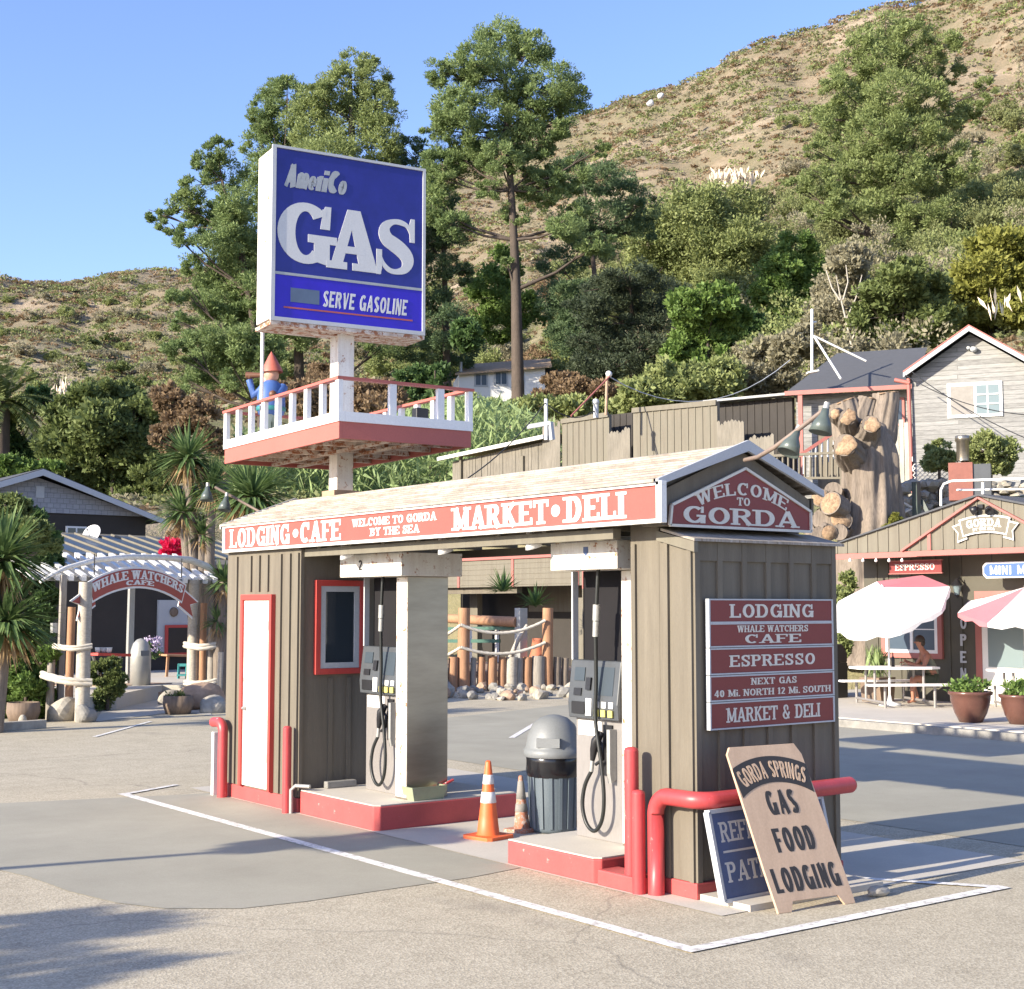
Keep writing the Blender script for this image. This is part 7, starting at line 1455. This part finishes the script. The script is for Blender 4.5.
# magenta bougainvillea
bo_ = thing('bougainvillea', 'magenta bougainvillea mound beside the cafe roof', 'plant', P(178,560,37)); L0 = bo_.location
leaf_mesh('blossom', M['magenta'], *clumps([(tuple(Vector(pblob(a,b,r,37,ry)[0])-L0), pblob(a,b,r,37,ry)[1], 26, 26) for a,b,r,ry in ((175,546,13,9),(187,552,10,7),(168,553,9,6))], 0, .35, .11), parent=bo_)
leaf_mesh('foliage', M['leaf_brown'], *clumps([(tuple(Vector(pblob(a,b,r,37.6,ry)[0])-L0), pblob(a,b,r,37.6,ry)[1], 22, 26) for a,b,r,ry in ((182,536,16,10),(195,545,14,14))], 0, .35, .14), parent=bo_)
# yuccas
def yucca(lb, D_, foot, heads, L_, n=150):
    tp = P(*foot, D_); o = thing('yucca', lb, 'yucca', (tp.x, tp.y, 0), 0, None)
    for hx, hy, s in heads:
        h_ = P(hx, hy, D_); W(MB().tube([Vector((tp.x,tp.y,0)), Vector((tp.x*.4+h_.x*.6, tp.y*.4+h_.y*.6, h_.z*.55)), h_], [.17,.13,.10], 10), 'trunk', M['bark'], o)
        sp_ = spiky('x', 'x', 'x', h_, int(n*s), L_*s, M['yucca'], w=.085*s, droop=.4, dn=-.55); lf = sp_.children[0]; lf.name = 'leaf_rosette'; lf.parent = o; lf.location = h_-o.location; bpy.data.objects.remove(sp_)
        dd_ = spiky('x', 'x', 'x', h_-Vector((0,0,.2)), int(n*s*.6), L_*s*.62, M['dry_leaf'], w=.06*s, droop=1.4, dn=-1.); 
        for ve in dd_.children[0].data.vertices: ve.co.z = -abs(ve.co.z)*1.1
        lf = dd_.children[0]; lf.name = 'dry_skirt'; lf.parent = o; lf.location = h_-Vector((0,0,.15))-o.location; bpy.data.objects.remove(dd_)
    return o
yucca('tall yucca with stacked sword-leaf heads behind the cafe entrance', 33, (205,600), [(188,458,1.),(212,486,.85),(183,512,.85),(202,535,.6)], 1.0, 170)
yucca('wide yucca head directly above the left end of the station roof', 30, (250,600), [(252,497,1.15)], 1.05, 210)
yucca('small yucca left of the station booth', 31, (222,640), [(224,582,.8),(218,622,.6)], .85, 120)
yucca('yucca at the left edge of the picture beside the cafe shrubs', 24, (-6,690), [(0,560,1.15),(6,622,1.1)], .95, 210)
# palm
pt_ = P(2,445,72); pm_ = thing('palm_tree', 'date palm with arching fronds at the left edge', 'palm', (pt_.x, pt_.y, tz(pt_.x,pt_.y))); hd2 = P(2,402,72); L0 = pm_.location
MB().tube([(0,0,-.3), hd2-L0], [.45,.4], 12).build('trunk', M['bark_dark'], pm_)
rr = random.Random(4)
Cs, Ns = [], []
for i in range(52):
    a = rr.uniform(0,6.28); el = rr.uniform(-.5,1.3); l = rr.uniform(2.3,3.0)
    d = Vector((math.cos(a)*math.cos(el), math.sin(a)*math.cos(el), math.sin(el)))
    for t in np.linspace(.1,1,26):
        p = hd2-L0+d*l*t+Vector((0,0,-1.5*t*t*math.cos(el)))
        tang = (d*l+Vector((0,0,-3*t*math.cos(el)))).normalized(); side = tang.cross(Vector((0,0,1))).normalized()
        for s in (-1,1): n_ = side*s*.8+tang*.6+Vector((0,0,-.25)); Cs.append(p+n_*.22); Ns.append(n_)
leaf_mesh('frond', M['leaf_mid'], np.array(Cs), np.array(Ns), np.full(len(Cs), .55), parent=pm_, aspect=.16)
# pampas plumes and pale trunks on the slope
for px, py, n, sx_, sy_, L_, lb in ((735,178,240,22,7,1.1,'cream pampas plumes high on the middle slope'),(66,392,120,9,8,.8,'cream pampas plumes on the left slope'),(996,306,16,17,14,.9,'tall cream plumes above the grey house roof')):
    D_ = 90 if px < 100 else (150 if px < 800 else 80); o = thing('pampas_grass', lb, 'plant', P(px,py,D_))
    C_ = np.array([tuple(P(px+rng.normal()*sx_*.5, py+rng.normal()*sy_*.5, D_+rng.normal()*.6)-o.location) for _ in range(n)])
    leaf_mesh('plumes', M['plume'], C_, rng.normal(size=(n,3))*np.array([.25,.25,.1])+np.array([0,0,1.]), L_*rng.uniform(.7,1.3,n), parent=o, aspect=.2)
o = thing('dead_tree', 'bleached dead branches standing among the grey bush', 'tree', P(850,345,86)); m = MB()
for pts, r in (([(852,348),(846,320),(840,295),(836,275)],.09),([(846,320),(856,298),(862,275)],.06),([(840,300),(832,288),(826,270)],.07),([(852,340),(862,318),(866,305)],.08),([(843,300),(848,282),(846,265)],.06)): m.tube([P(a,b,86) for a,b in pts], [r*(1-.25*i) for i in range(len(pts))], 6)
W(m, 'branches', M['branch_pale'], o)
for px, py, r, lb in ((650,103,3,'white boulder near the ridge'),(660,96,2.5,'smaller white boulder above the first on the ridge')):
    rp__ = P(px,py,250); o = thing('boulder', lb, 'rock', rp__); MB().blob((0,0,0), r*250/F*1.3, px, .3).build('stone', M['greywhite'], o)
# reeds behind the balcony: uncountable
n = 13000; px = rng.uniform(235, 560, n); dd_ = rng.uniform(61, 76, n); top = np.interp(px, [235,360,440,500,560], [430,430,395,398,425]); py = top+rng.uniform(0,1,n)**.8*(500-top)
C_ = np.array([tuple(P(a,b,c)) for a,b,c in zip(px,py,dd_)]); keep = C_[:,2] > terrain(C_[:,0],C_[:,1])-1.0; C_ = C_[keep]; n = len(C_)
N_ = rng.normal(size=(n,3))*np.array([.55,.55,.3])+np.array([0,0,.75]); N_[::3,2] *= -.4
tag(leaf_mesh('reeds', M['reed'], C_, N_, rng.uniform(.5,1.1,n), aspect=.14), 'pale green reed thicket on the slope behind the balcony', 'reeds', kind='stuff')
# scrub over the slope: uncountable
def scrub(name, lb, mt, nb, seed, size, cond, rmin=48, rmax=330, nl=26, leaf=.42):
    g_ = np.random.default_rng(seed); az = g_.uniform(R(-30), R(30), nb*3); r = rmin+(rmax-rmin)*g_.uniform(0,1,nb*3)**.8
    x = r*np.cos(TH-az); y = r*np.sin(TH-az); z = terrain(x,y); nz = hnoise(x*1.9+seed*7,y*1.9-seed*3)
    ok = (cond(nz)) & (z > 4.6); idx = np.where(ok)[0][:nb]; x, y, z, r = x[idx], y[idx], z[idx], r[idx]; nb = len(idx)
    rad = size*g_.uniform(.5,1.5,nb)*np.interp(r,[50,300],[.6,1.5])
    e = g_.normal(size=(nb,nl,3)); e /= np.linalg.norm(e,axis=2,keepdims=True); e[:,:,2] = np.abs(e[:,:,2])*.5-.05
    q = g_.uniform(.5,1,(nb,nl,1)); C_ = np.stack([x,y,z],1)[:,None]+e*q*rad[:,None,None]
    S_ = np.repeat(leaf*np.interp(r,[50,300],[.6,1.25]), nl)*g_.uniform(.7,1.3,nb*nl)
    tag(leaf_mesh(name, M[mt], C_.reshape(-1,3), (e+g_.normal(size=e.shape)*.4).reshape(-1,3), S_, aspect=.6), lb, 'scrub', kind='stuff')
scrub('scrub', 'low olive scrub covering the slope', 'leaf_soft', 5200, 1, 1.1, lambda n: n > -.9, nl=40)
scrub('scrub', 'low brown dry scrub covering the slope', 'leaf_brown', 4600, 2, .8, lambda n: n > -1.4, nl=36)
scrub('scrub', 'grey dry scrub covering the slope', 'leaf_grey', 3600, 3, .8, lambda n: n < .9, nl=36)
scrub('scrub', 'fine dry scrub on the upper slope', 'leaf_brown', 5200, 8, .75, lambda n: n > -3, rmin=135, nl=26)
scrub('scrub', 'fine olive scrub on the upper slope', 'leaf_olive', 3600, 9, .8, lambda n: n > -.4, rmin=135, nl=26)
scrub('scrub', 'fine grey scrub on the upper slope', 'leaf_grey', 3600, 10, .8, lambda n: n < 1.5, rmin=135, nl=26)
scrub('scrub', 'scattered green bushes covering the slope', 'leaf_mid', 900, 4, 1.5, lambda n: n > .5, nl=60)
# unseen trees left of the view: their shadows lie on the forecourt
tree_b = thing('unseen_roadside_tree', 'small evergreen beside the road outside the left of the view', 'tree', (-8.6, 9.8, 0))
MB().tube([(0,0,0),(.1,.05,2.0),(0,0,4.4)], [.14,.1,.05], 10).build('trunk', M['bark_dark'], tree_b)
leaf_mesh('crown', M['leaf_mid'], *clumps([((0,0,3.3),(1.1,1.3,.7),50,80),((.5,-.9,3.9),(.7,.7,.4),24,80),((-.4,1.2,3.2),(.9,.9,.5),24,80),((0,.2,4.4),(.5,.6,.3),16,80)], 0, .36, .16), parent=tree_b)
lt_ = thing('unseen_roadside_tree', 'unseen slim leaning tree shape left of the view, added for its shadow', 'tree', (-3.4, 13.2, 0))  # added out of view, shaped to cast the long shadow streak
MB().tube([(0,0,0),(0,-.8,1.9),(0,-1.45,3.6)], [.09,.07,.05], 10).build('trunk', M['bark_dark'], lt_)
leaf_mesh('crown', M['leaf_mid'], *clumps([((0,-1.5,3.85),(.4,.48,.26),30,90),((0,-1.25,3.55),(.3,.3,.2),14,60)], 0, .4, .12), parent=lt_, aspect=.7)

# ================================================================== LIGHT, SKY, CAMERA
w = bpy.data.worlds.new('World'); SC.world = w; w.use_nodes = True; nt = w.node_tree; bg = nt.nodes['Background']
sky = nt.nodes.new('ShaderNodeTexSky'); sky.sky_type = 'NISHITA'; sky.sun_disc = False
EL, AZ = R(20.6), R(-3.0)     # light travels along AZ (from +X)
tow = Vector((-math.cos(AZ)*math.cos(EL), -math.sin(AZ)*math.cos(EL), math.sin(EL)))
sky.sun_elevation = EL; sky.sun_rotation = math.atan2(tow.x, tow.y); sky.altitude = 0; sky.air_density = 1.0; sky.dust_density = .6; sky.ozone_density = 2.2
mx = nt.nodes.new('ShaderNodeMix'); mx.data_type = 'RGBA'; mx.blend_type = 'MULTIPLY'; mx.inputs[0].default_value = 1; mx.inputs[7].default_value = (.96,.95,1.18,1)
nt.links.new(sky.outputs[0], mx.inputs[6]); nt.links.new(mx.outputs[2], bg.inputs[0]); bg.inputs[1].default_value = .128
sd = bpy.data.lights.new('sun', 'SUN'); sd.energy = 4.8; sd.angle = R(.5); sd.color = (1, .90, .73); so_ = bpy.data.objects.new('sun', sd); COL.objects.link(so_)
so_.rotation_euler = (-tow).to_track_quat('-Z', 'Y').to_euler()
cd = bpy.data.cameras.new('camera'); cam = bpy.data.objects.new('camera', cd); COL.objects.link(cam); SC.camera = cam
cam.location = (0,0,H); cam.rotation_euler = (R(90)+PITCH, 0, TH-R(90)); cd.sensor_fit = 'HORIZONTAL'; cd.sensor_width = 36; cd.lens = F/1024*36; cd.clip_end = 3000; cd.clip_start = .1
SC.view_settings.view_transform = 'Standard'; SC.view_settings.look = 'None'; SC.view_settings.gamma = 1; SC.view_settings.exposure = 1.15
SC.render.resolution_x = 1024; SC.render.resolution_y = 989
for o in bpy.data.objects:
    if o.type == 'MESH': o.name = o.name
